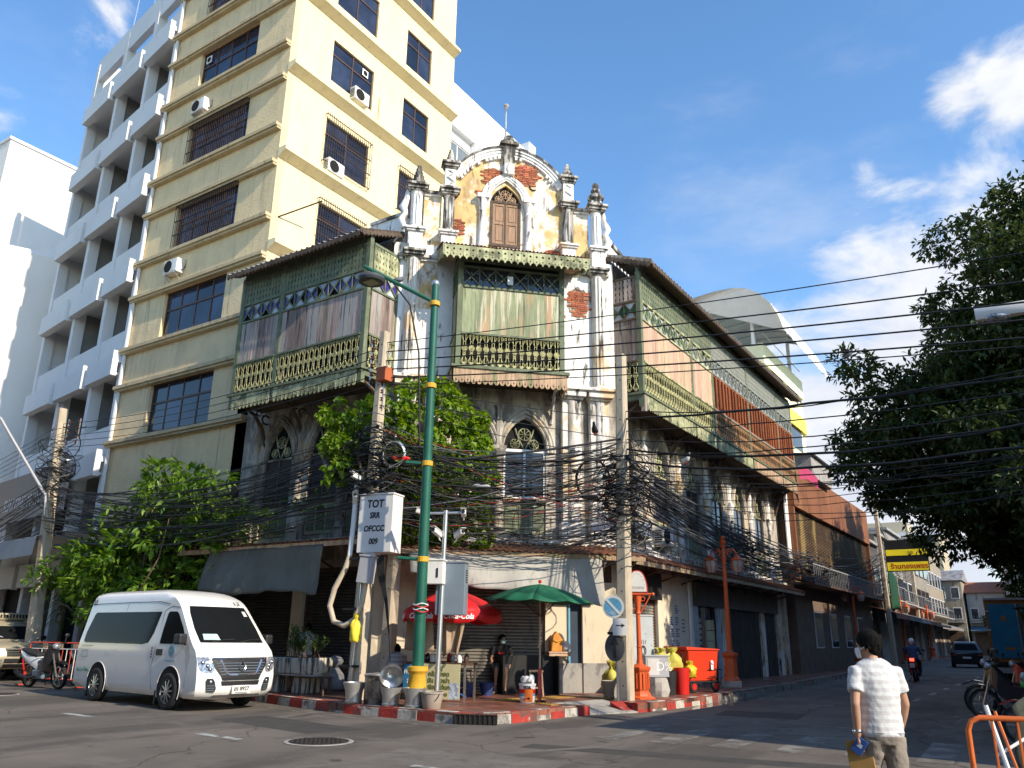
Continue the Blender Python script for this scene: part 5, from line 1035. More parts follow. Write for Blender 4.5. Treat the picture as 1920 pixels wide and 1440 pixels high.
MB().bar((-.65,-.05,5.7),(.85,.2,5.6),.09,.07).build('cross_arm', m_darkwood, pA); MB().bar((-.35,-.1,5.65),(.02,-.05,4.7),.05,.05).build('arm_brace', m_woodlit, pA); MB().box(.12,.42,-.15,.15,7.55,7.9).build('junction_box', MAT('box_rust_orange',(.42,.11,.04),.7), pA)
rb_ = pA
# conduit on pole A
cd_ = thing('conduit', 'looping grey cable conduit strapped to the leaning utility pole', 'conduit', (-13.66,14.35,PZ))
MB().tube([(-.22,-.2,4.9),(-.22,-.22,4.0),(-.24,-.25,3.2)],.06,8).build('pipe', m_wht, cd_, smooth=50)
MB().tube([(-.24,-.25,3.2),(-.30,-.3,2.9),(-.52,-.38,2.45),(-.6,-.42,2.05),(-.45,-.4,1.7),(-.15,-.35,1.6),(.12,-.3,1.75),(.26,-.25,2.1),(.3,-.22,2.55)],.065,8).build('hose', m_conc, cd_, smooth=60); MB().tube([(.18,-.26,2.6),(.16,-.26,1.6),(.1,-.26,.9),(.04,-.26,.0)],.045,8).build('pipe', m_metal, cd_, smooth=50)
for z in (.7,1.95,3.1): MB().box(-.3,.22,-.3,-.16,z,z+.05).build('strap', m_black, cd_)
def cabinet(name, lab, cat, M, w, d, h, m, slope=False):
    t = thing(name, lab, cat); t.matrix_world = M; MB().box(-w/2,w/2,-d/2,d/2,0,h).build('housing', m, t, bevel=.012); MB().box(-w/2-.02,w/2+.02,-d/2-.02,d/2+.02,h,h+.04).build('lid', m, t, bevel=.01); return t
m_boxw = MAT('cabinet_white', (.70,.68,.65), .5, var=.05, dirt_sun=[((.45,.4,.34), 2, (2,2,.5), .6, .74, .4)]); m_boxg = MAT('cabinet_grey', (.17,.21,.245), .45, var=.08); m_boxs = MAT('cabinet_silver', (.40,.40,.42), .45, var=.08)
tb = cabinet('telecom_box', 'large white telecom box lettered in black on the leaning utility pole', 'utility box', T(-13.22,14.35,PZ+3.25) @ RZ(12), .92, .48, 1.35, m_boxw)
for s, z, k in (('TOT',1.13,.26),('SRR',.86,.19),('OFCCC',.55,.19),('009',.25,.19)): lettering(s, m_letter, tb, T(-.02,-.245,z), k, bold=.006, shear=.1, sx=.85)
MB().box(-.3,.0,-.2,.1,-.08,0).build('cable_gland', m_boxw, tb)
for k in range(7): MB().tube([(.0+.03*k,-.05,-.05),(.02+.03*k,.0,-.5),(.2+.01*k,.1,-1.1),(.34,.15,-1.9),(.36,.2,-2.4)],.014,5).build('cable', m_blk, tb)
sb = cabinet('meter_box', 'small tilted grey box below the white lettered telecom box', 'utility box', T(-13.36,14.1,PZ+2.55) @ RZ(14) @ Matrix.Rotation(.12,4,'Y'), .32, .28, .6, m_boxs)
# green lamp post
lp = thing('lamp_post', 'tall green street lamp post with yellow bands and one long arm', 'street lamp', (-11.45,13.86,PZ))
MB().tube([(0,0,.0),(-.0,0,9.55)],[.13,.085],14).build('pole', m_gpaint, lp, smooth=40); MB().lathe([(.27,0),(.25,.03),(.17,.62),(.19,.66),(.22,.7),(.22,.78),(.16,.8)],(0,0,0),16).build('base', m_yelpaint, lp, smooth=35); MB().ball((0,0,9.6),.1,10,8).build('cap', m_metal, lp, smooth=60)
for z in (9.06,6.98,5.13,3.0): MB().lathe([(.12,-.06),(.132,-.05),(.132,.05),(.12,.06)],(0,0,z),14).build('band', m_yelpaint, lp)
arm = MB().tube([(0,0,9.1),(-1.35,-1.1,9.95)],.05,8).build('arm', m_gpaint, lp, smooth=40); MB().tube([(-.85,-.7,9.65),(-.45,-.38,9.0),(-.25,-.2,7.8),(-.15,-.12,5.5)],.022,5).build('cable', m_blk, lp)
hd = MB().lathe([(.001,.12),(.2,.11),(.32,.04),(.34,-.02),(.31,-.08),(.001,-.085)],(-1.2,-.98,9.62),18).build('lamp_head', MAT('lamp_dark_grey',(.06,.065,.07),.5), lp, smooth=30); MB().box(-1.36,-1.04,-1.12,-.84,9.525,9.535).build('lamp_lens', MAT('lens_pale_yellow',(.35,.34,.2),.3), hd)
MB().tube([(-.05,-.05,5.13),(-.38,-.3,5.15)],.04,7).build('stub_arm', m_gpaint, lp); MB().tube([(-.05,-.05,3.0),(-.45,-.32,3.03)],.04,7).build('stub_arm', m_gpaint, lp)
for k in range(4): MB().tube([(.16*cos(a+k),.16*sin(a+k),1.9+.05*k+.02*sin(3*a)) for a in np.linspace(0,6.2,14)],.012,4).build('tape', [m_red,m_wht][k%2], lp)
# CCTV mast
m_steel = MAT('galvanised_steel', (.62,.63,.64), .35, metal=.8, var=.08)
cm_ = thing('camera_mast', 'slim silver mast with surveillance cameras right of the green lamp post', 'camera mast', (-11.4,14.46,PZ)); MB().tube([(0,0,0),(.04,.04,4.15)],[.06,.05],10).build('pole', m_steel, cm_, smooth=40); MB().tube([(-.3,-.18,4.08),(.36,.22,4.1)],.03,6).build('cross_bar', m_steel, cm_); MB().lathe([(.11,0),(.11,.02)],(0,0,0),12).build('base_plate', m_steel, cm_)
def camera_(lab, loc, rz, tilt=-.3):
    t = thing('security_camera', lab, 'camera', loc, rz, 'white bullet cameras'); t.rotation_euler = (tilt,0,rz)
    MB().box(-.055,.055,-.2,.12,-.055,.055).build('housing', m_boxw, t, bevel=.02); MB().box(-.065,.065,-.26,.1,.06,.07).build('hood', m_boxw, t); MB().lathe([(.04,0),(.04,.02)],(0,-.2,0),12,Matrix.Rotation(pi/2,3,'X')).build('lens', m_dark, t); MB().tube([(0,.05,-.04),(0,.12,-.1),(0,.2,-.1)],.018,5).build('bracket', m_boxw, t)
camera_('white camera on the left end of the camera mast arm', (-11.75,14.2,PZ+4.08), -.9); camera_('white camera on the right end of the camera mast arm', (-11.02,14.72,PZ+4.08), .6, -.1); camera_('white camera below the arm on the camera mast facing right', (-11.1,14.65,PZ+3.6), 1.2); camera_('white camera below the arm on the camera mast facing forward', (-11.45,14.35,PZ+3.62), .1); camera_('white camera on the leaning utility pole left of the lettered box', (-13.75,14.05,PZ+5.05), -.2); camera_('small lower camera at the top of the white conduit pipe', (-13.86,14.1,PZ+4.5), .7, -.7)
kb = cabinet('control_box', 'small white control box clamped to the silver camera mast', 'utility box', T(-11.5,14.32,PZ+2.5) @ RZ(24), .5, .3, .5, m_boxw); MB().box(.1,.14,-.165,-.15,.14,.34).build('handle', m_black, kb)
gb = cabinet('grey_cabinet', 'tall grey cabinet behind the silver camera mast', 'utility box', T(-11.28,14.72,PZ+1.85) @ RZ(24), .66, .36, 1.12, m_boxg)
for k in range(6): MB().box(.331,.334,-.1,.1,.7+.05*k,.725+.05*k).build('vent_slot', m_dark, gb)
# umbrellas
def umbrella(lab, loc, R, zr, zt, m, n=8, val=0.0, wood=m_woodlit, rz=.2, tilt=0.0, zb=0.0):
    t = thing('street_umbrella', lab, 'umbrella', loc, rz); c = MB(); c2 = MB(); top = Vector((0,0,zt)); K = 6
    for k in range(n):
        a0, a1 = 2*pi*k/n, 2*pi*(k+1)/n; g = []
        for i in range(K+1):
            s = i/K; row = []
            for j in range(5):
                q = j/4; a = a0+(a1-a0)*q; e = Vector((cos(a0),sin(a0),0)).lerp(Vector((cos(a1),sin(a1),0)), q)*R*s; dr = .05*s*sin(pi*q)
                row.append((e.x, e.y, zt-(zt-zr)*(.45*s+.55*s*s)-dr+tilt*e.x))
            g.append(row)
        c.sheet(g)
        if val:
            rim = g[-1]; c.sheet([rim, [(x*1.01, y*1.01, z-val*(1.0+.25*sin(pi*j/4))) for j, (x, y, z) in enumerate(rim)]])
    o = c.build('canopy', m, t, smooth=25, fix=False); sl_ = o.modifiers.new('s','SOLIDIFY'); sl_.thickness = .004
    for k in range(n): a = 2*pi*k/n; MB().tube([(0,0,zt-.02),(R*.5*cos(a),R*.5*sin(a),zt-(zt-zr)*.36-.03),(R*cos(a),R*sin(a),zr-.015+tilt*R*cos(a))],.012,4).build('rib', m_brown, t); MB().tube([(0,0,zt-.75),(R*.5*cos(a),R*.5*sin(a),zt-(zt-zr)*.36-.04)],.008,4).build('strut', m_brown, t)
    MB().tube([(0,0,zb),(0,0,zt+.06)],.025,8).build('pole', wood, t); MB().ball((0,0,zt+.06),.045,8,6).build('finial', m_red, t)
    return t
m_ugreen = MAT('umbrella_green', (.012,.115,.055), .7, var=.15, vs=1.5, dirt_sun=[((.03,.2,.11), 1.5, Z3, .55, .7, .5)]); m_ured = MAT('umbrella_red', (.60,.012,.015), .6, var=.08)
ug = umbrella('dark green street umbrella on a wooden pole beside the paint bucket', (-10.07,16.53,PZ), 1.28, 2.22, 2.6, m_ugreen, 10, .0, rz=.1, tilt=-.035)
MB().tube([(0,0,0),(0,0,.75)],.045,8).build('pole_sleeve', MAT('sleeve_red',(.38,.06,.05),.7), ug); MB().box(-.14,.14,-.04,.04,0,.05).build('foot', m_grille, ug); MB().box(-.04,.04,-.14,.14,.001,.051).build('foot', m_grille, ug)
ur_ = umbrella('red street umbrella with white script lettering behind the green lamp post', (-12.2,15.95,PZ), 1.22, 1.98, 2.5, m_ured, 8, .2, m_steel, rz=.39)
for k, tx in ((5,'Coca-Cola'),(6,'Coca-Cola'),(4,'Coca-Cola')):
    a = 2*pi*(k+.5)/8; x, y = 1.24*cos(pi/8)*cos(a), 1.24*cos(pi/8)*sin(a); lettering(tx, m_letw, ur_, T(x*1.012,y*1.012,1.84) @ Matrix.Rotation(a+pi/2,4,'Z') @ Matrix.Rotation(-.06,4,'X'), .17, bold=.004, shear=.35, sx=.95)
m_cloth = MAT('cloth_tan', (.34,.25,.17), .9, var=.15, vs=2, dirt_sun=[((.20,.14,.09), 1.5, VS, .55, .7, .5)])
def drape(lab, p0, p1, z0, z1, seed, taper=.0):
    r = random.Random(seed); g = []
    for i in range(9):
        t = i/8; row = []
        for j in range(15): s = j/14; q = .5+(s-.5)*(1-taper*t); p = Vector(p0).lerp(Vector(p1), q); n_ = Vector((p1[1]-p0[1], -(p1[0]-p0[0]), 0)).normalized(); f = .07*sin(9*s+seed)*(.3+t)+.03*sin(23*s); row.append((p.x+n_.x*f, p.y+n_.y*f, z0+(z1-z0)*t+.06*sin(5*s+seed)*t))
        g.append(row)
    o = MB().sheet(g).build('awning_cloth', m_cloth, None, smooth=60, fix=False); o.modifiers.new('s','SOLIDIFY').thickness = .006; tag(o, lab, 'cloth', 'tan cloths hung under the red umbrella')
drape('tan cloth hanging left of the green lamp post under the red umbrella', (-12.95,15.25,0), (-12.1,15.05,0), PZ+1.9, PZ+1.05, 2); drape('tan cloth hanging right of the green lamp post under the red umbrella', (-12.0,15.1,0), (-11.3,15.35,0), PZ+1.9, PZ+1.0, 5, .5)
# street stall with posters
st = thing('food_stall', 'small food stall table with posters under the red umbrella', 'stall', (-12.15,15.55,PZ), rad(14)); MB().box(-.75,.75,-.3,.4,.78,.83).build('table_top', m_brown, st)
for x in (-.7,.7):
    for y in (-.25,.35): MB().box(x-.02,x+.02,y-.02,y+.02,0,.78).build('leg', m_metal, st)
m_post = MAT('poster_cream', (.55,.50,.28), .7, var=.08); pp = MB().box(-.42,.62,-.34,-.325,.05,.8).build('poster', m_post, st); m_olive = MAT('print_olive', (.12,.14,.03), .7)
for i, s in enumerate(('เมนู','กล้วยทอด','มัน ข้าวเม่า','เผือก ไข่นก','ถุงละ ๒๐')): lettering(s, m_olive, pp, T(.1,-.345,.72-.14*i), .13, bold=.004)
MB().box(.36,.6,-.342,-.335,.06,.4).build('photo_print', MAT('print_bluewhite',(.4,.45,.5),.6,var=.6,vs=14), pp); bs_ = MB().box(-.78,-.5,-.36,-.34,.22,.78).build('price_sign', MAT('sign_blue',(.02,.17,.34),.5), st); lettering('ครึ่ง', m_letw, bs_, T(-.64,-.365,.62), .16); lettering('โล', m_letw, bs_, T(-.64,-.365,.4), .12)
for k in range(9): x = -.65+.16*k; MB().lathe([(.055,0),(.065,.06),(.06,.14),(.03,.17),(.035,.2)],(x,U(-.15,.2),.83),8).build('jar', [m_brown,m_red,m_glass,m_wht][k%4], st, smooth=40)
# ---- pots and buckets on the kerb
m_alu = MAT('aluminium_worn', (.55,.54,.52), .38, metal=.75, var=.12, vs=6, dirt_sun=[((.25,.2,.15), 4, VS, .58, .7, .6)]); m_soot = MAT('aluminium_sooty', (.33,.29,.24), .45, metal=.6, var=.2, vs=5, dirt_sun=[((.04,.03,.025), 2.4, Z3, .48, .62, .9), ((.3,.16,.06), 3, Z3, .56, .68, .7)])
def pail(lab, x, y, r=.18, h=.36, flare=1.25, m=m_alu, grp='metal pails on the kerb'):
    t = thing('metal_pail', lab, 'pail', (x,y,PZ+.006), U(0,3), grp); MB().lathe([(r*.96,0),(r,.01),(r*1.0,.05),(r*.93,.06),(r*.98,h*.5),(r*flare,h),(r*flare+.012,h),(r*flare+.01,h-.02),(r*.95,h*.5),(r*.9,.08),(.001,.07)],(0,0,0),20).build('body', m, t, smooth=40)
    MB().tube([(r*flare*cos(a),0.02,h*.98+.0-.16*sin(a)*.9) for a in np.linspace(0,pi,10)],.008,4).build('handle', m_metal, t)
    return t
pail('bright metal pail standing alone left of the sooty cooking pot', -13.0,13.62,.19,.42); pail('metal pail under the tilted shiny bowl', -11.92,13.6,.19,.36,1.2); pail('metal pail half hidden behind the rightmost pail', -11.5,13.85,.19,.36); pail('rightmost metal pail beside the yellow lamp post base', -11.27,13.6,.2,.38,1.2)
ckp = thing('cooking_pot', 'tall sooty cooking pot with lid among the pails', 'pot', (-12.5,13.8,PZ)); MB().lathe([(.27,0),(.28,.02),(.275,.55),(.29,.56),(.29,.58),(.001,.58)],(0,0,0),24).build('body', m_soot, ckp, smooth=35); MB().lathe([(.285,.585),(.28,.61),(.08,.63),(.001,.64)],(0,0,0),24).build('lid', m_alu, ckp, smooth=35)
for s in (-1,1): MB().tube([(s*.275,-.06,.42),(s*.34,-.04,.42),(s*.34,.04,.42),(s*.275,.06,.42)],.012,5).build('handle', m_brown, ckp)
bw = MB().lathe([(.001,.0),(.12,.01),(.19,.08),(.24,.26),(.25,.27),(.235,.26),(.18,.09),(.11,.025),(.001,.02)],(0,0,0),24).build('mixing_bowl', MAT('steel_polished',(.6,.6,.6),.32,metal=.9,var=.1,vs=5), None, T(-11.9,13.6,PZ+.72) @ Matrix.Rotation(2.2,4,'X') @ Matrix.Rotation(.5,4,'Y'), smooth=50); tag(bw, 'shiny steel bowl tipped upside down over a pail', 'bowl')
pl_ = thing('plastic_bucket', 'dirty grey plastic bucket at the foot of the camera mast', 'bucket', (-10.85,13.62,PZ)); MB().lathe([(.17,0),(.18,.01),(.23,.3),(.245,.3),(.245,.33),(.225,.33),(.22,.3),(.16,.03),(.001,.03)],(0,0,0),20).build('body', MAT('plastic_dirty',(.33,.28,.23),.6,var=.2), pl_, smooth=40); MB().tube([(.235*cos(a),-.1*sin(a)-.05,.3-.2*sin(a)) for a in np.linspace(0,pi,10)],.009,4).build('handle', m_black, pl_)
pail('grey bucket by the wall left of the no parking sign', -9.55,19.1,.19,.4,1.3,MAT('bucket_grey',(.36,.34,.3),.6,var=.15))
# planter, bench, bag
m_plant = MAT('planter_concrete', (.52,.47,.38), .9, var=.1, dirt_sun=[((.04,.04,.045), 2.2, (4,4,.4), .47, .58, .92)], bump=(20,.4))
pt = thing('concrete_planter', 'stained concrete planter trough raised on stone legs beside the van', 'planter', (-16.35,15.05,PZ), rad(-2))
MB().lathe([(.36,0),(.42,.1),(.43,.3),(.42,.4),(.38,.4),(.37,.33),(.001,.33)],(.62,0,.45),18).build('trough', m_plant, pt, smooth=40); MB().box(-.85,.62,-.41,.41,.46,.84).build('trough', m_plant, pt, bevel=.03); MB().box(-.78,.6,-.34,.34,.841,.85).build('soil', MAT('soil',(.05,.035,.025),.95,var=.3), pt)
for x in (-.6,.35): MB().box(x-.18,x+.18,-.32,.32,0,.42).build('leg', m_plant, pt, bevel=.03)
MB().box(-.9,.95,-.4,.4,.42,.455).build('slab', m_concg, pt)
bn = thing('low_bench', 'small dark wooden bench right of the planter', 'bench', (-15.5,14.85,PZ), .1); MB().box(-.42,.42,-.16,.16,.38,.42).build('seat', m_darkwood, bn)
for x in (-.36,.36):
    for y in (-.12,.12): MB().box(x-.025,x+.025,y-.025,y+.025,0,.38).build('leg', m_darkwood, bn)
bag = MB(); rr = random.Random(4)
bag.loft([[(r_*cos(2*pi*k/16)*(1+.12*sin(3*k+i)), r_*.8*sin(2*pi*k/16)*(1+.1*sin(2*k+i)), z) for k in range(16)] for i, (z, r_) in enumerate(((0,.3),(.08,.36),(.25,.34),(.4,.28),(.5,.17),(.56,.1),(.62,.16),(.72,.24),(.82,.2),(.88,.06)))])
tag(bag.build('rubbish_bag', MAT('bag_grey',(.25,.25,.27),.4,var=.2,vs=5,bump=(6,.8)), None, T(-16.3,16.3,PZ), smooth=70), 'knotted grey rubbish bag by the dark shutter', 'bag')
# seat things in front of the shutter
def stool(lab, x, y, h=.55, w=.34, m=m_metal, top=m_darkwood):
    t = thing('stool', lab, 'stool', (x,y,PZ), U(0,.6)); MB().box(-w/2,w/2,-w/2,w/2,h-.04,h).build('seat', top, t, bevel=.01)
    for sx in (-1,1):
        for sy in (-1,1): MB().bar((sx*w*.4,sy*w*.4,h-.04),(sx*w*.52,sy*w*.52,0),.028,.028).build('leg', m, t)
    for sx in (-1,1): MB().bar((sx*w*.48,-w*.48,h*.3),(sx*w*.48,w*.48,h*.3),.02,.02).build('stretcher', m, t); MB().bar((-w*.48,sx*w*.47,h*.33),(w*.48,sx*w*.47,h*.33),.02,.02).build('stretcher', m, t)
    return t
stool('metal framed stool left of the seated man', -12.62,17.05,.62); stool('pale wooden stool behind the green umbrella pole', -11.2,18.2,.62,.36,m_woodlit,m_woodlit); stool('dark stool under the seated man', -12.6,18.72,.62,.34,m_black,m_black)
cb = thing('black_cabinet', 'open black box cabinet against the shutter behind the umbrella pole', 'cabinet', (-11.95,19.0,PZ), rad(45)); MB().box(-.75,.75,.0,.03,0,.95).build('back', m_black, cb); MB().box(-.75,-.71,-.45,0,0,.95).build('side', m_black, cb); MB().box(.71,.75,-.45,0,0,.95).build('side', m_black, cb)
ho = thing('blue_hose', 'coiled blue water hose on the pavement', 'hose', (-12.4,16.5,PZ)); MB().tube([((.22+.015*sin(k*.7))*cos(k*.35),(.22+.015*sin(k*.7))*sin(k*.35),.02+.004*(k%18)) for k in range(60)] ,.018,5).build('coil', MAT('hose_blue',(.03,.12,.5),.5), ho); MB().tube([(-.2,0,.02),(-.6,-.15,.02),(-1.1,-.3,.02)],.018,5).build('tail', bpy.data.materials['hose_blue'], ho)
def tub(lab, x, y, m, r=.17, h=.3): t = thing('plastic_tub', lab, 'bucket', (x,y,PZ)); MB().lathe([(r*.8,0),(r,h),(r+.02,h),(r+.02,h-.03),(r*.78,.02),(.001,.02)],(0,0,0),18).build('body', m, t, smooth=40); MB().tube([((r+.01)*cos(a),.02,h-.14*sin(a)) for a in np.linspace(0,pi,8)],.006,4).build('handle', m_wht, t)
tub('red plastic bucket left of the metal stool', -12.95,16.75,m_red); tub('dark blue plastic tub under the metal stool', -12.55,17.12,MAT('tub_blue',(.03,.05,.16),.5)); tub('dark blue plastic tub beside the seated man', -12.35,17.7,bpy.data.materials['tub_blue'])
pbk = thing('paint_bucket', 'white paint bucket with printed label and rag on the pavement corner', 'bucket', (-10.33,16.42,PZ)); MB().lathe([(.165,0),(.17,.01),(.185,.36),(.2,.36),(.2,.41),(.18,.41),(.001,.39)],(0,0,0),24).build('body', m_wht, pbk, smooth=35)
for z0, z1, m in ((.20,.29,m_red),(.145,.2,m_lblue),(.05,.14,m_wht)): MB().lathe([(.1725+.05*z0,z0),(.1725+.05*z1,z1)],(0,0,0),24).build('label_band', m, pbk, smooth=35)
for k, (a, m) in enumerate(((.5,MAT('label_orange',(.7,.16,.02),.5)),)): MB().add([(.188*cos(a+q*.1)+0,.188*sin(a+q*.1),z) for z in (.03,.31) for q in range(-5,6)], [(q,q+1,q+12,q+11) for q in range(10)]).build('label_stripe', m, pbk, RZ(-75))
lettering('TOA', m_letter, pbk, RZ(30) @ T(0,-.193,.325), .085, bold=.004); MB().add([(-.06,0,0),(.02,0,.012),(.02,0,.03),(.08,0,.0),(.02,0,-.03),(.02,0,-.012),(-.06,0,-.014)],[list(range(7))]).build('label_mark', m_letter, pbk, RZ(30) @ T(0,-.19,.095)); MB().box(-.05,-.01,-.19,-.182,.06,.09).build('label_mark', m_red, pbk, RZ(15))
rg = MB(); 
for k in range(7): rg.tube([(.13*cos(k*1.1+t*1.5)*(1-t*.5), .13*sin(k*1.1+t*1.5)*(1-t*.4), .4+.09*sin(pi*t)+.012*k) for t in np.linspace(0,1,7)], [.03,.045,.05,.045,.04,.035,.02], 7)
rg.build('rag', m_wht, pbk, smooth=70)
# spirit shelf with orange parcel on the pillar
sh_ = thing('wall_shelf', 'wooden wall shelf with orange wrapped parcel on the cream pillar', 'shelf', (0,0,0), rad(45)); sh_.location = Vector((-14.9,16.4,0)) + Vector((4.78*sqrt(.5),4.78*sqrt(.5),1.22)); MB().box(-.32,.32,-.42,-.03,0,.035).build('board', m_woodlit, sh_); MB().box(-.3,.3,-.4,-.05,-.08,-.001).build('apron', m_woodlit, sh_)
m_or = MAT('wrap_orange', (.62,.25,.04), .6, var=.15, vs=5, bump=(8,.5)); pc = MB().prism([(-.16,0),(.14,0),(.16,.3),(0,.52),(-.18,.3)], -.35, -.12).build('parcel', m_or, None, sh_.matrix_basis @ T(-.08,0,.036), bevel=.02); tag(pc, 'orange wrapped parcel shaped like a little house on the wall shelf', 'parcel'); MB().tube([(-.16,-.36,.3),(0,-.37,.24),(.16,-.36,.3)],.012,4).build('string', m_yelpaint, pc)
ball_ = MB().ball((0,0,.13),.13,10,8,(1,1,1.1)).build('wrapped_bundle', m_boxw, None, sh_.matrix_basis @ T(.2,-.22,.035), smooth=60); tag(ball_, 'white wrapped bundle beside the orange parcel', 'bundle')
# ---- signs at the ramp
sp = thing('sign_post', 'no parking sign with arrow plates on a thin steel post', 'road sign', (-9.08,18.5,PZ)); SR = RZ(18); MB().tube([(0,0,0),(0,0,2.45)],.032,8).build('post', m_steel, sp)
def disc(r, d=.012, n=28): return MB().lathe([(r,-d),(r,d)],(0,0,0),n,Matrix.Rotation(pi/2,3,'X'))
d1 = disc(.27).build('round_sign', MAT('sign_pale',(.55,.55,.52),.5), sp, T(-.05,-.05,2.15) @ SR); disc(.215,.004).build('blue_disc', MAT('sign_sky_blue',(.09,.27,.42),.5,var=.25,vs=3,dirt_sun=[((.4,.44,.46),4,Z3,.5,.62,.6)]), d1, T(0,-.016,0)); MB().cbox((0,-.024,0),(.055,.008,.46),Matrix.Rotation(-.75,3,'Y')).build('red_bar', bpy.data.materials['sign_pale'], d1)
ap = MB().box(-.17,.17,-.01,.01,-.2,.2).build('arrow_plate', m_boxw, sp, T(.12,-.06,1.68) @ SR); MB().add([(-.1,0,-.012),(.03,0,-.012),(.03,0,-.05),(.12,0,0),(.03,0,.05),(.03,0,.012),(-.1,0,.012)],[list(range(7))]).build('arrow', m_letter, ap, T(.01,-.012,.03))
d2 = disc(.24).build('round_sign', MAT('sign_dark',(.06,.06,.065),.5), sp, T(-.03,-.06,1.2) @ SR @ Matrix.Diagonal((1,1,1.35,1))); MB().add([(-.035,0,-.19),(.035,0,-.19),(.035,0,.04),(.11,0,.04),(0,0,.2),(-.11,0,.04),(-.035,0,.04)],[list(range(7))]).build('arrow', m_letter, d2, T(0,-.014,0)); MB().box(-.24,.24,-.02,.02,1.5,1.56).build('bracket', m_black, sp)
ts = thing('name_sign', 'orange cast iron post with a white rounded street name board', 'street sign', (-8.93,19.45,PZ)); RS = RZ(25)
MB().lathe([(.36,0),(.36,.03),(.27,.07),(.24,.13),(.2,.18),(.2,.2),(.215,.22),(.215,.62),(.25,.66),(.265,.7),(.265,.74),(.15,.78),(.08,.82),(.075,.9)],(0,0,0),8,None,pi/8).build('pedestal', m_orange, ts, smooth=20)
for k in range(16): a = 2*pi*k/16; MB().tube([(.215*cos(a),.215*sin(a),.24),(.215*cos(a),.215*sin(a),.6)],.016,5).build('flute', m_orange, ts)
MB().lathe([(.065,.9),(.06,1.2),(.075,1.22),(.06,1.24),(.055,2.0),(.08,2.02),(.06,2.05),(.06,2.1),(.1,2.45)],(0,0,0),12).build('post', m_orange, ts, smooth=35); cbx = MB().tube([(-.38,0,2.5),(.38,0,2.5)],.03,8); cbx.ball((-.39,0,2.5),.045,8,6); cbx.ball((.39,0,2.5),.045,8,6); cbx.build('cross_bar', m_orange, ts, RS)
for s in (-1,1):
    MB().tube([(s*.32,0,2.48),(s*.26,0,2.36),(s*.17,0,2.2),(s*.07,0,2.05)],.018,5).build('scroll', m_orange, ts, RS); MB().tube([(s*.13+.05*cos(a),0,2.38+.055*sin(a)) for a in np.linspace(0,6.28,12)],.012,4).build('scroll_ring', m_orange, ts, RS)
half = lambda w, h: [(-w,0),(w,0)] + [(w*cos(rad(a))**.8 if a < 90 else -w*abs(cos(rad(a)))**.8, h*sin(rad(a))) for a in range(6,175,12)]
bo = MB().prism(half(.27,.56), -.035, .035).build('board_rim', MAT('rim_red',(.45,.05,.03),.5), ts, RS @ T(0,0,2.54)); MB().prism(half(.235,.51), -.042, -.0355).build('board_face', m_boxw, bo, T(0,0,.02))
lettering('เยาวราช', MAT('print_faint',(.45,.38,.36),.6), bo, T(0,-.046,.12), .11); 
for k in range(9): a = rad(20+17.5*k); MB().cbox((0,0,0),(.03,.004,.012),Matrix.Rotation(-(a-pi/2),3,'Y')).build('print_mark', bpy.data.materials['print_faint'], bo, T(.2*cos(a),-.0455,.05+.42*sin(a)))
ac_unit('dirty air conditioner on the right wall just beyond the right utility pole', T(-10.38,24.4,4.45) @ RZ(90)); ac_unit('dirty air conditioner low on the right wall above the awning by the orange lamp', T(-10.38,31.6,4.3) @ RZ(90))
mbx = thing('meter_cluster', 'cluster of grey electric meters on the wall beyond the right pole', 'meters', (-10.3,22.9,4.6), rad(90))
for k in range(3): b_ = MB().box(-.5+.36*k,-.22+.36*k,-.14,0,0,.42).build('meter', m_boxs, mbx, bevel=.02); MB().lathe([(.1,0),(.1,.03)],(-.36+.36*k,-.14,.26),12,Matrix.Rotation(pi/2,3,'X')).build('dial', m_boxw, b_)
# ---- orange cast iron street lamps
def street_lamp(lab, x, y, rz=.35, H=4.6):
    t = thing('street_lamp', lab, 'street lamp', (x,y,PZ), rz, 'orange cast iron street lamps along the right street'); s = H/4.6
    MB().box(-.3,.3,-.3,.3,0,.2).build('plinth', m_concg, t, bevel=.02); MB().lathe([(.28,.2),(.27,.26),(.22,.32),(.205,.85),(.23,.9),(.27,.95),(.27,1.02),(.12,1.06),(.085,1.1)],(0,0,0),8,None,pi/8).build('pedestal', m_orange, t, smooth=20)
    MB().lathe([(.085,1.1),(.07,2.6),(.06,3.75*s),(.085,3.78*s),(.06,3.82*s),(.095,4.0*s),(.06,4.05*s),(.055,4.3*s),(.1,4.33*s),(.06,4.38*s),(.1,4.44*s),(.11,4.5*s),(.05,4.54*s),(.07,4.58*s),(.09,4.64*s),(.001,4.7*s)],(0,0,0),12).build('post', m_orange, t, smooth=35)
    for sd in (-1,1):
        MB().tube([(0,0,4.1*s),(sd*.15,0,4.25*s),(sd*.34,0,4.24*s),(sd*.42,0,4.08*s)],.028,6).build('arm', m_orange, t, smooth=50); MB().tube([(sd*(.17+.07*cos(a)),0,4.12*s+.06*sin(a)) for a in np.linspace(0,5,10)],.018,5).build('scroll', m_orange, t)
        l = MB().lathe([(.001,4.08*s),(.06,4.06*s),(.1,4.0*s),(.21,3.93*s),(.23,3.9*s),(.2,3.885*s)],(sd*.42,0,0),8).build('lantern_cap', m_orange, t); MB().lathe([(.19,3.88*s),(.19,3.72*s),(.13,3.52*s),(.1,3.5*s)],(sd*.42,0,0),8).build('lantern_glass', MAT('lantern_glass',(.36,.33,.29),.25,spec=.5) if 'lantern_glass' not in bpy.data.materials else bpy.data.materials['lantern_glass'], l)
        for k in range(8): a = 2*pi*k/8; MB().tube([(sd*.42+.195*cos(a),.195*sin(a),3.89*s),(sd*.42+.195*cos(a),.195*sin(a),3.72*s),(sd*.42+.135*cos(a),.135*sin(a),3.52*s)],.01,4).build('lantern_rib', m_orange, l)
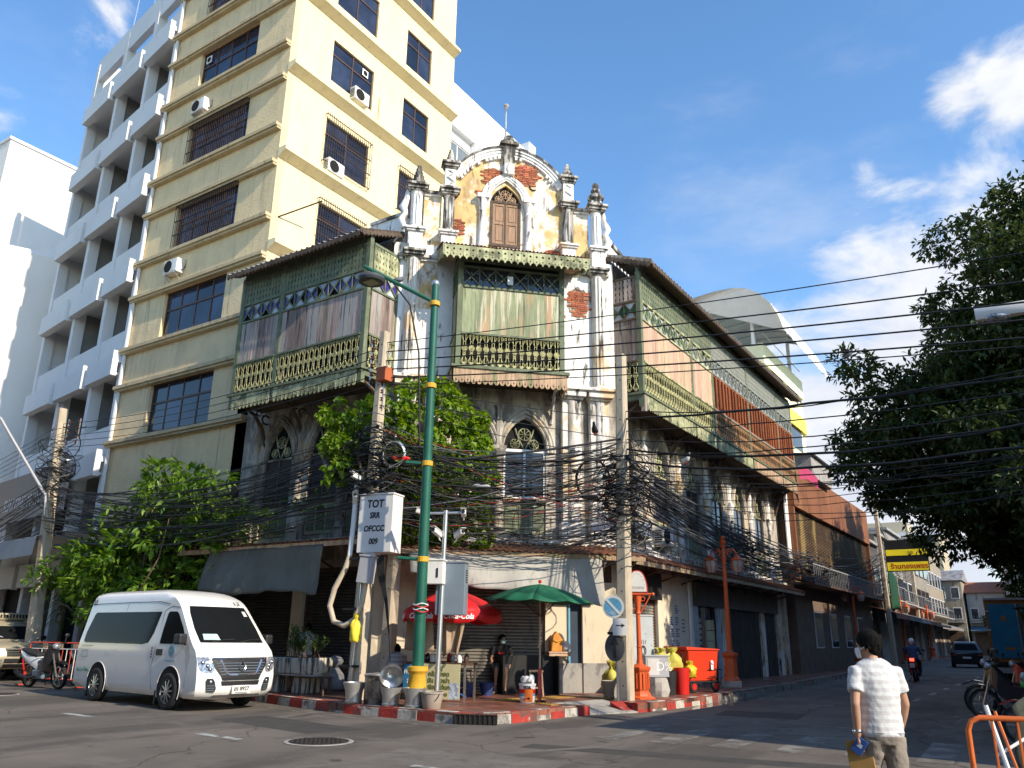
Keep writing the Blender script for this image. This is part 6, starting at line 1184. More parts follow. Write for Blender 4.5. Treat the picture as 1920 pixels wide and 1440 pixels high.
street_lamp('orange cast iron street lamp with two lanterns in front of the shop window', -8.87,26.1); street_lamp('orange street lamp with two lanterns in front of the rust clad building', -9.15,47.5); street_lamp('orange street lamp beside the green net further down the street', -9.5,66); street_lamp('farthest orange street lamp near the parked black car', -9.7,82)
# ---- rubbish corner: cabinet, stone, bags, bins, cart
kc = cabinet('metal_cabinet', 'tall scratched silver cabinet with black scribbles behind the orange sign post', 'cabinet', T(-9.75,21.15,PZ) @ RZ(62), .75, .45, 2.0, MAT('cabinet_worn_silver',(.42,.45,.46),.45,var=.1,vs=3,dirt_sun=[((.12,.12,.12),6,Z3,.6,.68,.6)])); MB().tube([(.0+.1*cos(a),-.232,1.1+.13*sin(a)) for a in np.linspace(0,6.28,14)],.014,4).build('scribble', m_letter, kc); MB().tube([(.0+.05*cos(a),-.232,1.1+.1*sin(a)) for a in np.linspace(0,6.28,14)],.012,4).build('scribble', m_letter, kc)
for k in range(4): MB().bar((-.08+.05*k,-.232,1.27),(-.1+.07*k,-.232,1.38),.012,.006).build('scribble', m_letter, kc)
sn = thing('stone_block', 'rough grey stone block beside the orange sign pedestal', 'stone', (-9.0,20.6,PZ), .3); MB().loft([[(.3*cos(2*pi*k/12)*f*(1+.1*sin(3*k+z*9)), .26*sin(2*pi*k/12)*f*(1+.1*sin(2*k+z*5)), z) for k in range(12)] for z, f in ((0,1.0),(.15,1.05),(.35,1.0),(.46,.92))]).build('stone', m_concg, sn)
bx_ = cabinet('low_box', 'low grey box with pasted paper on the stone block', 'box', T(-9.02,20.62,PZ+.47) @ RZ(40), .62, .35, .5, m_boxs); MB().box(-.25,.05,-.182,-.176,.05,.45).build('paper', m_paper, bx_); lettering('D%', m_letw, bx_, T(.18,-.18,.25), .3)
def lumpy(nm, lab, M, h, r, m, cat, seed):
    rr = random.Random(seed); p = [rr.uniform(0,6) for _ in range(6)]; g = MB(); g.loft([[(R_*cos(2*pi*k/18)*(1+.13*sin(3*2*pi*k/18+p[0]+z*7)+.09*sin(7*2*pi*k/18+p[1]+z*3)), R_*sin(2*pi*k/18)*(1+.13*sin(4*2*pi*k/18+p[2]+z*6)+.08*sin(8*2*pi*k/18+p[4])), z*h+.03*sin(5*2*pi*k/18+p[3])*z) for k in range(18)] for z, R_ in ((0,r*.72),(.08,r*.95),(.2,r*.92),(.33,r*1.04),(.48,r*.95),(.6,r*1.0),(.72,r*.72),(.79,r*.34),(.84,r*.24),(.9,r*.42),(1,r*.55))]); tag(g.build(nm, m, None, M, smooth=60), lab, cat)
m_ybag = MAT('bag_yellow_green', (.52,.47,.09), .5, var=.15, vs=4, bump=(7,.8)); m_ybag2 = MAT('bag_yellow', (.66,.50,.03), .5, var=.15, vs=4, bump=(7,.8))
def bin_(lab, x, y, m, h=.62): t = thing('litter_bin', lab, 'bin', (x,y,PZ)); MB().lathe([(.15,0),(.17,.01),(.2,h),(.215,h),(.215,h-.04),(.17,.03),(.001,.02)],(0,0,0),20).build('body', m, t, smooth=40)
bin_('black bin with blue rim beside the stone block', -8.95,21.3,m_black,.6); bin_('red cylindrical bin at the kerb in front of the cart', -8.72,21.65,m_red,.68)
lumpy('refuse_bag', 'yellow green refuse bag on the black bin', T(-9.2,21.4,PZ+.55), .62, .26, m_ybag, 'bag', 1); lumpy('refuse_bag', 'yellow green refuse bag behind the red bin', T(-9.1,21.95,PZ+.5), .68, .27, m_ybag, 'bag', 2); lumpy('refuse_bag', 'bright yellow bag on the front of the red cart', T(-8.75,22.35,PZ+.4), .42, .17, m_ybag2, 'bag', 3)
lumpy('refuse_bag', 'yellow bag on the pavement behind the no parking sign', T(-9.75,19.55,PZ), .85, .25, m_ybag, 'bag', 4); lumpy('hanging_bag', 'yellow plastic bag hanging on the conduit of the leaning pole', T(-13.45,14.0,PZ+1.25), .6, .13, MAT('bag_lemon',(.75,.6,.05),.5,var=.1), 'bag', 5)
ct = thing('waste_cart', 'red waste cart with lid and two wheels on the pavement', 'cart', (-8.95,23.2,PZ), rad(70)); m_cart = MAT('cart_red', (.62,.045,.015), .45, var=.06)
MB().add([(-.62,-.36,.3),(.5,-.36,.3),(.5,.36,.3),(-.62,.36,.3),(-.7,-.42,1.12),(.58,-.42,1.12),(.58,.42,1.12),(-.7,.42,1.12)], [(3,2,1,0),(4,5,6,7),(0,1,5,4),(1,2,6,5),(2,3,7,6),(3,0,4,7)]).build('tub', m_cart, ct, bevel=.03); MB().add([(-.78,-.46,1.12),(.62,-.46,1.12),(.62,.46,1.12),(-.78,.46,1.12),(-.78,-.44,1.22),(.6,-.44,1.16),(.6,.44,1.16),(-.78,.44,1.22)], [(3,2,1,0),(4,5,6,7),(0,1,5,4),(1,2,6,5),(2,3,7,6),(3,0,4,7)]).build('lid', m_cart, ct, bevel=.02)
for y in (-.38,.38):
    for x in (-.5,.42): wh = MB().lathe([(.14,-.03),(.16,-.02),(.16,.02),(.14,.03)],(x,y,.16),18,Matrix.Rotation(pi/2,3,'X')).build('wheel', m_black, ct); MB().lathe([(.09,-.035),(.09,.035)],(x,y,.16),12,Matrix.Rotation(pi/2,3,'X')).build('rim', m_red, wh)
fr_ = MB(); [fr_.tube([(-.72,s*.42,.28),(.62,s*.42,.28),(.66,s*.42,.6),(.66,-s*.0+s*.1,.6)],.018,5) for s in (-1,1)]; fr_.tube([(-.72,-.42,.28),(-.72,.42,.28)],.018,5); fr_.tube([(-.75,-.3,.3),(-.85,-.3,1.05)],.022,5); fr_.build('frame', m_black, ct); MB().box(.2,.3,-.445,-.43,.6,.85).build('white_mark', m_wht, ct); MB().ball((.25,-.44,.78),.05,8,6).build('white_mark', m_wht, ct)
for z in (.42,.62): MB().tube([(.1,-.44,z),(.5,-.43,z)],.012,4).build('rail', m_black, ct)
# ================================================================== overhead cables
def cable(lab, grp, a, b, sag, r, m=m_blk, n=14, wob=0.0, cat='cable'):
    pts = wpts(a, b, sag, n)
    if wob:
        for p in pts[1:-1]: p.z += RNG.gauss(0, wob); p.x += RNG.gauss(0, wob); p.y += RNG.gauss(0, wob)
    o = MB().tube(pts, r, 5, cap=False).build('overhead_cable', m, None, smooth=80, fix=False); return tag(o, lab, cat, grp)
m_cgrey = MAT('cable_grey', (.10,.10,.105), .6, var=.3); m_cred = MAT('cable_red', (.30,.03,.02), .5)
pG = cpole('utility pole on the near right pavement outside the picture', (1.6,14.95,.15), (1.55,14.95,9.6), .34, .22)
# power lines: left street - leaning pole - right across the junction
for i in range(5):
    z = 7.75+.24*i
    cable('thin power line from the far left pole to the leaning pole', 'power lines along the left street', (-29.7,14.75,8.0+.22*i), (-13.75,14.4,z), .35, .011); cable('thin power line running left out of the picture from the far left pole', 'power lines leaving to the left', (-29.8,14.75,8.0+.22*i), (-62,21,8.6+.2*i), .6, .013)
for i, (z, ze, r) in enumerate(((8.85,7.9,.012),(8.6,7.36,.016),(8.35,6.98,.018),(8.12,6.66,.018),(7.9,6.34,.018),(7.7,6.2,.012))):
    cable(['topmost power line crossing the junction to the right edge','second power line from the top crossing the junction','third power line from the top crossing the junction','fourth power line from the top crossing the junction','fifth power line from the top crossing the junction','sixth power line from the top crossing the junction'][i], 'power lines crossing the junction', (-13.5,14.45,z), (1.5,15.0,ze), .12, r)
# thick communication cables crossing to the right
for i in range(9):
    z0 = 7.3-.22*i; z1 = 6.0-.2*i
    cable('thick black cable crossing from the right pole to the right edge', 'thick cables crossing the junction', (-8.8,18.75,z0+U(-.1,.1)), (1.5,15.0,z1), U(.1,.5), .028 if i in (1,4,6) else .014, wob=.012)
for i in range(8): cable('thin sagging wire below the thick crossing cables', 'thin wires crossing the junction', (-8.85,18.7,5.6-.1*i+U(-.2,.2)), (1.5,15.0,4.9-.13*i+U(-.2,.2)), U(.2,.7), .008, wob=.015)
for i in range(3): cable('sloping wire from the leaning pole down to the right pole over the bay', 'wires sloping down to the right pole', (-13.5,14.4,7.75-.3*i), (-8.95,18.7,7.2-.55*i), .1, .011)
for i in range(2): cable('thick black trunk cable passing both poles', 'trunk cables', (-13.5,14.3,5.6+.3*i), (-8.9,18.6,6.6-.55*i), .1, .03)
# left bundle
for i in range(62):
    za = U(4.4,6.6); zd = U(4.9,6.7); yy = U(-.25,.3)
    cable('black cable in the bundle between the far left pole and the leaning pole', 'cable bundle along the left street', (-29.5+U(-.1,.1),14.85+yy,zd), (-13.7+U(-.15,.15),14.35+yy,za), U(.35,1.15), RNG.choice((.007,.009,.011,.014,.02)), RNG.choice((m_blk,m_blk,m_blk,m_cgrey)), 14, .008)
for i in range(26): cable('black cable leaving the far left pole to the left', 'cables leaving to the left', (-29.6,14.85+U(-.2,.2),U(4.6,6.9)), (-60,20.5+U(-.5,.5),U(4.2,6.6)), U(.5,1.4), RNG.choice((.012,.016,.022)), n=10, wob=.01)
# bundle between the leaning pole and the right pole
for i in range(84):
    za = U(4.3,6.7); zc = U(4.2,6.5); off = U(-.35,.35)
    cable('black cable in the tangle between the leaning pole and the right pole', 'cable bundle across the corner', (-13.55+U(-.2,.2),14.4+off,za), (-8.98+U(-.15,.15),18.7+off,zc), U(-.05,.75), RNG.choice((.006,.007,.009,.011,.016)), RNG.choice((m_blk,)*12+(m_cgrey,m_cgrey,m_cred)), 12, .009)
for i in range(10): cable('low drooping cable across the awning of the corner shophouse', 'drooping cables over the awning', (-13.5,14.8,U(4.3,5)), (-9.05,18.9,U(3.9,4.6)), U(.3,.7), U(.008,.014), n=12, wob=.03)
# bundle along the right street
for i in range(60):
    zc = U(4.5,6.3); ze = U(4.7,7.2); off = U(-.35,.25); mid = (-9.35+off, U(37,42), U(4.1,5.7))
    cable('black cable in the bundle along the right facade', 'cable bundle along the right street', (-8.95,18.75,zc), mid, U(.0,.9), RNG.choice((.009,.011,.014,.02)), RNG.choice((m_blk,m_blk,m_cgrey)), 14, .011)
    if i % 2: cable('black cable continuing past the rust clad building', 'cable bundle past the rust building', mid, (-9.05,57.4,ze), U(.1,.8), .016, n=9, wob=.02)
for i in range(14): cable('black cable between the far poles down the street', 'cables between the far poles', (-9.05,57.5,U(5,9.8)), (-10.2,80,U(5,10.5)), U(.3,1.2), .018, n=8)
for i in range(10): cable('diagonal wire rising from the right pole to the gallery soffit', 'diagonal wires under the right gallery', (-8.95,18.8,U(5.8,7.6)), (-10.2,U(24,33),U(6.2,8)), U(.05,.4), .009, n=10)
for i in range(6): cable('loose drop wire hanging down the middle storey wall', 'drop wires on the wall', (-14.9+.707*(1.2+i*.85)+.3,16.4+.707*(1.2+i*.85)-.3,6.4), (-14.9+.707*(1.0+i*.8)+.2,16.4+.707*(1.0+i*.8)-.2,4.15), .0, .008, wob=.03)
def tangle(lab, c, n, rx, rz, seed):
    r = random.Random(seed); mb = MB()
    for k in range(n):
        a = r.uniform(0,6.28); R = r.uniform(.12,rx); z = r.gauss(0,rz*.45); ph = r.uniform(0,6); L_ = r.uniform(2,6.5); t = r.uniform(-.6,.6)
        p = [(R*cos(a+s*L_)*(1+.25*sin(3*s+ph)), R*.75*sin(a+s*L_)*(1+.25*cos(4*s+ph)), z + t*R*sin(a+s*L_) + .12*sin(5*s+ph)) for s in np.linspace(0,1,13)]
        mb.mat(r.choice((0,0,0,1))).tube(p, r.choice((.008,.01,.013,.018)), 4, cap=False)
    mb.mat(0)
    for k in range(10): p = Vector((r.uniform(-rx,rx)*.6, r.uniform(-rx,rx)*.5, r.gauss(0,rz*.5))); mb.cbox(p, (r.uniform(.06,.22),r.uniform(.05,.1),r.uniform(.05,.14)), Matrix.Rotation(r.uniform(-1,1),3,'Y'))
    o = mb.build('cable_tangle', [m_blk, m_cgrey], None, T(*c), fix=False); tag(o, lab, 'cables', kind='stuff')
tangle('knotted mass of cables on the leaning utility pole', (-13.6,14.4,5.5), 80, .75, 1.1, 1); tangle('knotted mass of cables on the right utility pole', (-8.93,18.74,5.2), 90, .75, 1.25, 2); tangle('knotted mass of cables on the far left utility pole', (-29.55,14.85,7.2), 80, .85, 1.4, 3); tangle('knotted cables on the shorter pole', (-13.95,15.75,5.4), 40, .6, .8, 4); tangle('cable clutter along the right facade', (-9.5,30,5.0), 26, .9, .7, 5); tangle('cable clutter near the rust clad building', (-9.5,41,4.7), 22, 1.0, .5, 6)
def coil(lab, c, R, n, rot, m=m_blk):
    mb = MB()
    for k in range(n): mb.tube([(R*(1+.03*k%.1)*cos(a), .02*k-.02*n/2, R*1.25*sin(a)+.012*k) for a in np.linspace(0,6.28,18)], .014, 4, close=True)
    tag(mb.build('cable_coil', m, None, T(*c) @ RZ(rot)), lab, 'cable coil', kind='stuff' if n > 99 else None)
coil('coil of grey cables hanging left of the leaning pole', (-14.75,14.2,5.9), .3, 9, 20, m_cgrey); coil('thick brown cable loop left of the right pole', (-9.55,18.3,5.5), .42, 5, 35, MAT('cable_maroon',(.07,.025,.025),.5)); coil('round cable loop on the wall right of the right pole', (-9.5,22.2,5.4), .3, 3, 70); coil('pale cable loops right of the leaning pole', (-13.1,14.55,5.85), .26, 4, 30, m_metal)
# red bundle of clips, splice boxes
for i, (x, y, z) in enumerate(((-12.9,14.6,5.75),(-9.6,18.2,5.05),(-10.6,17.2,5.85),(-14.5,14.3,5.55),(-11.6,16.2,5.2))):
    tag(MB().tube([(-.22,0,0),(-.16,0,.01),(.16,0,.01),(.22,0,0)],[.02,.05,.05,.02],8).build('cable_splice', [m_red,m_blk,m_metal,m_black,m_boxs][i], None, T(x,y,z) @ RZ(40)), ['red cable splice beside the leaning pole','black splice closure left of the right pole','silver splice closure over the lancet window','black splice closure left of the leaning pole','grey splice closure behind the green lamp post'][i], 'splice')
# ---- pigeons
def pigeon(lab, M, m, wings=False):
    t = thing('pigeon', lab, 'bird'); t.matrix_world = M
    b = MB(); b.loft([[(r*cos(2*pi*k/10), y, z+r*1.05*sin(2*pi*k/10)) for k in range(10)] for y, z, r in ((.17,.02,.012),(.1,.04,.04),(.02,.07,.062),(-.06,.1,.06),(-.1,.14,.038),(-.115,.18,.03),(-.13,.205,.03),(-.155,.21,.018))]); b.build('body', m, t, smooth=60); MB().prismz([(-.03,.12),(.03,.12),(.05,.26),(-.05,.26)], .012, .022).build('tail', m, t); MB().tube([(0,-.15,.208),(0,-.185,.2)],[.009,.002],5).build('beak', m_black, t)
    for s in (-1,1): MB().tube([(s*.02,0,.02),(s*.025,0,-.03)],.006,4).build('leg', m_red, t)
    if wings:
        for s in (-1,1): MB().add([(s*.03,-.05,.1),(s*.22,-.1,.2),(s*.4,.02,.26),(s*.2,.08,.16),(s*.03,.08,.09)],[list(range(5))]).build('wing', m, t)
    else:
        for s in (-1,1): MB().ball((s*.05,.05,.07),.06,8,6,(.35,1.7,.8)).build('wing', m, t, smooth=60)
m_pg1 = MAT('feather_grey', (.16,.17,.19), .8, var=.2); m_pg2 = MAT('feather_white', (.66,.66,.67), .8, var=.1); m_pg3 = MAT('feather_dark', (.03,.03,.034), .8)
pigeon('grey pigeon perched on the green lamp arm', T(-12.12,13.32,9.78) @ RZ(120), m_pg1); pigeon('white pigeon perched on a cable under the right gallery', T(-9.18,24.04,7.0) @ RZ(60) @ Matrix.Scale(1.25,4), m_pg2); pigeon('dark pigeon on a cable in front of the right white piers', T(-10.2,19.7,7.15) @ RZ(20) @ Matrix.Scale(1.3,4), m_pg3); pigeon('pigeon in flight left of the big tree', T(-4.0,24,9.6) @ RZ(70), m_pg1, True); pigeon('dark pigeon on the left end of the white board', T(-9.6,38.4,8.5) @ RZ(40) @ Matrix.Scale(1.4,4), m_pg3)
# ================================================================== vehicles
def itp(tab, z):
    if z <= tab[0][0]: return tab[0][1]
    for (a, b), (c, d) in zip(tab[:-1], tab[1:]):
        if z <= c: return b + (d-b)*(z-a)/(c-a)
    return tab[-1][1]
class Body:
    """car body from horizontal slices: front x, rear x and half width as functions of height"""
    def __init__(s, xf, xr, hw, zs, cf=.16, cr=.06, ef=3.0, er=6.0): s.xf, s.xr, s.hw, s.zs, s.cf, s.cr, s.ef, s.er = xf, xr, hw, zs, cf, cr, ef, er
    def fx(s, y, z): h = itp(s.hw, z); return itp(s.xf, z) - s.cf*abs(y/h)**s.ef
    def rx(s, y, z): h = itp(s.hw, z); return itp(s.xr, z) + s.cr*abs(y/h)**s.er
    def ring(s, z):
        h = itp(s.hw, z); t = [-1,-.985,-.95,-.88,-.75,-.5,-.25,0,.25,.5,.75,.88,.95,.985,1]; xf0 = s.fx(h, z); xr0 = s.rx(h, z)
        mid = [xf0+(xr0-xf0)*k/12 for k in range(1,12)]
        return [(s.fx(y*h, z), y*h, z) for y in t] + [(x, h, z) for x in mid] + [(s.rx(y*h, z), y*h, z) for y in t[::-1]] + [(x, -h, z) for x in mid[::-1]]
    def body(s): return MB().loft([s.ring(z) for z in s.zs])
    def front(s, pts, e=.006, n=10, back=None):
        """pts: [(z, y0, y1)] rows -> patch on the nose"""
        g = [[(s.fx(y0+(y1-y0)*k/n, z)+e, y0+(y1-y0)*k/n, z) for k in range(n+1)] for z, y0, y1 in pts]; return MB().sheet(g)
    def rear(s, pts, e=.006, n=8): return MB().sheet([[(s.rx(y0+(y1-y0)*k/n, z)-e, y0+(y1-y0)*k/n, z) for k in range(n+1)] for z, y0, y1 in pts])
    def side(s, rows, sd=-1, e=.005, n=10):
        """rows: [(z, x0, x1)]"""
        return MB().sheet([[(x0+(x1-x0)*k/n, sd*(itp(s.hw, z)+e), z) for k in range(n+1)] for z, x0, x1 in rows])
def rows_between(rows, k=4):
    out = []
    for (a, b) in zip(rows[:-1], rows[1:]):
        for i in range(k): t = i/k; out.append(tuple(p+(q-p)*t for p, q in zip(a, b)))
    return out + [rows[-1]]
m_tyre = MAT('tyre', (.018,.018,.019), .8, var=.15); m_alloy = MAT('alloy', (.50,.50,.51), .3, metal=.9, var=.05); m_cglass = MAT('car_glass', (.010,.011,.012), .05, spec=.05, var=.1); m_blackp = MAT('plastic_black', (.02,.02,.022), .5, var=.1)
def wheel(par, x, y, r, w, sd=-1, spokes=10, rim=None):
    M = T(x,y,r) @ Matrix.Rotation(pi/2,4,'X'); t = MB().lathe([(r*.66,-w/2),(r*.9,-w/2),(r*.985,-w*.38),(r,-w*.2),(r,w*.2),(r*.985,w*.38),(r*.9,w/2),(r*.66,w/2)],(0,0,0),32,cap=False).build('wheel', m_tyre, par, M, smooth=40)
    k = MB().lathe([(r*.67,-w*.35),(r*.69,w*.45),(r*.64,w*.44),(r*.61,w*.2)],(0,0,0),32,cap=False)
    for i in range(spokes): a = 2*pi*i/spokes; k.bar((r*.12*cos(a),r*.12*sin(a),w*.40),(r*.64*cos(a+.1),r*.64*sin(a+.1),w*.34), r*.085, .03)
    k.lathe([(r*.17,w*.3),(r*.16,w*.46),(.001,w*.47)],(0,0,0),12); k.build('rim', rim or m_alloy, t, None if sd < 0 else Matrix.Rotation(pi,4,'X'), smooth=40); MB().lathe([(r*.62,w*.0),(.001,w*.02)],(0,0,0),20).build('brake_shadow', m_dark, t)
    return t
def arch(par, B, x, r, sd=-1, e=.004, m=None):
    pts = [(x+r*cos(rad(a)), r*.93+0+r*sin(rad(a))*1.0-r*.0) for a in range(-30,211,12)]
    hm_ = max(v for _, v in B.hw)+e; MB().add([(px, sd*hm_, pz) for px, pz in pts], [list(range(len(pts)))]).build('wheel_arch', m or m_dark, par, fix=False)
# ---- white van
vs_ = 1.13; van = thing('parked_van', 'white high roof passenger van parked along the left kerb', 'van', (-16.23,12.40,0), rad(-5.28)); van.scale = (vs_,vs_,vs_)
m_van = MAT('van_white', (.84,.815,.77), .25, var=.015, coat=.6, dirt_sun=[((.50,.46,.40), 1.5, (1,1,3), .55, .72, .3), ((.36,.32,.26), 1.2, (.6,.6,4), .60, .75, .35)])
VBd = Body([(.24,.86),(.36,.99),(.62,1.0),(.9,.96),(1.08,.86),(1.18,.74),(1.3,.6),(1.6,.3),(1.92,-.02),(2.05,-.2),(2.16,-.5),(2.25,-.85),(2.285,-1.3)], [(.24,-4.2),(.4,-4.25),(1.1,-4.22),(1.9,-4.08),(2.15,-4.0),(2.25,-3.9),(2.285,-3.6)], [(.24,.78),(.34,.835),(.6,.85),(1.0,.85),(1.2,.845),(1.85,.765),(2.0,.75),(2.1,.74),(2.2,.69),(2.25,.6),(2.285,.4)], [.24,.28,.34,.42,.5,.62,.75,.9,1.0,1.08,1.14,1.2,1.3,1.4,1.5,1.6,1.7,1.8,1.88,1.95,2.02,2.08,2.14,2.19,2.23,2.26,2.28,2.285], .17, .08)
VBd.body().build('body', m_van, van, smooth=55)
for x in (-.12,-3.07):
    for sd in (-1,1): wheel(van, x, sd*.79, .335, .2, sd)
    arch(van, VBd, x, .41)
    MB().tube([(x+.415*cos(rad(a)), -.855, .385+.415*sin(rad(a))) for a in range(-25,206,10)], .006, 5).build('arch_lip', m_van, van, smooth=60)
# glazing
wsr = rows_between([(1.24,-.70,.70),(1.5,-.70,.70),(1.8,-.66,.66),(1.93,-.62,.62)],3); VBd.front(wsr, .008, 14).build('windscreen', m_cglass, van, smooth=60, fix=False)
VBd.side(rows_between([(1.18,-3.86,-1.35),(1.22,-3.92,-1.1),(1.4,-3.9,-.98),(1.78,-3.72,-.86),(1.82,-3.66,-.86)],3), -1, .005, 14).build('side_window', m_cglass, van, smooth=60, fix=False)
VBd.side(rows_between([(1.2,-.64,.28),(1.24,-.66,.3),(1.5,-.64,.1),(1.78,-.6,-.2),(1.82,-.56,-.28)],3), -1, .005, 10).build('door_window', m_cglass, van, smooth=60, fix=False)
VBd.rear(rows_between([(1.3,-.6,.6),(1.9,-.6,.6)],4)).build('rear_window', m_cglass, van, smooth=60, fix=False)
m_line = MAT('panel_gap', (.09,.09,.09), .7)
def sline(pts, r=.006, m=m_line, nm='panel_line'): MB().tube([(x,-(itp(VBd.hw,z)+.001),z) for x, z in pts], r, 4).build(nm, m, van)
sline([(-.78,.34),(-.86,.75),(-.8,1.1),(-.74,1.84),(-.5,1.93),(-.2,1.9)]); sline([(.42,.42),(.5,1.0),(.4,1.2)]); sline([(-4.1,2.0),(-2.2,2.02),(-1.0,2.02),(-.6,1.97)],.007); sline([(-2.35,1.84),(-2.3,2.0)],.003);  sline([(-3.9,.88),(-3.65,.88),(-3.65,1.02),(-3.9,1.02),(-3.9,.88)],.004)
for k in range(4): MB().box(-.93,-.9,-.858,-.85,.93+.055*k,.965+.055*k).build('hinge_slot', m_dark, van)
MB().box(-.74,-.5,-.862,-.848,.98,1.1).build('door_handle', m_blackp, van, bevel=.01); MB().lathe([(.13,0),(.13,.003)],(-.15,-.853,1.08),20,Matrix.Rotation(pi/2,3,'X')).build('door_emblem', MAT('decal_pale_blue',(.35,.48,.55),.5), van); MB().lathe([(.09,0),(.09,.004)],(-.15,-.855,1.08),20,Matrix.Rotation(pi/2,3,'X')).build('door_emblem', MAT('decal_teal',(.2,.36,.42),.5,var=.5,vs=20), van)
MB().box(-.35,.03,-.856,-.853,.87,.9).build('decal_strip', bpy.data.materials['decal_pale_blue'], van); lettering('หมวด อีฟอ.', MAT('decal_green',(.06,.22,.16),.5), van, T(-3.75,-.852,.62), .13); lettering('13', m_letter, van, T(-3.86,-.752,2.03) @ Matrix.Rotation(-.12,4,'X'), .17); lettering('13', m_letter, van, T(-.1,.42,2.0) @ RZ(90) @ Matrix.Rotation(-.95,4,'X'), .17)
MB().tube([(-3.95,-.853,1.12),(-3.45,-.853,1.125)],.006,4).build('decal_strip', m_boxg, van)
# mirror
MB().box(.2,.42,-1.06,-.88,1.2,1.4).build('mirror', m_blackp, van, bevel=.04); MB().tube([(.36,-.86,1.2),(.32,-.95,1.24)],.03,6).build('mirror_arm', m_blackp, van); MB().box(.2,.42,.88,1.06,1.2,1.4).build('mirror', m_blackp, van, bevel=.04)
# nose
m_hl = MAT('headlamp_glass', (.34,.35,.37), .1, metal=.5, var=.7, vs=18); m_drl = MAT('chrome_violet', (.62,.60,.66), .2, metal=.9, var=.1)
VBd.front(rows_between([(.56,-.40,.40),(.64,-.44,.44),(.8,-.56,.56),(.94,-.62,.62)],3), .01, 14).build('grille', m_blackp, van, fix=False)
gc = MB()
for z in (.67,.72,.77,.82,.87): gc.tube([(VBd.fx(y,z)+.016, y, z) for y in np.linspace(-.42-.5*(z-.64),.42+.5*(z-.64),11)], .007, 4)
gc.build('grille_bars', m_boxg, van)
MB().tube([(VBd.fx(y,.955)+.016, y, .955) for y in np.linspace(-.6,.6,13)], .018, 5).build('chrome_strip', m_chrome, van, smooth=60)
for sd in (-1,1):
    MB().tube([(VBd.fx(sd*y,z)+.02, sd*y, z) for y, z in ((.46,.93),(.40,.82),(.33,.69),(.28,.665),(.1,.66))], .024, 5).build('chrome_v', m_drl, van, smooth=60)
    VBd.front(rows_between([(.70,sd*.60,sd*.70),(.74,sd*.56,sd*.80),(.84,sd*.58,sd*.84),(.98,sd*.66,sd*.846)],3), .012, 10).build('headlamp', m_hl, van, smooth=60, fix=False)
    for y, z in ((.68,.82),(.76,.88),(.64,.76)): MB().ball((VBd.fx(sd*y,z)+.004, sd*y, z), .042, 10, 7).build('lamp_bulb', m_chrome, van, smooth=60)
    VBd.front(rows_between([(.36,sd*.52,sd*.66),(.42,sd*.5,sd*.68),(.55,sd*.54,sd*.70),(.6,sd*.58,sd*.68)],2), .01, 6).build('fog_recess', m_blackp, van, fix=False)
    MB().ball((VBd.fx(sd*.61,.54)+.0, sd*.61, .54), .04, 10, 7).build('fog_lamp', m_chrome, van, smooth=60)
    for k in range(3): MB().tube([(VBd.fx(sd*y,.39+.04*k)+.014, sd*y, .39+.04*k) for y in (.53,.6,.67)], .006, 4).build('fog_grille', m_boxg, van)
MB().tube([(VBd.fx(.07*cos(a),.8+.07*sin(a))+.03, .07*cos(a), .8+.065*sin(a)) for a in np.linspace(0,6.28,18)], .014, 5).build('badge_ring', m_chrome, van, smooth=60); MB().tube([(VBd.fx(y,.8)+.034, y, .8) for y in (-.08,0,.08)], .012, 5).build('badge_bar', m_chrome, van)
VBd.front(rows_between([(.47,-.40,.40),(.55,-.42,.42)],2), .01, 12).build('lower_intake', m_blackp, van, fix=False); VBd.front(rows_between([(.25,-.55,.55),(.3,-.5,.5)],2), .012, 12).build('skid_strip', m_alloy, van, fix=False)
np_ = MB().box(1.02,1.04,-.2,.2,.32,.47).build('number_plate', m_boxw, van, Matrix.Rotation(0,4,'Z'), bevel=.006); lettering('ฮร 8927', m_letter, np_, T(1.042,.0,.405) @ RZ(90), .1, bold=.002); MB().box(1.043,1.044,-.14,.14,.335,.345).build('plate_line', m_letter, np_)
VBd.front([(1.13,-.09,.09),(1.2,-.09,.09)], .012, 4).build('bonnet_emblem', MAT('decal_faint',(.62,.63,.64),.4), van, fix=False)
for y0 in (-.5,.1): MB().tube([(VBd.fx(y0,1.25)+.03,y0,1.25),(VBd.fx(y0+.25,1.29)+.03,y0+.25,1.29),(VBd.fx(y0+.5,1.3)+.03,y0+.5,1.3)], .012, 4).build('wiper', m_black, van)
VBd.front([(1.29,-.62,-.3),(1.4,-.6,-.32)], .011, 6).build('dash_paper', MAT('paper_mint',(.45,.58,.54),.6), van, fix=False); VBd.front([(1.75,.5,.6),(1.85,.48,.58)], .011, 3).build('tax_disc', m_paper, van, fix=False)
for x in (-.62,-3.52): MB().box(x-.03,x+.03,-.83,-.62,.08,.4).build('mud_flap', m_black, van)
# ---- golden pickup at the left edge
su = thing('parked_pickup', 'dusty gold pickup with a roof rack behind the motorbike at left', 'pickup', (-29.6,14.55,0), rad(-7)); su.scale = (1.12,)*3; m_gold = MAT('paint_gold_dusty', (.46,.40,.28), .35, metal=.4, var=.1, vs=2, dirt_sun=[((.25,.22,.17), 2, Z3, .55, .7, .6)])
SB = Body([(.35,.72),(.5,.86),(.72,.88),(.95,.80),(1.05,.6),(1.1,-.3),(1.14,-.45),(1.55,-.95),(1.68,-1.1),(1.72,-1.3)], [(.35,-3.9),(1.1,-3.95),(1.72,-3.7)], [(.35,.78),(.5,.88),(1.0,.89),(1.1,.86),(1.6,.68),(1.72,.6)], [.35,.42,.5,.6,.72,.85,.95,1.0,1.05,1.1,1.14,1.25,1.4,1.55,1.64,1.7,1.72], .12)
SB.body().build('body', m_gold, su, smooth=50)
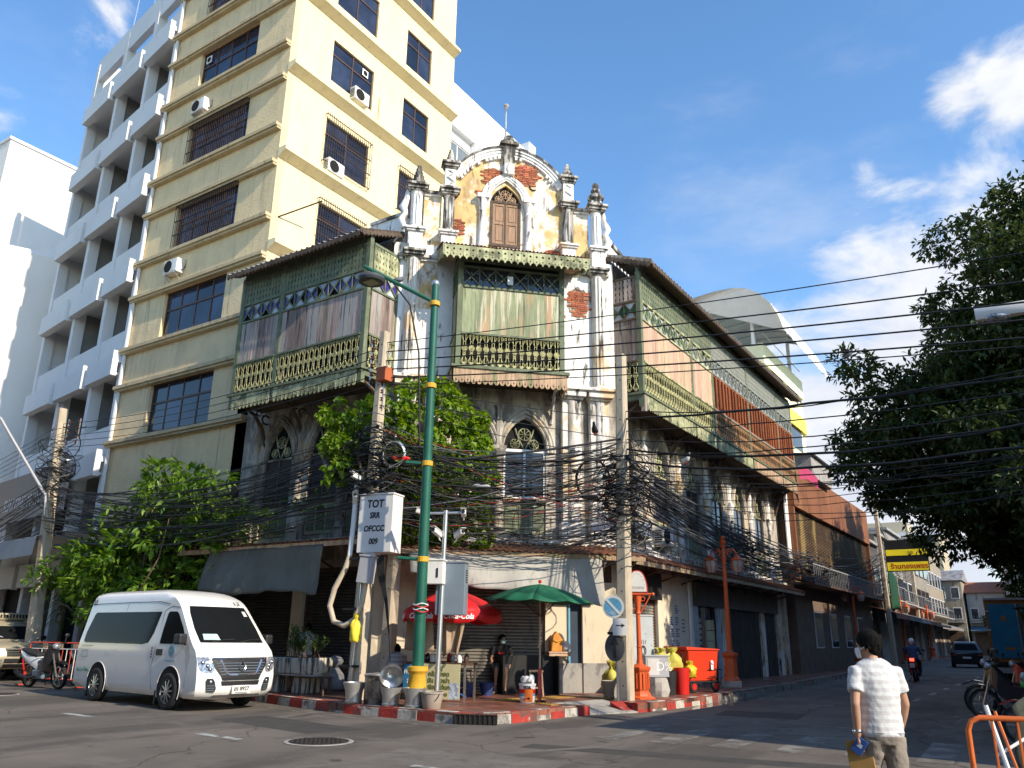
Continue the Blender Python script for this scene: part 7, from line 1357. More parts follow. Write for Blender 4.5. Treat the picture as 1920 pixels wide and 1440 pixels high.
for x in (0,-2.7):
    for sd in (-1,1): wheel(su, x, sd*.83, .36, .22, sd, 6)
    arch(su, SB, x, .43)
SB.front(rows_between([(1.17,-.72,.72),(1.55,-.62,.62)],5), .008, 12).build('windscreen', m_cglass, su, fix=False, smooth=60); SB.side(rows_between([(1.17,-2.4,-.75),(1.55,-2.3,-1.1)],4)).build('side_window', m_cglass, su, fix=False); SB.front(rows_between([(.7,-.45,.45),(.92,-.5,.5)],3), .01, 10).build('grille', m_blackp, su, fix=False)
for z in (.74,.8,.86): MB().tube([(SB.fx(y,z)+.02,y,z) for y in np.linspace(-.44,.44,9)], .016, 4).build('grille_bar', m_chrome, su)
for sd in (-1,1): SB.front(rows_between([(.72,sd*.52,sd*.82),(.92,sd*.52,sd*.86)],3), .014, 8).build('headlamp', MAT('headlamp_amber',(.62,.56,.38),.1,metal=.4,var=.3,vs=9) if sd < 0 else bpy.data.materials['headlamp_amber'], su, fix=False, smooth=60); SB.front([(.52,sd*.56,sd*.8),(.62,sd*.56,sd*.8)], .014, 6).build('fog_lamp', m_hl, su, fix=False)
SB.front(rows_between([(.38,-.5,.5),(.64,-.5,.5)],3), .012, 10).build('bumper_intake', m_blackp, su, fix=False); MB().box(-3.4,-1.2,-.66,.66,1.72,1.95).build('roof_box', m_gold, su, bevel=.08)
for k in range(14): MB().box(-1.22,-1.19,-.6+.09*k,-.55+.09*k,1.8,1.9).build('rack_slot', m_dark, su)
MB().tube([(-.55,-.3+.16*cos(a),1.15+.1*sin(a)) for a in np.linspace(0,6.28,16)], .014, 5).build('steering_wheel', m_boxs, su); MB().box(-.7,-.5,.9,1.05,1.15,1.28).build('mirror', m_blackp, su, bevel=.03); MB().box(-.7,-.5,-1.05,-.9,1.15,1.28).build('mirror', m_blackp, su, bevel=.03)
# ---- motorbikes
def motorbike(lab, M, cA, cB, box=False, grp='parked motorbikes', top=True):
    """underbone motorbike facing +x, wheels at x=0 (rear) and 1.24"""
    t = thing('motorbike', lab, 'motorbike', group=grp); t.matrix_world = M; R = .29
    for x in (0,1.24):
        w = MB().lathe([(R*.82,-.04),(R*.95,-.045),(R,-.02),(R,.02),(R*.95,.045),(R*.82,.04)],(0,0,0),28,cap=False).build('wheel', m_tyre, t, T(x,0,R) @ Matrix.Rotation(pi/2,4,'X'), smooth=45); rm = MB().lathe([(R*.83,-.03),(R*.83,.03),(R*.76,.03),(R*.76,-.03)],(0,0,0),28,cap=False)
        for k in range(5): a = 2*pi*k/5; rm.bar((.03*cos(a),.03*sin(a),0),(R*.78*cos(a),R*.78*sin(a),0),.03,.03)
        rm.lathe([(.05,-.05),(.05,.05)],(0,0,0),10); rm.build('rim', m_alloy, w)
    MB().loft([[(x,y*.5,z) for y, z in ((-w,z0),(-w*1.15,(z0+z1)/2),(-w*.7,z1),(w*.7,z1),(w*1.15,(z0+z1)/2),(w,z0))] for x, w, z0, z1 in ((-.38,.06,.86,.92),(-.25,.16,.72,.9),(.0,.24,.62,.82),(.3,.26,.52,.76),(.5,.2,.42,.7))]).build('tail_fairing', cA, t, smooth=40)
    MB().loft([[(x,y*.5,z) for y, z in ((-w,z0),(-w,z1),(w,z1),(w,z0))] for x, w, z0, z1 in ((-.3,.16,.88,.93),(-.05,.24,.82,.9),(.2,.26,.76,.84),(.45,.2,.74,.8))]).build('seat', m_black, t, bevel=.03)
    MB().loft([[(x,y*.5,z) for y, z in ((-w,z0),(-w*.9,z1),(w*.9,z1),(w,z0))] for x, w, z0, z1 in ((.5,.2,.3,.62),(.72,.28,.34,.66),(.9,.34,.45,.9),(1.0,.26,.6,1.0),(1.08,.14,.72,.98))]).build('leg_shield', cB, t, smooth=40)
    MB().add([(1.02,-.06,.62),(1.3,-.07,.66),(1.52,-.05,.58),(1.52,.05,.58),(1.3,.07,.66),(1.02,.06,.62)],[(0,1,4,5),(1,2,3,4)]).build('front_mudguard', cB, t, fix=False).modifiers.new('s','SOLIDIFY').thickness = .02
    MB().box(.28,.72,-.12,.12,.22,.45).build('engine', m_boxg, t, bevel=.04); MB().tube([(.5,-.13,.3),(.2,-.16,.24),(-.1,-.17,.3),(-.32,-.17,.4)],[.025,.04,.055,.05],8).build('exhaust', m_blackp, t, smooth=60); MB().tube([(0,-.08,R),(.3,-.09,.34),(.5,-.08,.36)],.03,6).build('swing_arm', m_blackp, t)
    for s in (-1,1): MB().tube([(1.24,s*.07,R),(1.08,s*.07,.75),(1.02,s*.05,.95)],.022,6).build('fork', m_alloy, t); MB().tube([(-.02,s*.11,R+.02),(-.1,s*.12,.68)],.025,6).build('shock_absorber', m_red, t); MB().tube([(1.0,s*.02,1.0),(.95,s*.2,1.04),(.88,s*.36,1.02)],.016,6).build('handlebar', m_blackp, t); MB().tube([(.9,s*.3,1.03),(.9,s*.34,1.16)],.008,5).build('mirror_stem', m_blackp, t); MB().ball((.9,s*.36,1.2),.06,8,6,(.35,1,.8)).build('mirror', m_blackp, t, smooth=60)
    MB().ball((1.08,0,.98),.1,10,8,(.8,1.1,.8)).build('headlamp', m_hl, t, smooth=60); MB().box(-.41,-.36,-.06,.06,.82,.9).build('tail_lamp', m_red, t, bevel=.01); MB().add([(-.3,-.06,.78),(-.42,-.07,.55),(-.42,.07,.55),(-.3,.06,.78)],[(0,1,2,3)]).build('rear_mudguard', m_blackp, t, fix=False).modifiers.new('s','SOLIDIFY').thickness = .015
    MB().tube([(.45,.1,.22),(.3,.25,.02)],.012,5).build('side_stand', m_blackp, t)
    if box: MB().box(-.55,-.12,-.22,.22,.95,1.3).build('top_box', m_red, t, bevel=.03)
    return t
m_mw = MAT('paint_white_gloss', (.74,.74,.74), .25, coat=.5, var=.02); m_mb = MAT('paint_blue_gloss', (.02,.22,.5), .25, coat=.5, var=.05); m_mg = MAT('paint_lime_gloss', (.09,.45,.04), .25, coat=.5, var=.05); m_mk = MAT('paint_black_gloss', (.02,.02,.024), .2, coat=.5, var=.05); m_mr = MAT('paint_red_gloss', (.4,.02,.02), .25, coat=.5)
SC_ = lambda s: Matrix.Scale(s,4)
motorbike('black motorbike with white tail parked behind the van', T(-25.8,13.3,0) @ RZ(3) @ Matrix.Rotation(.12,4,'X') @ SC_(1.2), m_mw, m_mk); motorbike('dark motorbike parked behind the gold pickup barrier', T(-25.4,14.5,0) @ RZ(10) @ SC_(1.1), m_mk, m_mg)
motorbike('lime green motorbike parked on the right side of the street', T(-.35,22.6,0) @ RZ(172) @ SC_(1.2), m_mg, m_mk, grp='parked motorbikes'); motorbike('black motorbike with blue lights in front of the green one', T(-.25,21.2,0) @ RZ(168) @ SC_(1.15), m_mk, m_mk); motorbike('dark motorbike with red carrier box at the right edge', T(.1,24.4,0) @ RZ(175) @ SC_(1.15), m_mk, m_mr, True); motorbike('near dark motorbike behind the orange barrier', T(.5,16.2,0) @ RZ(160) @ SC_(1.1), m_mk, m_mr)
# ---- crowd barriers
m_bor = MAT('barrier_orange', (.62,.14,.03), .5, var=.12, vs=6, dirt_sun=[((.3,.1,.05),8,Z3,.56,.66,.6)]); m_bred = MAT('barrier_red', (.62,.07,.03), .5, var=.1)
def barrier(lab, M, W_, H, m, alt=True):
    t = thing('crowd_barrier', lab, 'barrier'); t.matrix_world = M; r = .1
    MB().tube([(0,0,.0),(0,0,H-r),(r*.3,0,H-r*.3),(r,0,H),(W_-r,0,H),(W_-r*.3,0,H-r*.3),(W_,0,H-r),(W_,0,0)],.022,8).build('frame', m, t, smooth=60); MB().tube([(0,0,.2),(W_,0,.2)],.018,6).build('bottom_rail', m, t)
    if alt: MB().tube([(0,0,H-.18),(W_,0,H-.18)],.014,6).build('upper_rail', m_wht, t)
    n = int(W_/.17)
    for k in range(1, n): MB().tube([(W_*k/n,0,.2),(W_*k/n,0,H-.18 if alt else H)],.011,5).build('bar', m_wht if (k%2 and alt) else m, t)
    if alt:
        for k in range(3): MB().box(W_*(.22+.26*k),W_*(.3+.26*k),-.012,.012,H-.16,H-.02).build('reflector', m_yelpaint if 0 else m_cloth, t)
    for x in (.0,W_): MB().bar((x,-.28,.02),(x,.28,.02),.05,.03).build('foot', m, t)
barrier('orange and white crowd barrier between pickup and motorbike', T(-27.0,13.75,0) @ RZ(11), 2.5, 1.25, m_bred); barrier('rusty orange barrier frame at the bottom right corner', T(-.77,8.08,0) @ RZ(14), 2.2, 1.02, m_bor, False)
wb = thing('white_barrier_rail', 'white and orange striped rail leaning behind the orange barrier frame', 'barrier', (-.5,9.2,0), .4); MB().tube([(0,0,0),(-.18,.1,1.05)],.022,8).build('rail', m_wht, wb); MB().tube([(.09,0,0),(-.1,.12,1.0)],.014,8).build('rail', m_bor, wb); MB().tube([(-.15,.08,.62),(.6,.3,1.0)],.014,6).build('cross_rail', m_wht, wb)
cl_ = MB(); g = [[(-.3+.9*s+.02*sin(9*t), .12*sin(4*s)+.25*t, 1.0-.85*t+.1*sin(3*s)*(1-t)+.05*sin(8*s)) for s in np.linspace(0,1,16)] for t in np.linspace(0,1,10)]; o = cl_.sheet(g).build('draped_tarp', MAT('tarp_olive',(.05,.055,.04),.7,var=.3,vs=4,bump=(6,.8)), None, T(-.25,10.2,0) @ RZ(10), smooth=70, fix=False); o.modifiers.new('s','SOLIDIFY').thickness = .01; tag(o, 'dark olive tarp draped over something behind the orange barrier', 'tarp')
# ---- blue box truck (rear doors), black hatchback
tk_ = thing('box_truck', 'blue box truck with orange door frames parked on the right', 'truck', (-1.2,37.5,0)); m_tb = MAT('truck_blue', (.02,.20,.36), .5, var=.1); m_to = MAT('truck_orange', (.36,.17,.05), .6, var=.15)
MB().box(-1.2,1.2,0,6,.95,3.25).build('cargo_box', m_to, tk_, bevel=.02)
for k in (0,1):
    x0 = -1.1+k*1.13; d_ = MB().box(x0,x0+1.05,-.05,-.005,1.1,3.1).build('rear_door', m_tb, tk_, bevel=.01)
    for z in (1.4,2.1,2.8): MB().box(x0-.09 if k == 0 else x0+1.02,x0+.03 if k == 0 else x0+1.14,-.08,-.05,z,z+.06).build('hinge', m_metal, d_)
    MB().tube([(x0+.98 if k == 0 else x0+.08,-.09,1.1),(x0+.98 if k == 0 else x0+.08,-.09,3.1)],.02,6).build('lock_rod', m_metal, d_); MB().ball((x0+.5,-.055,2.55),.12,8,6,(.7,.1,1)).build('decal', m_to, d_); MB().box(x0+.42,x0+.75,-.056,-.051,1.4,1.5).build('decal', m_to, d_)
MB().box(-1.15,1.15,.1,5.8,.6,.95).build('chassis', m_black, tk_); MB().box(-1.2,1.2,-.1,.1,.55,.75).build('rear_bumper', m_boxs, tk_); MB().box(-1.2,1.2,-.08,6,3.25,3.33).build('roof_rail', m_boxs, tk_)
for x in (-.95,.95):
    for y in (.9,5.0): wheel(tk_, x, y, .42, .28, -1, 6).matrix_basis = T(x,y,.42) @ Matrix.Rotation(pi/2,4,'Y')
bc = thing('black_hatchback', 'black hatchback seen from behind far down the street', 'car', (-5.75,66.5,0), rad(97)); bc.scale = (1.2,)*3
HB = Body([(.2,3.4),(.5,3.55),(.75,3.4),(.9,3.0),(.95,2.5),(1.35,1.6),(1.45,1.2)], [(.2,.05),(.45,-.02),(.85,.0),(.95,.08),(1.35,.35),(1.45,.6)], [(.2,.74),(.4,.82),(.85,.82),(.95,.79),(1.35,.62),(1.45,.5)], [.2,.3,.4,.55,.75,.85,.9,.95,1.1,1.25,1.35,1.42,1.45], .2, .1); HB.body().build('body', m_mk, bc, smooth=50); HB.rear(rows_between([(.98,-.62,.62),(1.33,-.52,.52)],4)).build('rear_window', m_cglass, bc, fix=False)
for sd in (-1,1): HB.rear([(.7,sd*.55,sd*.78),(.92,sd*.6,sd*.76)]).build('tail_lamp', m_red, bc, fix=False)
HB.rear([(.52,-.22,.22),(.62,-.22,.22)],.012).build('number_plate', m_boxw, bc, fix=False)
for x in (.6,2.9):
    for sd in (-1,1): wheel(bc, x, sd*.7, .29, .18, sd, 6)
# ---- signs and clutter further down the right street
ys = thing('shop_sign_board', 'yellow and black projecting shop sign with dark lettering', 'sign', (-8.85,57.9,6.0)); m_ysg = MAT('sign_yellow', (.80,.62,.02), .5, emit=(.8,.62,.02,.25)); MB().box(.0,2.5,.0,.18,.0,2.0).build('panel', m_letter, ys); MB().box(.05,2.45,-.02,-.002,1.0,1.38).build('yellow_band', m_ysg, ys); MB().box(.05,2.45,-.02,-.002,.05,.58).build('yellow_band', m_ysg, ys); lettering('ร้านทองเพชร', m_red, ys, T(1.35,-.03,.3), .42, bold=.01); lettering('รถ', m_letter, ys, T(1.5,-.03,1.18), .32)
gn = MB().sheet([[(-8.9+.25*sin(3*s)*t, 58.3+3.4*s, 6.1-2.6*t+.2*sin(5*s)) for s in np.linspace(0,1,14)] for t in np.linspace(0,1,9)]).build('green_net', MAT('net_green',(.008,.055,.024),.8,var=.2), None, smooth=70, fix=False); tag(gn, 'dark green construction net hanging below the yellow sign', 'net'); gn.modifiers.new('s','SOLIDIFY').thickness = .01
tc = thing('traffic_cone', 'orange traffic cone on the pavement beyond the man', 'cone', (-8.4,44.5,0)); MB().box(-.2,.2,-.2,.2,0,.04).build('base', m_bor, tc); MB().lathe([(.16,.04),(.03,.75),(.001,.75)],(0,0,0),14).build('cone', m_bor, tc, smooth=40); MB().lathe([(.115,.3),(.085,.45)],(0,0,0),14).build('band', m_wht, tc)
pn = MB().sheet([[(0, .9*s, .1*sin(4*s)-.35*t-.1*s) for s in np.linspace(0,1,8)] for t in np.linspace(0,1,4)]).build('pink_flag', MAT('flag_pink',(.45,.05,.13),.7), None, T(-9.1,38.2,9.35) @ RZ(-20) @ SC_(1.6), smooth=60, fix=False); tag(pn, 'crumpled pink flag at the far end of the gallery', 'flag')
cp_ = thing('steel_canopy', 'small grey sheet canopy on the roof behind the pink flag', 'canopy', (-10.2,41.5,9.8)); MB().add([(-1,0,1.2),(1.1,0,.9),(1.1,5,.9),(-1,5,1.2)],[(0,1,2,3)]).build('sheet', m_corr, cp_, fix=False); MB().box(-.9,.9,.2,4.6,-.2,.9).build('wall', m_concg, cp_)
rl_ = thing('white_street_lamp', 'white cobra head street lamp reaching in from the right edge', 'street lamp', (2.05,17,-.25)); MB().tube([(0,0,.4),(0,0,7.2),(-.4,0,7.75),(-1.5,0,7.95)],[.08,.06,.05,.045],8).build('pole', m_boxw, rl_, smooth=60); MB().loft([[(x,y*w,7.95+z) for y, z in ((-1,-.02),(-.8,.1),(0,.14),(.8,.1),(1,-.02),(.6,-.12),(-.6,-.12))] for x, w in ((-1.4,.07),(-1.75,.14),(-2.2,.17),(-2.5,.12))]).build('lamp_head', m_boxw, rl_, smooth=50); MB().ball((-2.15,0,7.84),.2,10,6,(1.3,.8,.5)).build('lens', m_hl, rl_, smooth=60)
gl2 = thing('grey_street_lamp', 'thin grey bent street lamp at the far left edge', 'street lamp', (-29.7,14.5,6.0)); MB().tube([(.2,.2,-.5),(.15,.1,.2),(-.5,-1.0,2.0),(-.75,-1.5,2.8),(-1.0,-2.0,3.0),(-1.4,-2.6,3.1)],.05,8).build('arm', m_boxs, gl2, smooth=60); MB().loft([[(x,y+w*.12,3.1+z) for w, z in ((-1,0),(-.7,.1),(.7,.1),(1,0),(.5,-.08),(-.5,-.08))] for x, y in ((-1.3,-2.5),(-1.7,-3.1))]).build('lamp_head', m_boxw, gl2, smooth=50)
# ================================================================== people
def vl(a, b, t): return Vector(a).lerp(Vector(b), t)
def remesh(o, vox, it=6):
    r = o.modifiers.new('remesh', 'REMESH'); r.mode = 'VOXEL'; r.voxel_size = vox; r.use_smooth_shade = True
    s = o.modifiers.new('smooth', 'SMOOTH'); s.factor = .5; s.iterations = it
def wrinkle(o, s):
    tx = bpy.data.textures.get('cloth_folds')
    if tx is None: tx = bpy.data.textures.new('cloth_folds', 'CLOUDS'); tx.noise_scale = .085; tx.noise_depth = 2
    d = o.modifiers.new('folds', 'DISPLACE'); d.texture = tx; d.strength = s; d.mid_level = .5; d.texture_coords = 'LOCAL'
def hand(mb, wrist, d, side, pal, curl=.5, s=1.0):
    """palm and five fingers: d points down the hand, side towards the thumb, pal is the palm normal"""
    w = Vector(wrist); d = Vector(d).normalized(); th = Vector(side); th = (th - d*th.dot(d)).normalized(); n = d.cross(th) if d.cross(th).dot(Vector(pal)) > 0 else th.cross(d)
    M = Matrix((th, n, d)).transposed(); mb.ball(w + d*.045*s, .04*s, 10, 8, (1.0,.5,1.3), M)
    for k, (o_, L) in enumerate(((.03,.068),(.01,.078),(-.01,.072),(-.029,.056))):
        a = w + d*.075*s + th*o_*s; b = a + (d + n*.25*curl)*L*.5*s; c = b + (d*(1-.9*curl) + n*1.1*curl).normalized()*L*.38*s; e = c + (d*(.4-1.1*curl) + n*1.0*curl).normalized()*L*.3*s; mb.tube([a, b, c, e], [.0095*s,.009*s,.0085*s,.0065*s], 7)
    a = w + d*.02*s + th*.03*s; mb.tube([a, a + (d*.6 + th*.7)*.04*s, a + (d*.95 + th*.75 + n*.5)*.065*s, a + (d*1.2 + th*.6 + n*.9)*.085*s], [.013*s,.0115*s,.0105*s,.008*s], 7)
def figure(lab, M, J, shirt, pants, skin=m_skin, hair=m_hair, sleeve=.62, leg=1.0, vox=.012, look=0.0, tilt=0.0, mask=None, build=1.0, shoes=m_black, curlL=.4, curlR=.4, hairlen=1.0, helmet=None):
    t = thing('person', lab, 'person'); t.matrix_world = M; g = {k: Vector(v) for k, v in J.items()}; b = build
    fw = Vector((0,1,0)); up = (g['neck']-g['pelvis']).normalized(); rt = (g['shR']-g['shL']).normalized(); fd = up.cross(rt).normalized() if up.cross(rt).dot(fw) > 0 else rt.cross(up).normalized()
    def torso(mb, e):
        rows = [(-.16,.145,.105),(-.08,.165,.118),(0,.162,.118),(.25,.148,.105),(.5,.158,.112),(.75,.175,.115),(.92,.165,.10),(1.02,.11,.08),(1.08,.065,.062)]
        c = lambda s: g['pelvis'] + (g['neck']-g['pelvis'])*s + fd*(.02*sin(pi*min(max(s,0),1))*-1)
        mb.loft([[c(s) + rt*(rx*b+e)*cos(a) + fd*(ry*b+e)*sin(a) for a in np.linspace(0,2*pi,48,endpoint=False)] for s, rx, ry in rows])
    B = MB(); torso(B, -.012); hd = g['head']; B.tube([g['neck']-up*.05, vl(g['neck'],hd,.5), hd], [.06*b,.055*b,.05*b], 10)
    R_ = Matrix.Rotation(look,3,'Z') @ Matrix.Rotation(tilt,3,'X')
    B.ball(hd + R_ @ Vector((0,0,.03)), .1, 16, 12, (.76,.92,1.05), R_); B.ball(hd + R_ @ Vector((0,.02,-.045)), .075, 14, 10, (.8,.95,1.0), R_); B.tube([hd + R_ @ Vector((0,.088,.02)), hd + R_ @ Vector((0,.112,-.022)), hd + R_ @ Vector((0,.09,-.03))], [.008,.016,.012], 6)
    for s in (-1,1): B.ball(hd + R_ @ Vector((s*.077,-.008,-.01)), .028, 8, 6, (.3,.7,1.1), R_)
    for S in 'LR':
        s = -1 if S == 'L' else 1; sh, el, wr = g['sh'+S], g['el'+S], g['wr'+S]; B.tube([sh-rt*s*.03, vl(sh,el,.5), el, vl(el,wr,.35), wr], [.05*b,.043*b,.037*b,.038*b,.026*b], 10); d = (wr-el); cr_ = curlL if S == 'L' else curlR; hand(B, wr, d, fd + rt*s*-.2, rt*-s, cr_)
        hp, kn, an, to = g['hip'+S], g['kn'+S], g['an'+S], g['to'+S]; B.tube([hp, vl(hp,kn,.4), kn, vl(kn,an,.3), vl(kn,an,.7), an], [.08*b,.072*b,.05*b,.052*b,.038*b,.034*b], 10); B.tube([an+Vector((0,0,.0)), vl(an,to,.3)-Vector((0,0,.03)), to], [.036,.038,.028], 9)
    o = B.build('body', skin, t, smooth=180); remesh(o, vox, 3)
    S_ = MB(); torso(S_, .014)
    for S in 'LR':
        s = -1 if S == 'L' else 1; sh, el = g['sh'+S], g['el'+S]; q = vl(sh,el,sleeve); S_.tube([sh-rt*s*.05, sh, vl(sh,q,.5), q], [.05*b,.064*b,.064*b,.066*b], 24)
    o = S_.build('shirt', shirt, t, smooth=180); remesh(o, vox, 12); wrinkle(o, .016)
    P_ = MB(); c0 = g['pelvis']; P_.loft([[c0 + up*z + rt*rx*b*cos(a) + fd*ry*b*sin(a) for a in np.linspace(0,2*pi,40,endpoint=False)] for z, rx, ry in ((-.13,.12,.1),(-.07,.165,.125),(0,.165,.122),(.06,.158,.115))])
    for S in 'LR':
        hp, kn, an = g['hip'+S], g['kn'+S], g['an'+S]
        if leg >= 1: P_.tube([hp, vl(hp,kn,.35), kn, vl(kn,an,.45), vl(kn,an,.97)], [.098*b,.092*b,.076*b,.07*b,.066*b], 24)
        else: P_.tube([hp, vl(hp,kn,.5), vl(hp,kn,leg*1.15)], [.1*b,.095*b,.088*b], 12)
    o = P_.build('trousers', pants, t, smooth=180); remesh(o, vox, 8); wrinkle(o, .022)
    if helmet: H = MB().ball(hd + R_ @ Vector((0,-.005,.045)), .135, 16, 12, (.92,1.02,.98), R_); H.build('helmet', helmet, t, smooth=60)
    elif hair:
        H = MB(); H.ball(hd + R_ @ Vector((0,-.014,.045)), .104, 18, 14, (.84,.98,1.0), R_); H.ball(hd + R_ @ Vector((0,-.045,.0)), .085, 16, 12, (.93,.72,1.0*hairlen), R_)
        for k in range(70): a = k*2.4; q = hd + R_ @ Vector((.085*cos(a),-.02+.09*sin(a)*(1 if sin(a) < 0 else .5),.02+.012*sin(k*3.3))); H.tube([q+Vector((0,0,.06)), q, q - R_ @ Vector((.006*sin(k*7),.0,.035+.02*sin(k*5)))], [.014,.012,.003], 5)
        o = H.build('hair', hair, t, smooth=180); remesh(o, .006, 1)
    for s in (-1,1): MB().ball(hd + R_ @ Vector((s*.031,.083,.018)), .011, 8, 6).build('eye', m_letter, t, smooth=60)
    MB().cbox(hd + R_ @ Vector((0,.088,-.055)), (.045,.012,.008), R_).build('mouth', MAT('lip',(.3,.11,.09),.6) if 'lip' not in bpy.data.materials else bpy.data.materials['lip'], t)
    if mask:
        Mk = MB().sheet([[hd + R_ @ Vector((.08*sin(a), .022+.086*cos(a)+.014*(1-abs(a))*(.5-abs(v-.45))*2, .0-.085*v)) for a in np.linspace(-1.2,1.2,9)] for v in np.linspace(0,1,6)]); mo = Mk.build('face_mask', mask, t, smooth=80, fix=False); mo.modifiers.new('s','SOLIDIFY').thickness = .004
        for s in (-1,1): MB().tube([hd + R_ @ Vector((s*.075,.05,-.02)), hd + R_ @ Vector((s*.083,.0,.0))], .003, 4).build('mask_strap', mask, t)
    for S in 'LR': 
        an, to = g['an'+S], g['to'+S]; MB().loft([[c + Vector((rx*cos(a),0,0)) + (to-an).normalized().cross(Vector((1,0,0)))*0 + Vector((0,0,rz*sin(a))) for a in np.linspace(0,2*pi,10,endpoint=False)] for c, rx, rz in ((an+Vector((0,-.05,-.045)),.03,.03),(an+Vector((0,-.02,-.04)),.042,.045),(vl(an,to,.5)-Vector((0,0,.03)),.046,.035),(to-Vector((0,0,.0)),.045,.028),(to+(to-an).normalized()*.05,.025,.018))]).build('shoe', shoes, t, smooth=60)
    return t
m_polo = MAT('polo_white', (.60,.60,.59), .85, var=.03, vs=6, bump=(9,.25)); m_chino = MAT('trousers_taupe', (.24,.20,.165), .9, var=.1, vs=5, bump=(7,.5)); m_mask = MAT('mask_white', (.7,.72,.72), .8)
# stripes of the polo are woven: alternate bands of pale grey by height
def stripes(m, col, per):
    nt = m.node_tree; L = nt.links.new; bs = nt.nodes['Principled BSDF']; src = bs.inputs['Base Color'].links[0].from_socket; g = nt.nodes.new('ShaderNodeNewGeometry'); sx = nt.nodes.new('ShaderNodeSeparateXYZ'); L(g.outputs['Position'], sx.inputs[0])
    a = nt.nodes.new('ShaderNodeMath'); a.operation = 'PINGPONG'; a.inputs[1].default_value = per; L(sx.outputs['Z'], a.inputs[0]); c = nt.nodes.new('ShaderNodeMath'); c.operation = 'GREATER_THAN'; c.inputs[1].default_value = per*.5; L(a.outputs[0], c.inputs[0])
    mx = nt.nodes.new('ShaderNodeMix'); mx.data_type = 'RGBA'; L(c.outputs[0], mx.inputs['Factor']); L(src, mx.inputs['A']); mx.inputs['B'].default_value = (*col, 1); L(mx.outputs['Result'], bs.inputs['Base Color'])
stripes(m_polo, (.50,.485,.485), .03)
JW = dict(pelvis=(0,0,.93), neck=(0,.03,1.43), head=(-.01,.06,1.565), shL=(-.168,.02,1.365), shR=(.168,.0,1.365), elL=(-.235,-.05,1.11), wrL=(-.215,.0,.865), elR=(.235,.02,1.11), wrR=(.225,.14,.88), hipL=(-.085,0,.86), hipR=(.085,0,.86), knL=(-.095,.14,.47), anL=(-.095,.08,.09), toL=(-.1,.24,.04), knR=(.09,-.02,.46), anR=(.085,-.24,.13), toR=(.085,-.12,.04))
MW = T(-1.36,7.67,0) @ RZ(38)
walker = figure('man in white striped polo shirt walking away in the right foreground', MW, JW, m_polo, m_chino, vox=.008, look=.75, tilt=-.12, mask=m_mask, curlL=.75, build=.98)
co = MB(); c0 = Vector((0,.025,1.43)); co.loft([[c0 + Vector((r*cos(a), r*.95*sin(a)-.005, z)) for a in np.linspace(0,2*pi,18,endpoint=False)] for z, r in ((-.015,.082),(.02,.078),(.045,.07),(.02,.074))], cap=False); co.build('collar', m_polo, walker, smooth=80)
MB().tube([(-.217+.031*cos(a), -.0+.031*sin(a), .905) for a in np.linspace(0,2*pi,16,endpoint=False)], .012, 6, close=True).build('watch_band', m_chrome, walker, smooth=60); MB().lathe([(.018,-.006),(.018,.006)],(-.25,-.01,.905),12,Matrix.Rotation(pi/2,3,'Y')).build('watch_face', m_chrome, walker)
en = MB().box(-.10,.10,-.006,.006,-.15,.13).build('envelope', MAT('paper_manila',(.42,.235,.07),.75,var=.12,vs=4,bump=(5,.5)), None, MW @ T(-.195,.03,.70) @ RZ(-38) @ Matrix.Rotation(-.08,4,'Y'), bevel=.004); tag(en, 'brown manila envelope held by the walking man', 'envelope')
bk = MB().box(-.045,.045,-.008,.008,-.065,.065).build('booklet', MAT('cover_blue',(.03,.08,.26),.5,var=.1), None, MW @ T(-.205,.005,.79) @ RZ(-38) @ T(0,-.02,0) @ Matrix.Rotation(.6,4,'Y'), bevel=.004); tag(bk, 'small dark blue booklet held over the envelope', 'booklet'); MB().box(-.02,.02,-.0095,-.0085,-.01,.02).build('emblem', m_pgrey, bk)
# pocket seams on the trousers
for s in (-1,1): MB().tube([(s*.08-.045,-.122,.9),(s*.08+.045,-.122,.895)],.003,4).build('pocket_seam', m_brown, walker)
# seated man on the stool, facing the street
JS = dict(pelvis=(0,.02,.66), neck=(0,.08,1.13), head=(-.02,.13,1.27), shL=(-.19,.07,1.08), shR=(.19,.07,1.08), elL=(-.26,.05,.82), wrL=(-.22,.2,.66), elR=(.26,.05,.82), wrR=(.22,.2,.66), hipL=(-.09,.05,.64), hipR=(.09,.05,.64), knL=(-.12,.42,.58), anL=(-.1,.36,.1), toL=(-.13,.5,.04), knR=(.12,.42,.58), anR=(.14,.36,.1), toR=(.17,.5,.04))
m_bt = MAT('tshirt_black', (.02,.02,.022), .9, var=.2, bump=(8,.4)); m_sh = MAT('shorts_grey', (.13,.135,.14), .9, var=.2, bump=(8,.4))
MS = T(-12.6,18.72,PZ) @ RZ(213) @ SC_(1.05); sit = figure('seated man in black t-shirt and grey shorts under the umbrellas', MS, JS, m_bt, m_sh, leg=.85, look=.5, mask=MAT('mask_mint',(.35,.6,.53),.8), shoes=MAT('sandal',(.18,.13,.1),.8))
for k in range(4): MB().box(-.07+.04*k,-.045+.04*k,.205,.212,.93,.96+.02*(k%2)).build('shirt_print', m_red, sit)
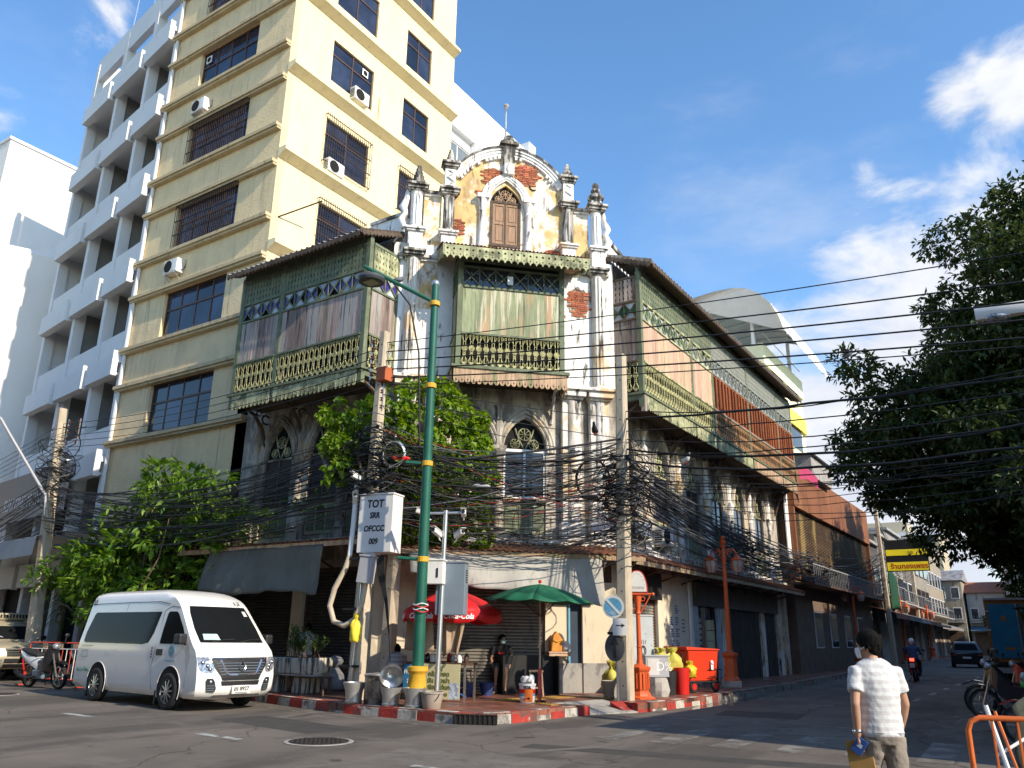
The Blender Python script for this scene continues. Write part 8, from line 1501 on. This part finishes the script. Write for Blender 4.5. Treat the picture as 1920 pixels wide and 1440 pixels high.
# standing figure behind the planter, crouching figure behind the pole, scooter rider
JD = dict(JW); JD.update(knL=(-.1,.02,.47), anL=(-.1,0,.09), toL=(-.11,.15,.04), knR=(.1,.02,.47), anR=(.1,0,.09), toR=(.11,.15,.04), wrL=(-.2,.2,1.0), wrR=(.2,.2,1.0))
figure('person in pale grey shirt standing in the shade behind the planter', T(-17.3,16.15,PZ) @ RZ(20), JD, MAT('shirt_pale_grey',(.36,.38,.43),.9,bump=(8,.4)), m_sh, look=.6)
JC = dict(pelvis=(0,0,.5), neck=(0,.3,.86), head=(0,.42,.96), shL=(-.18,.27,.83), shR=(.18,.27,.83), elL=(-.22,.42,.6), wrL=(-.16,.56,.45), elR=(.22,.42,.6), wrR=(.16,.56,.45), hipL=(-.09,0,.46), hipR=(.09,0,.46), knL=(-.14,.36,.52), anL=(-.12,.1,.1), toL=(-.14,.25,.04), knR=(.14,.36,.52), anR=(.12,.1,.1), toR=(.14,.25,.04))
m_strp = MAT('shirt_striped_grey', (.28,.28,.28), .9, var=.1); stripes(m_strp, (.42,.42,.42), .05); figure('crouching person in grey striped shirt behind the utility poles', T(-13.55,15.55,PZ) @ RZ(40) @ SC_(1.1), JC, m_strp, m_sh, sleeve=.95)
mb_ = motorbike('dark scooter ridden away down the right street', T(-5.6,40.4,0) @ RZ(93) @ SC_(1.08), m_mk, m_mk, grp='moving scooter'); MB().box(-.43,-.405,-.08,.08,.8,.9).build('lit_tail_lamp', MAT('tail_lamp_lit',(.8,.02,.01),.4,emit=(1,.04,.02,6)), mb_); MB().box(-.45,-.43,-.09,.09,.55,.72).build('number_plate', m_boxw, mb_)
JR = dict(pelvis=(0,0,.9), neck=(0,.1,1.36), head=(0,.14,1.5), shL=(-.2,.08,1.31), shR=(.2,.08,1.31), elL=(-.3,.2,1.08), wrL=(-.33,.46,1.1), elR=(.3,.2,1.08), wrR=(.33,.46,1.1), hipL=(-.1,.05,.86), hipR=(.1,.05,.86), knL=(-.18,.45,.72), anL=(-.17,.4,.32), toL=(-.17,.55,.26), knR=(.18,.45,.72), anR=(.17,.4,.32), toR=(.17,.55,.26))
figure('scooter rider in blue jacket and white helmet', T(-5.6,40.55,0) @ RZ(3) @ SC_(1.08), JR, MAT('jacket_blue',(.05,.09,.2),.8), MAT('jeans_dark',(.03,.035,.05),.9), sleeve=1.0, hair=None, helmet=m_mw)
# ================================================================== vegetation
def leaf_mesh(name, P, D, N, L_, W_, mat, parent=None, M=None, fold=.25, tip=.0):
    """P centres, D directions, N normals (n,3); each leaf is 2 quads folded at the midrib"""
    n = len(P); S = np.cross(D, N); L_ = np.asarray(L_)[:,None]; W_ = np.asarray(W_)[:,None]
    up = N*W_*fold
    b = P; t = P + D*L_ - N*L_*tip; m1 = P + D*L_*.45; lw = m1 + S*W_*.5 + up; rw = m1 - S*W_*.5 + up
    V = np.stack([b, lw, t, rw], 1).reshape(-1,3)
    me = bpy.data.meshes.new(name); me.vertices.add(4*n); me.vertices.foreach_set('co', V.ravel().astype(np.float32))
    i = np.arange(n)[:,None]*4; F = np.concatenate([i+np.array([0,1,2]), i+np.array([0,2,3])], 1).reshape(-1)
    me.loops.add(6*n); me.loops.foreach_set('vertex_index', F.astype(np.int32)); me.polygons.add(2*n); me.polygons.foreach_set('loop_start', np.arange(0,6*n,3).astype(np.int32)); me.polygons.foreach_set('loop_total', np.full(2*n,3,np.int32))
    me.materials.append(mat); me.update(); me.validate(); return link(name, me, parent, M)
def norm(a): return a/np.maximum(1e-9, np.linalg.norm(a, axis=1, keepdims=True))
def clump_leaves(rs, centers, radii, per, size, wr, droop=.35, flat=.75):
    P = []; D = []; N = []; L_ = []; W_ = []
    for c, r in zip(centers, radii):
        k = int(per*r**1.5); tw = max(3, k//9); q = norm(rs.normal(size=(tw,3)))*rs.uniform(.35,1.0,(tw,1))**.6*r; q[:,2] *= flat
        tdir = norm(q + rs.normal(size=(tw,3))*.4*r + np.array([0,0,-droop*r])); idx = rs.integers(0,tw,k)
        along = rs.uniform(-.2,.32,(k,1)); side = norm(np.cross(tdir[idx], rs.normal(size=(k,3)))); d = norm(tdir[idx]*.7 + side*.9 + np.array([0,0,-.25])); nn_ = norm(np.array([[0,0,1.]]) + rs.normal(size=(k,3))*.45); nn_ = norm(nn_ - d*np.sum(nn_*d,1,keepdims=True))
        P.append(c + q[idx] + tdir[idx]*along*r*.8 + side*.03); D.append(d); N.append(nn_); s = size*rs.uniform(.65,1.25,k); L_.append(s); W_.append(s*wr)
    return map(np.concatenate, (P, D, N, L_, W_))
def limb(mb, a, b, r0, r1, rs, n=7, bend=.25):
    a = Vector(a); b = Vector(b); d = (b-a).length; o = Vector(rs.normal(size=3))*bend*d*.5
    pts = [a.lerp(b, t) + o*sin(pi*t) + Vector(rs.normal(size=3))*.02*d*(0 < t < 1) for t in np.linspace(0,1,n)]; mb.tube(pts, [r0+(r1-r0)*t for t in np.linspace(0,1,n)], 7); return pts
m_bark = MAT('bark', (.13,.095,.065), .9, var=.3, vs=5, bump=(14,.7)); m_lf1 = LEAF('leaf_dark_green', (.022,.045,.012), (.075,.105,.03), .3); m_lf2 = LEAF('leaf_bright_green', (.06,.15,.012), (.22,.34,.045), .42); m_lf3 = LEAF('leaf_lime_green', (.10,.20,.015), (.24,.34,.04), .45); m_lf4 = LEAF('leaf_mid_green', (.04,.10,.02), (.11,.18,.04), .3)
# big street tree on the right
rs = np.random.default_rng(11); tr = thing('street_tree', 'large dark leafy tree overhanging the right street', 'tree', (2.6,27.5,0)); tk = MB()
base = Vector((0,0,0)); fork = Vector((-.5,-.2,5.2)); limb(tk, base, fork, .38, .28, rs, 8, .05); cs, rr_ = [], []
tips = [(-7.3,-.5,7.0,1.1),(-5.2,-.8,5.4,1.0),(-3.9,.5,4.4,1.0),(-6.6,.5,9.0,1.2),(-5.4,-.5,7.6,1.7),(-5.0,.5,10.2,1.5),(-4.0,1,12.0,1.5),(-3.9,0,8.6,1.9),(-3.7,-1.5,6.2,1.8),(-3.0,0,13.7,1.5),(-2.9,-1.5,10.6,1.9),(-2.7,1.5,4.2,1.5),(-2.2,-2,7.8,2.0),(-1.8,0,15.4,1.4),(-1.6,-1.5,12.8,1.9),(-1.2,2,9.8,2.0),(-1.0,-2.5,5.6,1.8),(-.4,0,16.4,1.4),(0,-1.5,14.2,2.0),(.2,-2.5,10.6,2.1),(.2,2,6.6,1.8),(1.2,0,16.6,1.6),(1.5,-2,12.6,2.2),(1.8,-2,8.4,2.2),(1.5,2,15,1.8),(3,-.5,14,2.2),(3.5,0,10.2,2.2),(3.2,1,6.6,2.0),(-1.8,3,3.4,1.3),(-.6,3.5,12,1.8),(-2.4,3,8,1.8),(-6.9,.8,6.3,.9),(-4.9,-1.6,8.9,1.1),(-2.2,.4,14.6,1.0),(-4.4,.6,11.1,1.0),(-3.1,-.3,3.6,1.1),(-6.3,-.4,7.8,1.2),(-5.6,.4,6.6,1.3),(-4.4,.2,6.9,1.5),(-4.3,-.6,5.6,1.3),(-6.4,.2,6.0,.9)]
for x, y, z, r in tips:
    x += .55; z = z if z < 7 else 7+(z-7)*.80
    cs.append((x, y, z)); rr_.append(r); st_ = Vector((-.5,-.2,5.2+.35*max(0,z-6))); p = limb(tk, fork if z < 8 else st_, (x*.9,y*.9,z-.2), .11, .02, rs, 8, .22)
    for k in range(3):
        c2 = Vector((x,y,z)) + Vector(rs.normal(size=3))*r*.85; cs.append(tuple(c2)); rr_.append(r*.6); limb(tk, p[5], c2, .035, .012, rs, 5, .2)
limb(tk, fork, (.2,0,14), .27, .08, rs, 8, .06); tk.build('trunk', m_bark, tr, smooth=60)
P, D, N, L_, W_ = clump_leaves(rs, np.array(cs), np.array(rr_), 900, .225, .42); leaf_mesh('crown', P, D, N, L_, W_, m_lf1, tr)
far_t = copy_tree(tr); far_t.location = (2.2,50,0); far_t.rotation_euler = (0,0,1.3); far_t['label'] = 'second dark leafy tree further up the right side of the street'
# leafy small tree by the yellow block
rs = np.random.default_rng(5); t2 = thing('small_tree', 'bright green leafy small tree behind the white van', 'tree', (-24.0,15.3,PZ)); tk = MB(); cs, rr_ = [], []
for x, z, y, r in ((-5.6,3.0,-.2,.6),(-4.6,3.5,0,.8),(-3.6,3.9,.1,.9),(-2.6,4.1,0,1.0),(-1.6,4.5,.1,1.0),(-.6,5.0,0,1.1),(.5,5.6,.1,1.0),(1.4,5.2,0,1.0),(2.4,5.5,-.1,.9),(3.2,4.6,0,.8),(-2.4,2.9,0,1.0),(-1.2,3.3,-.2,1.2),(0,3.9,-.2,1.2),(1.2,4.0,-.2,1.1),(2.2,4.1,-.1,1.0),(-1.0,2.2,0,.9),(.2,2.6,-.2,1.0),(1.4,2.7,-.2,1.0),(2.4,2.9,0,.9),(-2.2,2.0,.1,.7),(2.6,1.9,.1,.8),(1.2,1.8,0,.8),(0,1.7,0,.8),(1.6,6.2,0,.6),(-.4,5.9,0,.5),(3.4,5.8,-.2,.5),(3.9,4.0,0,.8),(3.6,3.1,.1,.8),(4.3,4.8,-.1,.6),(2.9,5.0,-.2,.9),(.4,6.3,0,.7),(-3.4,3.0,0,.9),(3.3,2.2,0,.8)):
    cs.append((x,y,z)); rr_.append(r); limb(tk, (0,0,1.2), (x*.85,y,z-.1), .04, .012, rs, 6, .15)
limb(tk, (0,0,0), (0,0,1.3), .09, .07, rs, 6, .05); tk.build('trunk', m_bark, t2, smooth=60)
P, D, N, L_, W_ = clump_leaves(rs, np.array(cs), np.array(rr_), 330, .30, .36, .3, .6); leaf_mesh('crown', P, D, N, L_, W_, m_lf2, t2)
# climbing vine between the poles and the lancet window
rs = np.random.default_rng(9); t3 = thing('climbing_vine', 'bright lime green vine climbing the corner wall behind the cables', 'vine', (-14.2,16.2,4.1), rad(45)); tk = MB(); cs, rr_ = [], []
for u, z, o, r in ((1.2,8.3,.7,.55),(1.9,8.45,.7,.5),(.5,8.0,.8,.6),(2.3,7.9,.6,.6),(1.5,7.5,.7,.75),(.6,7.2,.8,.75),(-.2,7.4,.9,.6),(-.7,6.9,1.0,.5),(2.6,7.1,.6,.65),(3.0,6.4,.6,.5),(2.2,6.5,.6,.7),(1.3,6.5,.7,.8),(.4,6.3,.8,.7),(-.6,6.2,1.0,.5),(2.7,5.7,.6,.55),(1.8,5.7,.6,.7),(.9,5.6,.7,.7),(2.9,5.1,.6,.45),(2.1,4.9,.6,.55),(1.3,4.8,.6,.6),(.5,5.0,.7,.6),(3.0,4.6,.7,.35),(-.9,7.6,1.0,.4),(3.1,7.3,.5,.35),(2.9,7.8,.5,.3)):
    z -= .55; r *= .92
    cs.append((u-1, -o, z-4.1)); rr_.append(r); limb(tk, (.3,-.5,.0), (u-1,-o+.2,z-4.1), .02, .008, rs, 6, .15)
tk.build('stem', m_bark, t3, smooth=60); P, D, N, L_, W_ = clump_leaves(rs, np.array(cs), np.array(rr_), 1000, .165, .85, .6, 1.0); leaf_mesh('foliage', P, D, N, L_, W_, m_lf3, t3, tip=.15)
# weeds on the left facade and cables
for (lab, c, r, s) in (('tuft of weeds growing on the cables left of the leaning pole', (-19.2,15.3,4.5), .5, 21),('small weed sprouting on the left wall between the lancets', (-17.6,16.1,5.0), .35, 22),('weeds on the awning behind the telecom box', (-13.2,16.3,4.15), .35, 23)):
    rs = np.random.default_rng(s); cs = rs.normal(size=(6,3))*r*.5; cs[:,2] = abs(cs[:,2]); P, D, N, L_, W_ = clump_leaves(rs, cs, np.full(6,r), 200, .14, .5); o = leaf_mesh('weeds', P, D, N, L_, W_, m_lf2, None, T(*c)); tag(o, lab, 'plant')
# planter shrub
rs = np.random.default_rng(3); t4 = thing('planter_shrub', 'green leafy shrub growing in the concrete planter', 'plant', (-16.25,15.05,PZ+.85)); tk = MB(); P = []; D = []; N = []
for k in range(26):
    b_ = Vector((rs.uniform(-.5,.55), rs.uniform(-.2,.2), 0)); d = Vector((rs.normal()*.35, rs.normal()*.3, 1)).normalized(); h = rs.uniform(.35,.85); tk.tube([b_, b_+d*h], [.012,.006], 4)
    for j in range(18): a = j*2.4; q = b_+d*h*(.3+.7*j/18); o_ = Vector((cos(a),sin(a),.7)).normalized(); P.append(q); D.append(o_); N.append(Vector((-cos(a)*.6,-sin(a)*.6,1)).normalized())
tk.build('stems', m_bark, t4); n = len(P); leaf_mesh('foliage', np.array(P), np.array(D), np.array(N), rs.uniform(.1,.17,n), rs.uniform(.035,.055,n), m_lf4, t4)
# dracaena pair by the far left pole
for (x, y, h, lab) in ((-30.6,15.6,3.9,'spiky dracaena plant left of the far left pole'),(-28.6,15.4,3.1,'spiky dracaena plant right of the far left pole')):
    t5 = thing('dracaena', lab, 'plant', (x,y,PZ)); MB().tube([(0,0,0),(.05,0,h*.5),(0,.03,h-.6)],[.06,.05,.035],6).build('stem', m_bark, t5); g = MB(); rs = np.random.default_rng(int(-x*10))
    for k in range(46):
        a = rs.uniform(0,6.28); z0 = h-.6-rs.uniform(0,1.0)*(k%2); L = rs.uniform(.55,.9); e = rs.uniform(.2,1.0); pts = [(cos(a)*L*t*(.6+.4*e), sin(a)*L*t*(.6+.4*e), z0+L*(e*1.1*t-1.1*t*t*(.6+e*.5))) for t in np.linspace(0,1,6)]; s_ = Vector((-sin(a),cos(a),0)); w = [.02,.035,.04,.033,.02,.003]
        g.sheet([[Vector(p)-s_*w[i], Vector(p)+s_*w[i]] for i, p in enumerate(pts)])
    g.build('leaves', m_lf4, t5, fix=False, smooth=60)
# twig with a few lobed leaves reaching into the top of the view
t6 = thing('hanging_twig', 'small dark twig with lobed leaves hanging in at the top edge', 'twig', (-3.05,3.9,6.75)); MB().tube([(0,0,1.2),(.03,.02,.5),(0,0,.1)],.008,5).build('stem', m_bark, t6)
for k, (a, z) in enumerate(((.4,.14),(2.3,.2),(3.9,.26),(5.2,.3),(1.2,.4))):
    lob = [(0,0),(.03,.02),(.07,.015),(.06,.045),(.1,.05),(.075,.075),(.1,.11),(.06,.105),(.045,.15),(.025,.12),(0,.18),(-.025,.12),(-.045,.15),(-.06,.105),(-.1,.11),(-.075,.075),(-.1,.05),(-.06,.045),(-.07,.015),(-.03,.02)]
    MB().add([(x, .02*abs(x)*8, -y) for x, y in lob], [list(range(len(lob)))]).build('leaf', m_lf1, t6, T(.03*cos(a),.03*sin(a),z) @ Matrix.Rotation(a,4,'Z') @ Matrix.Rotation(.5,4,'X'))
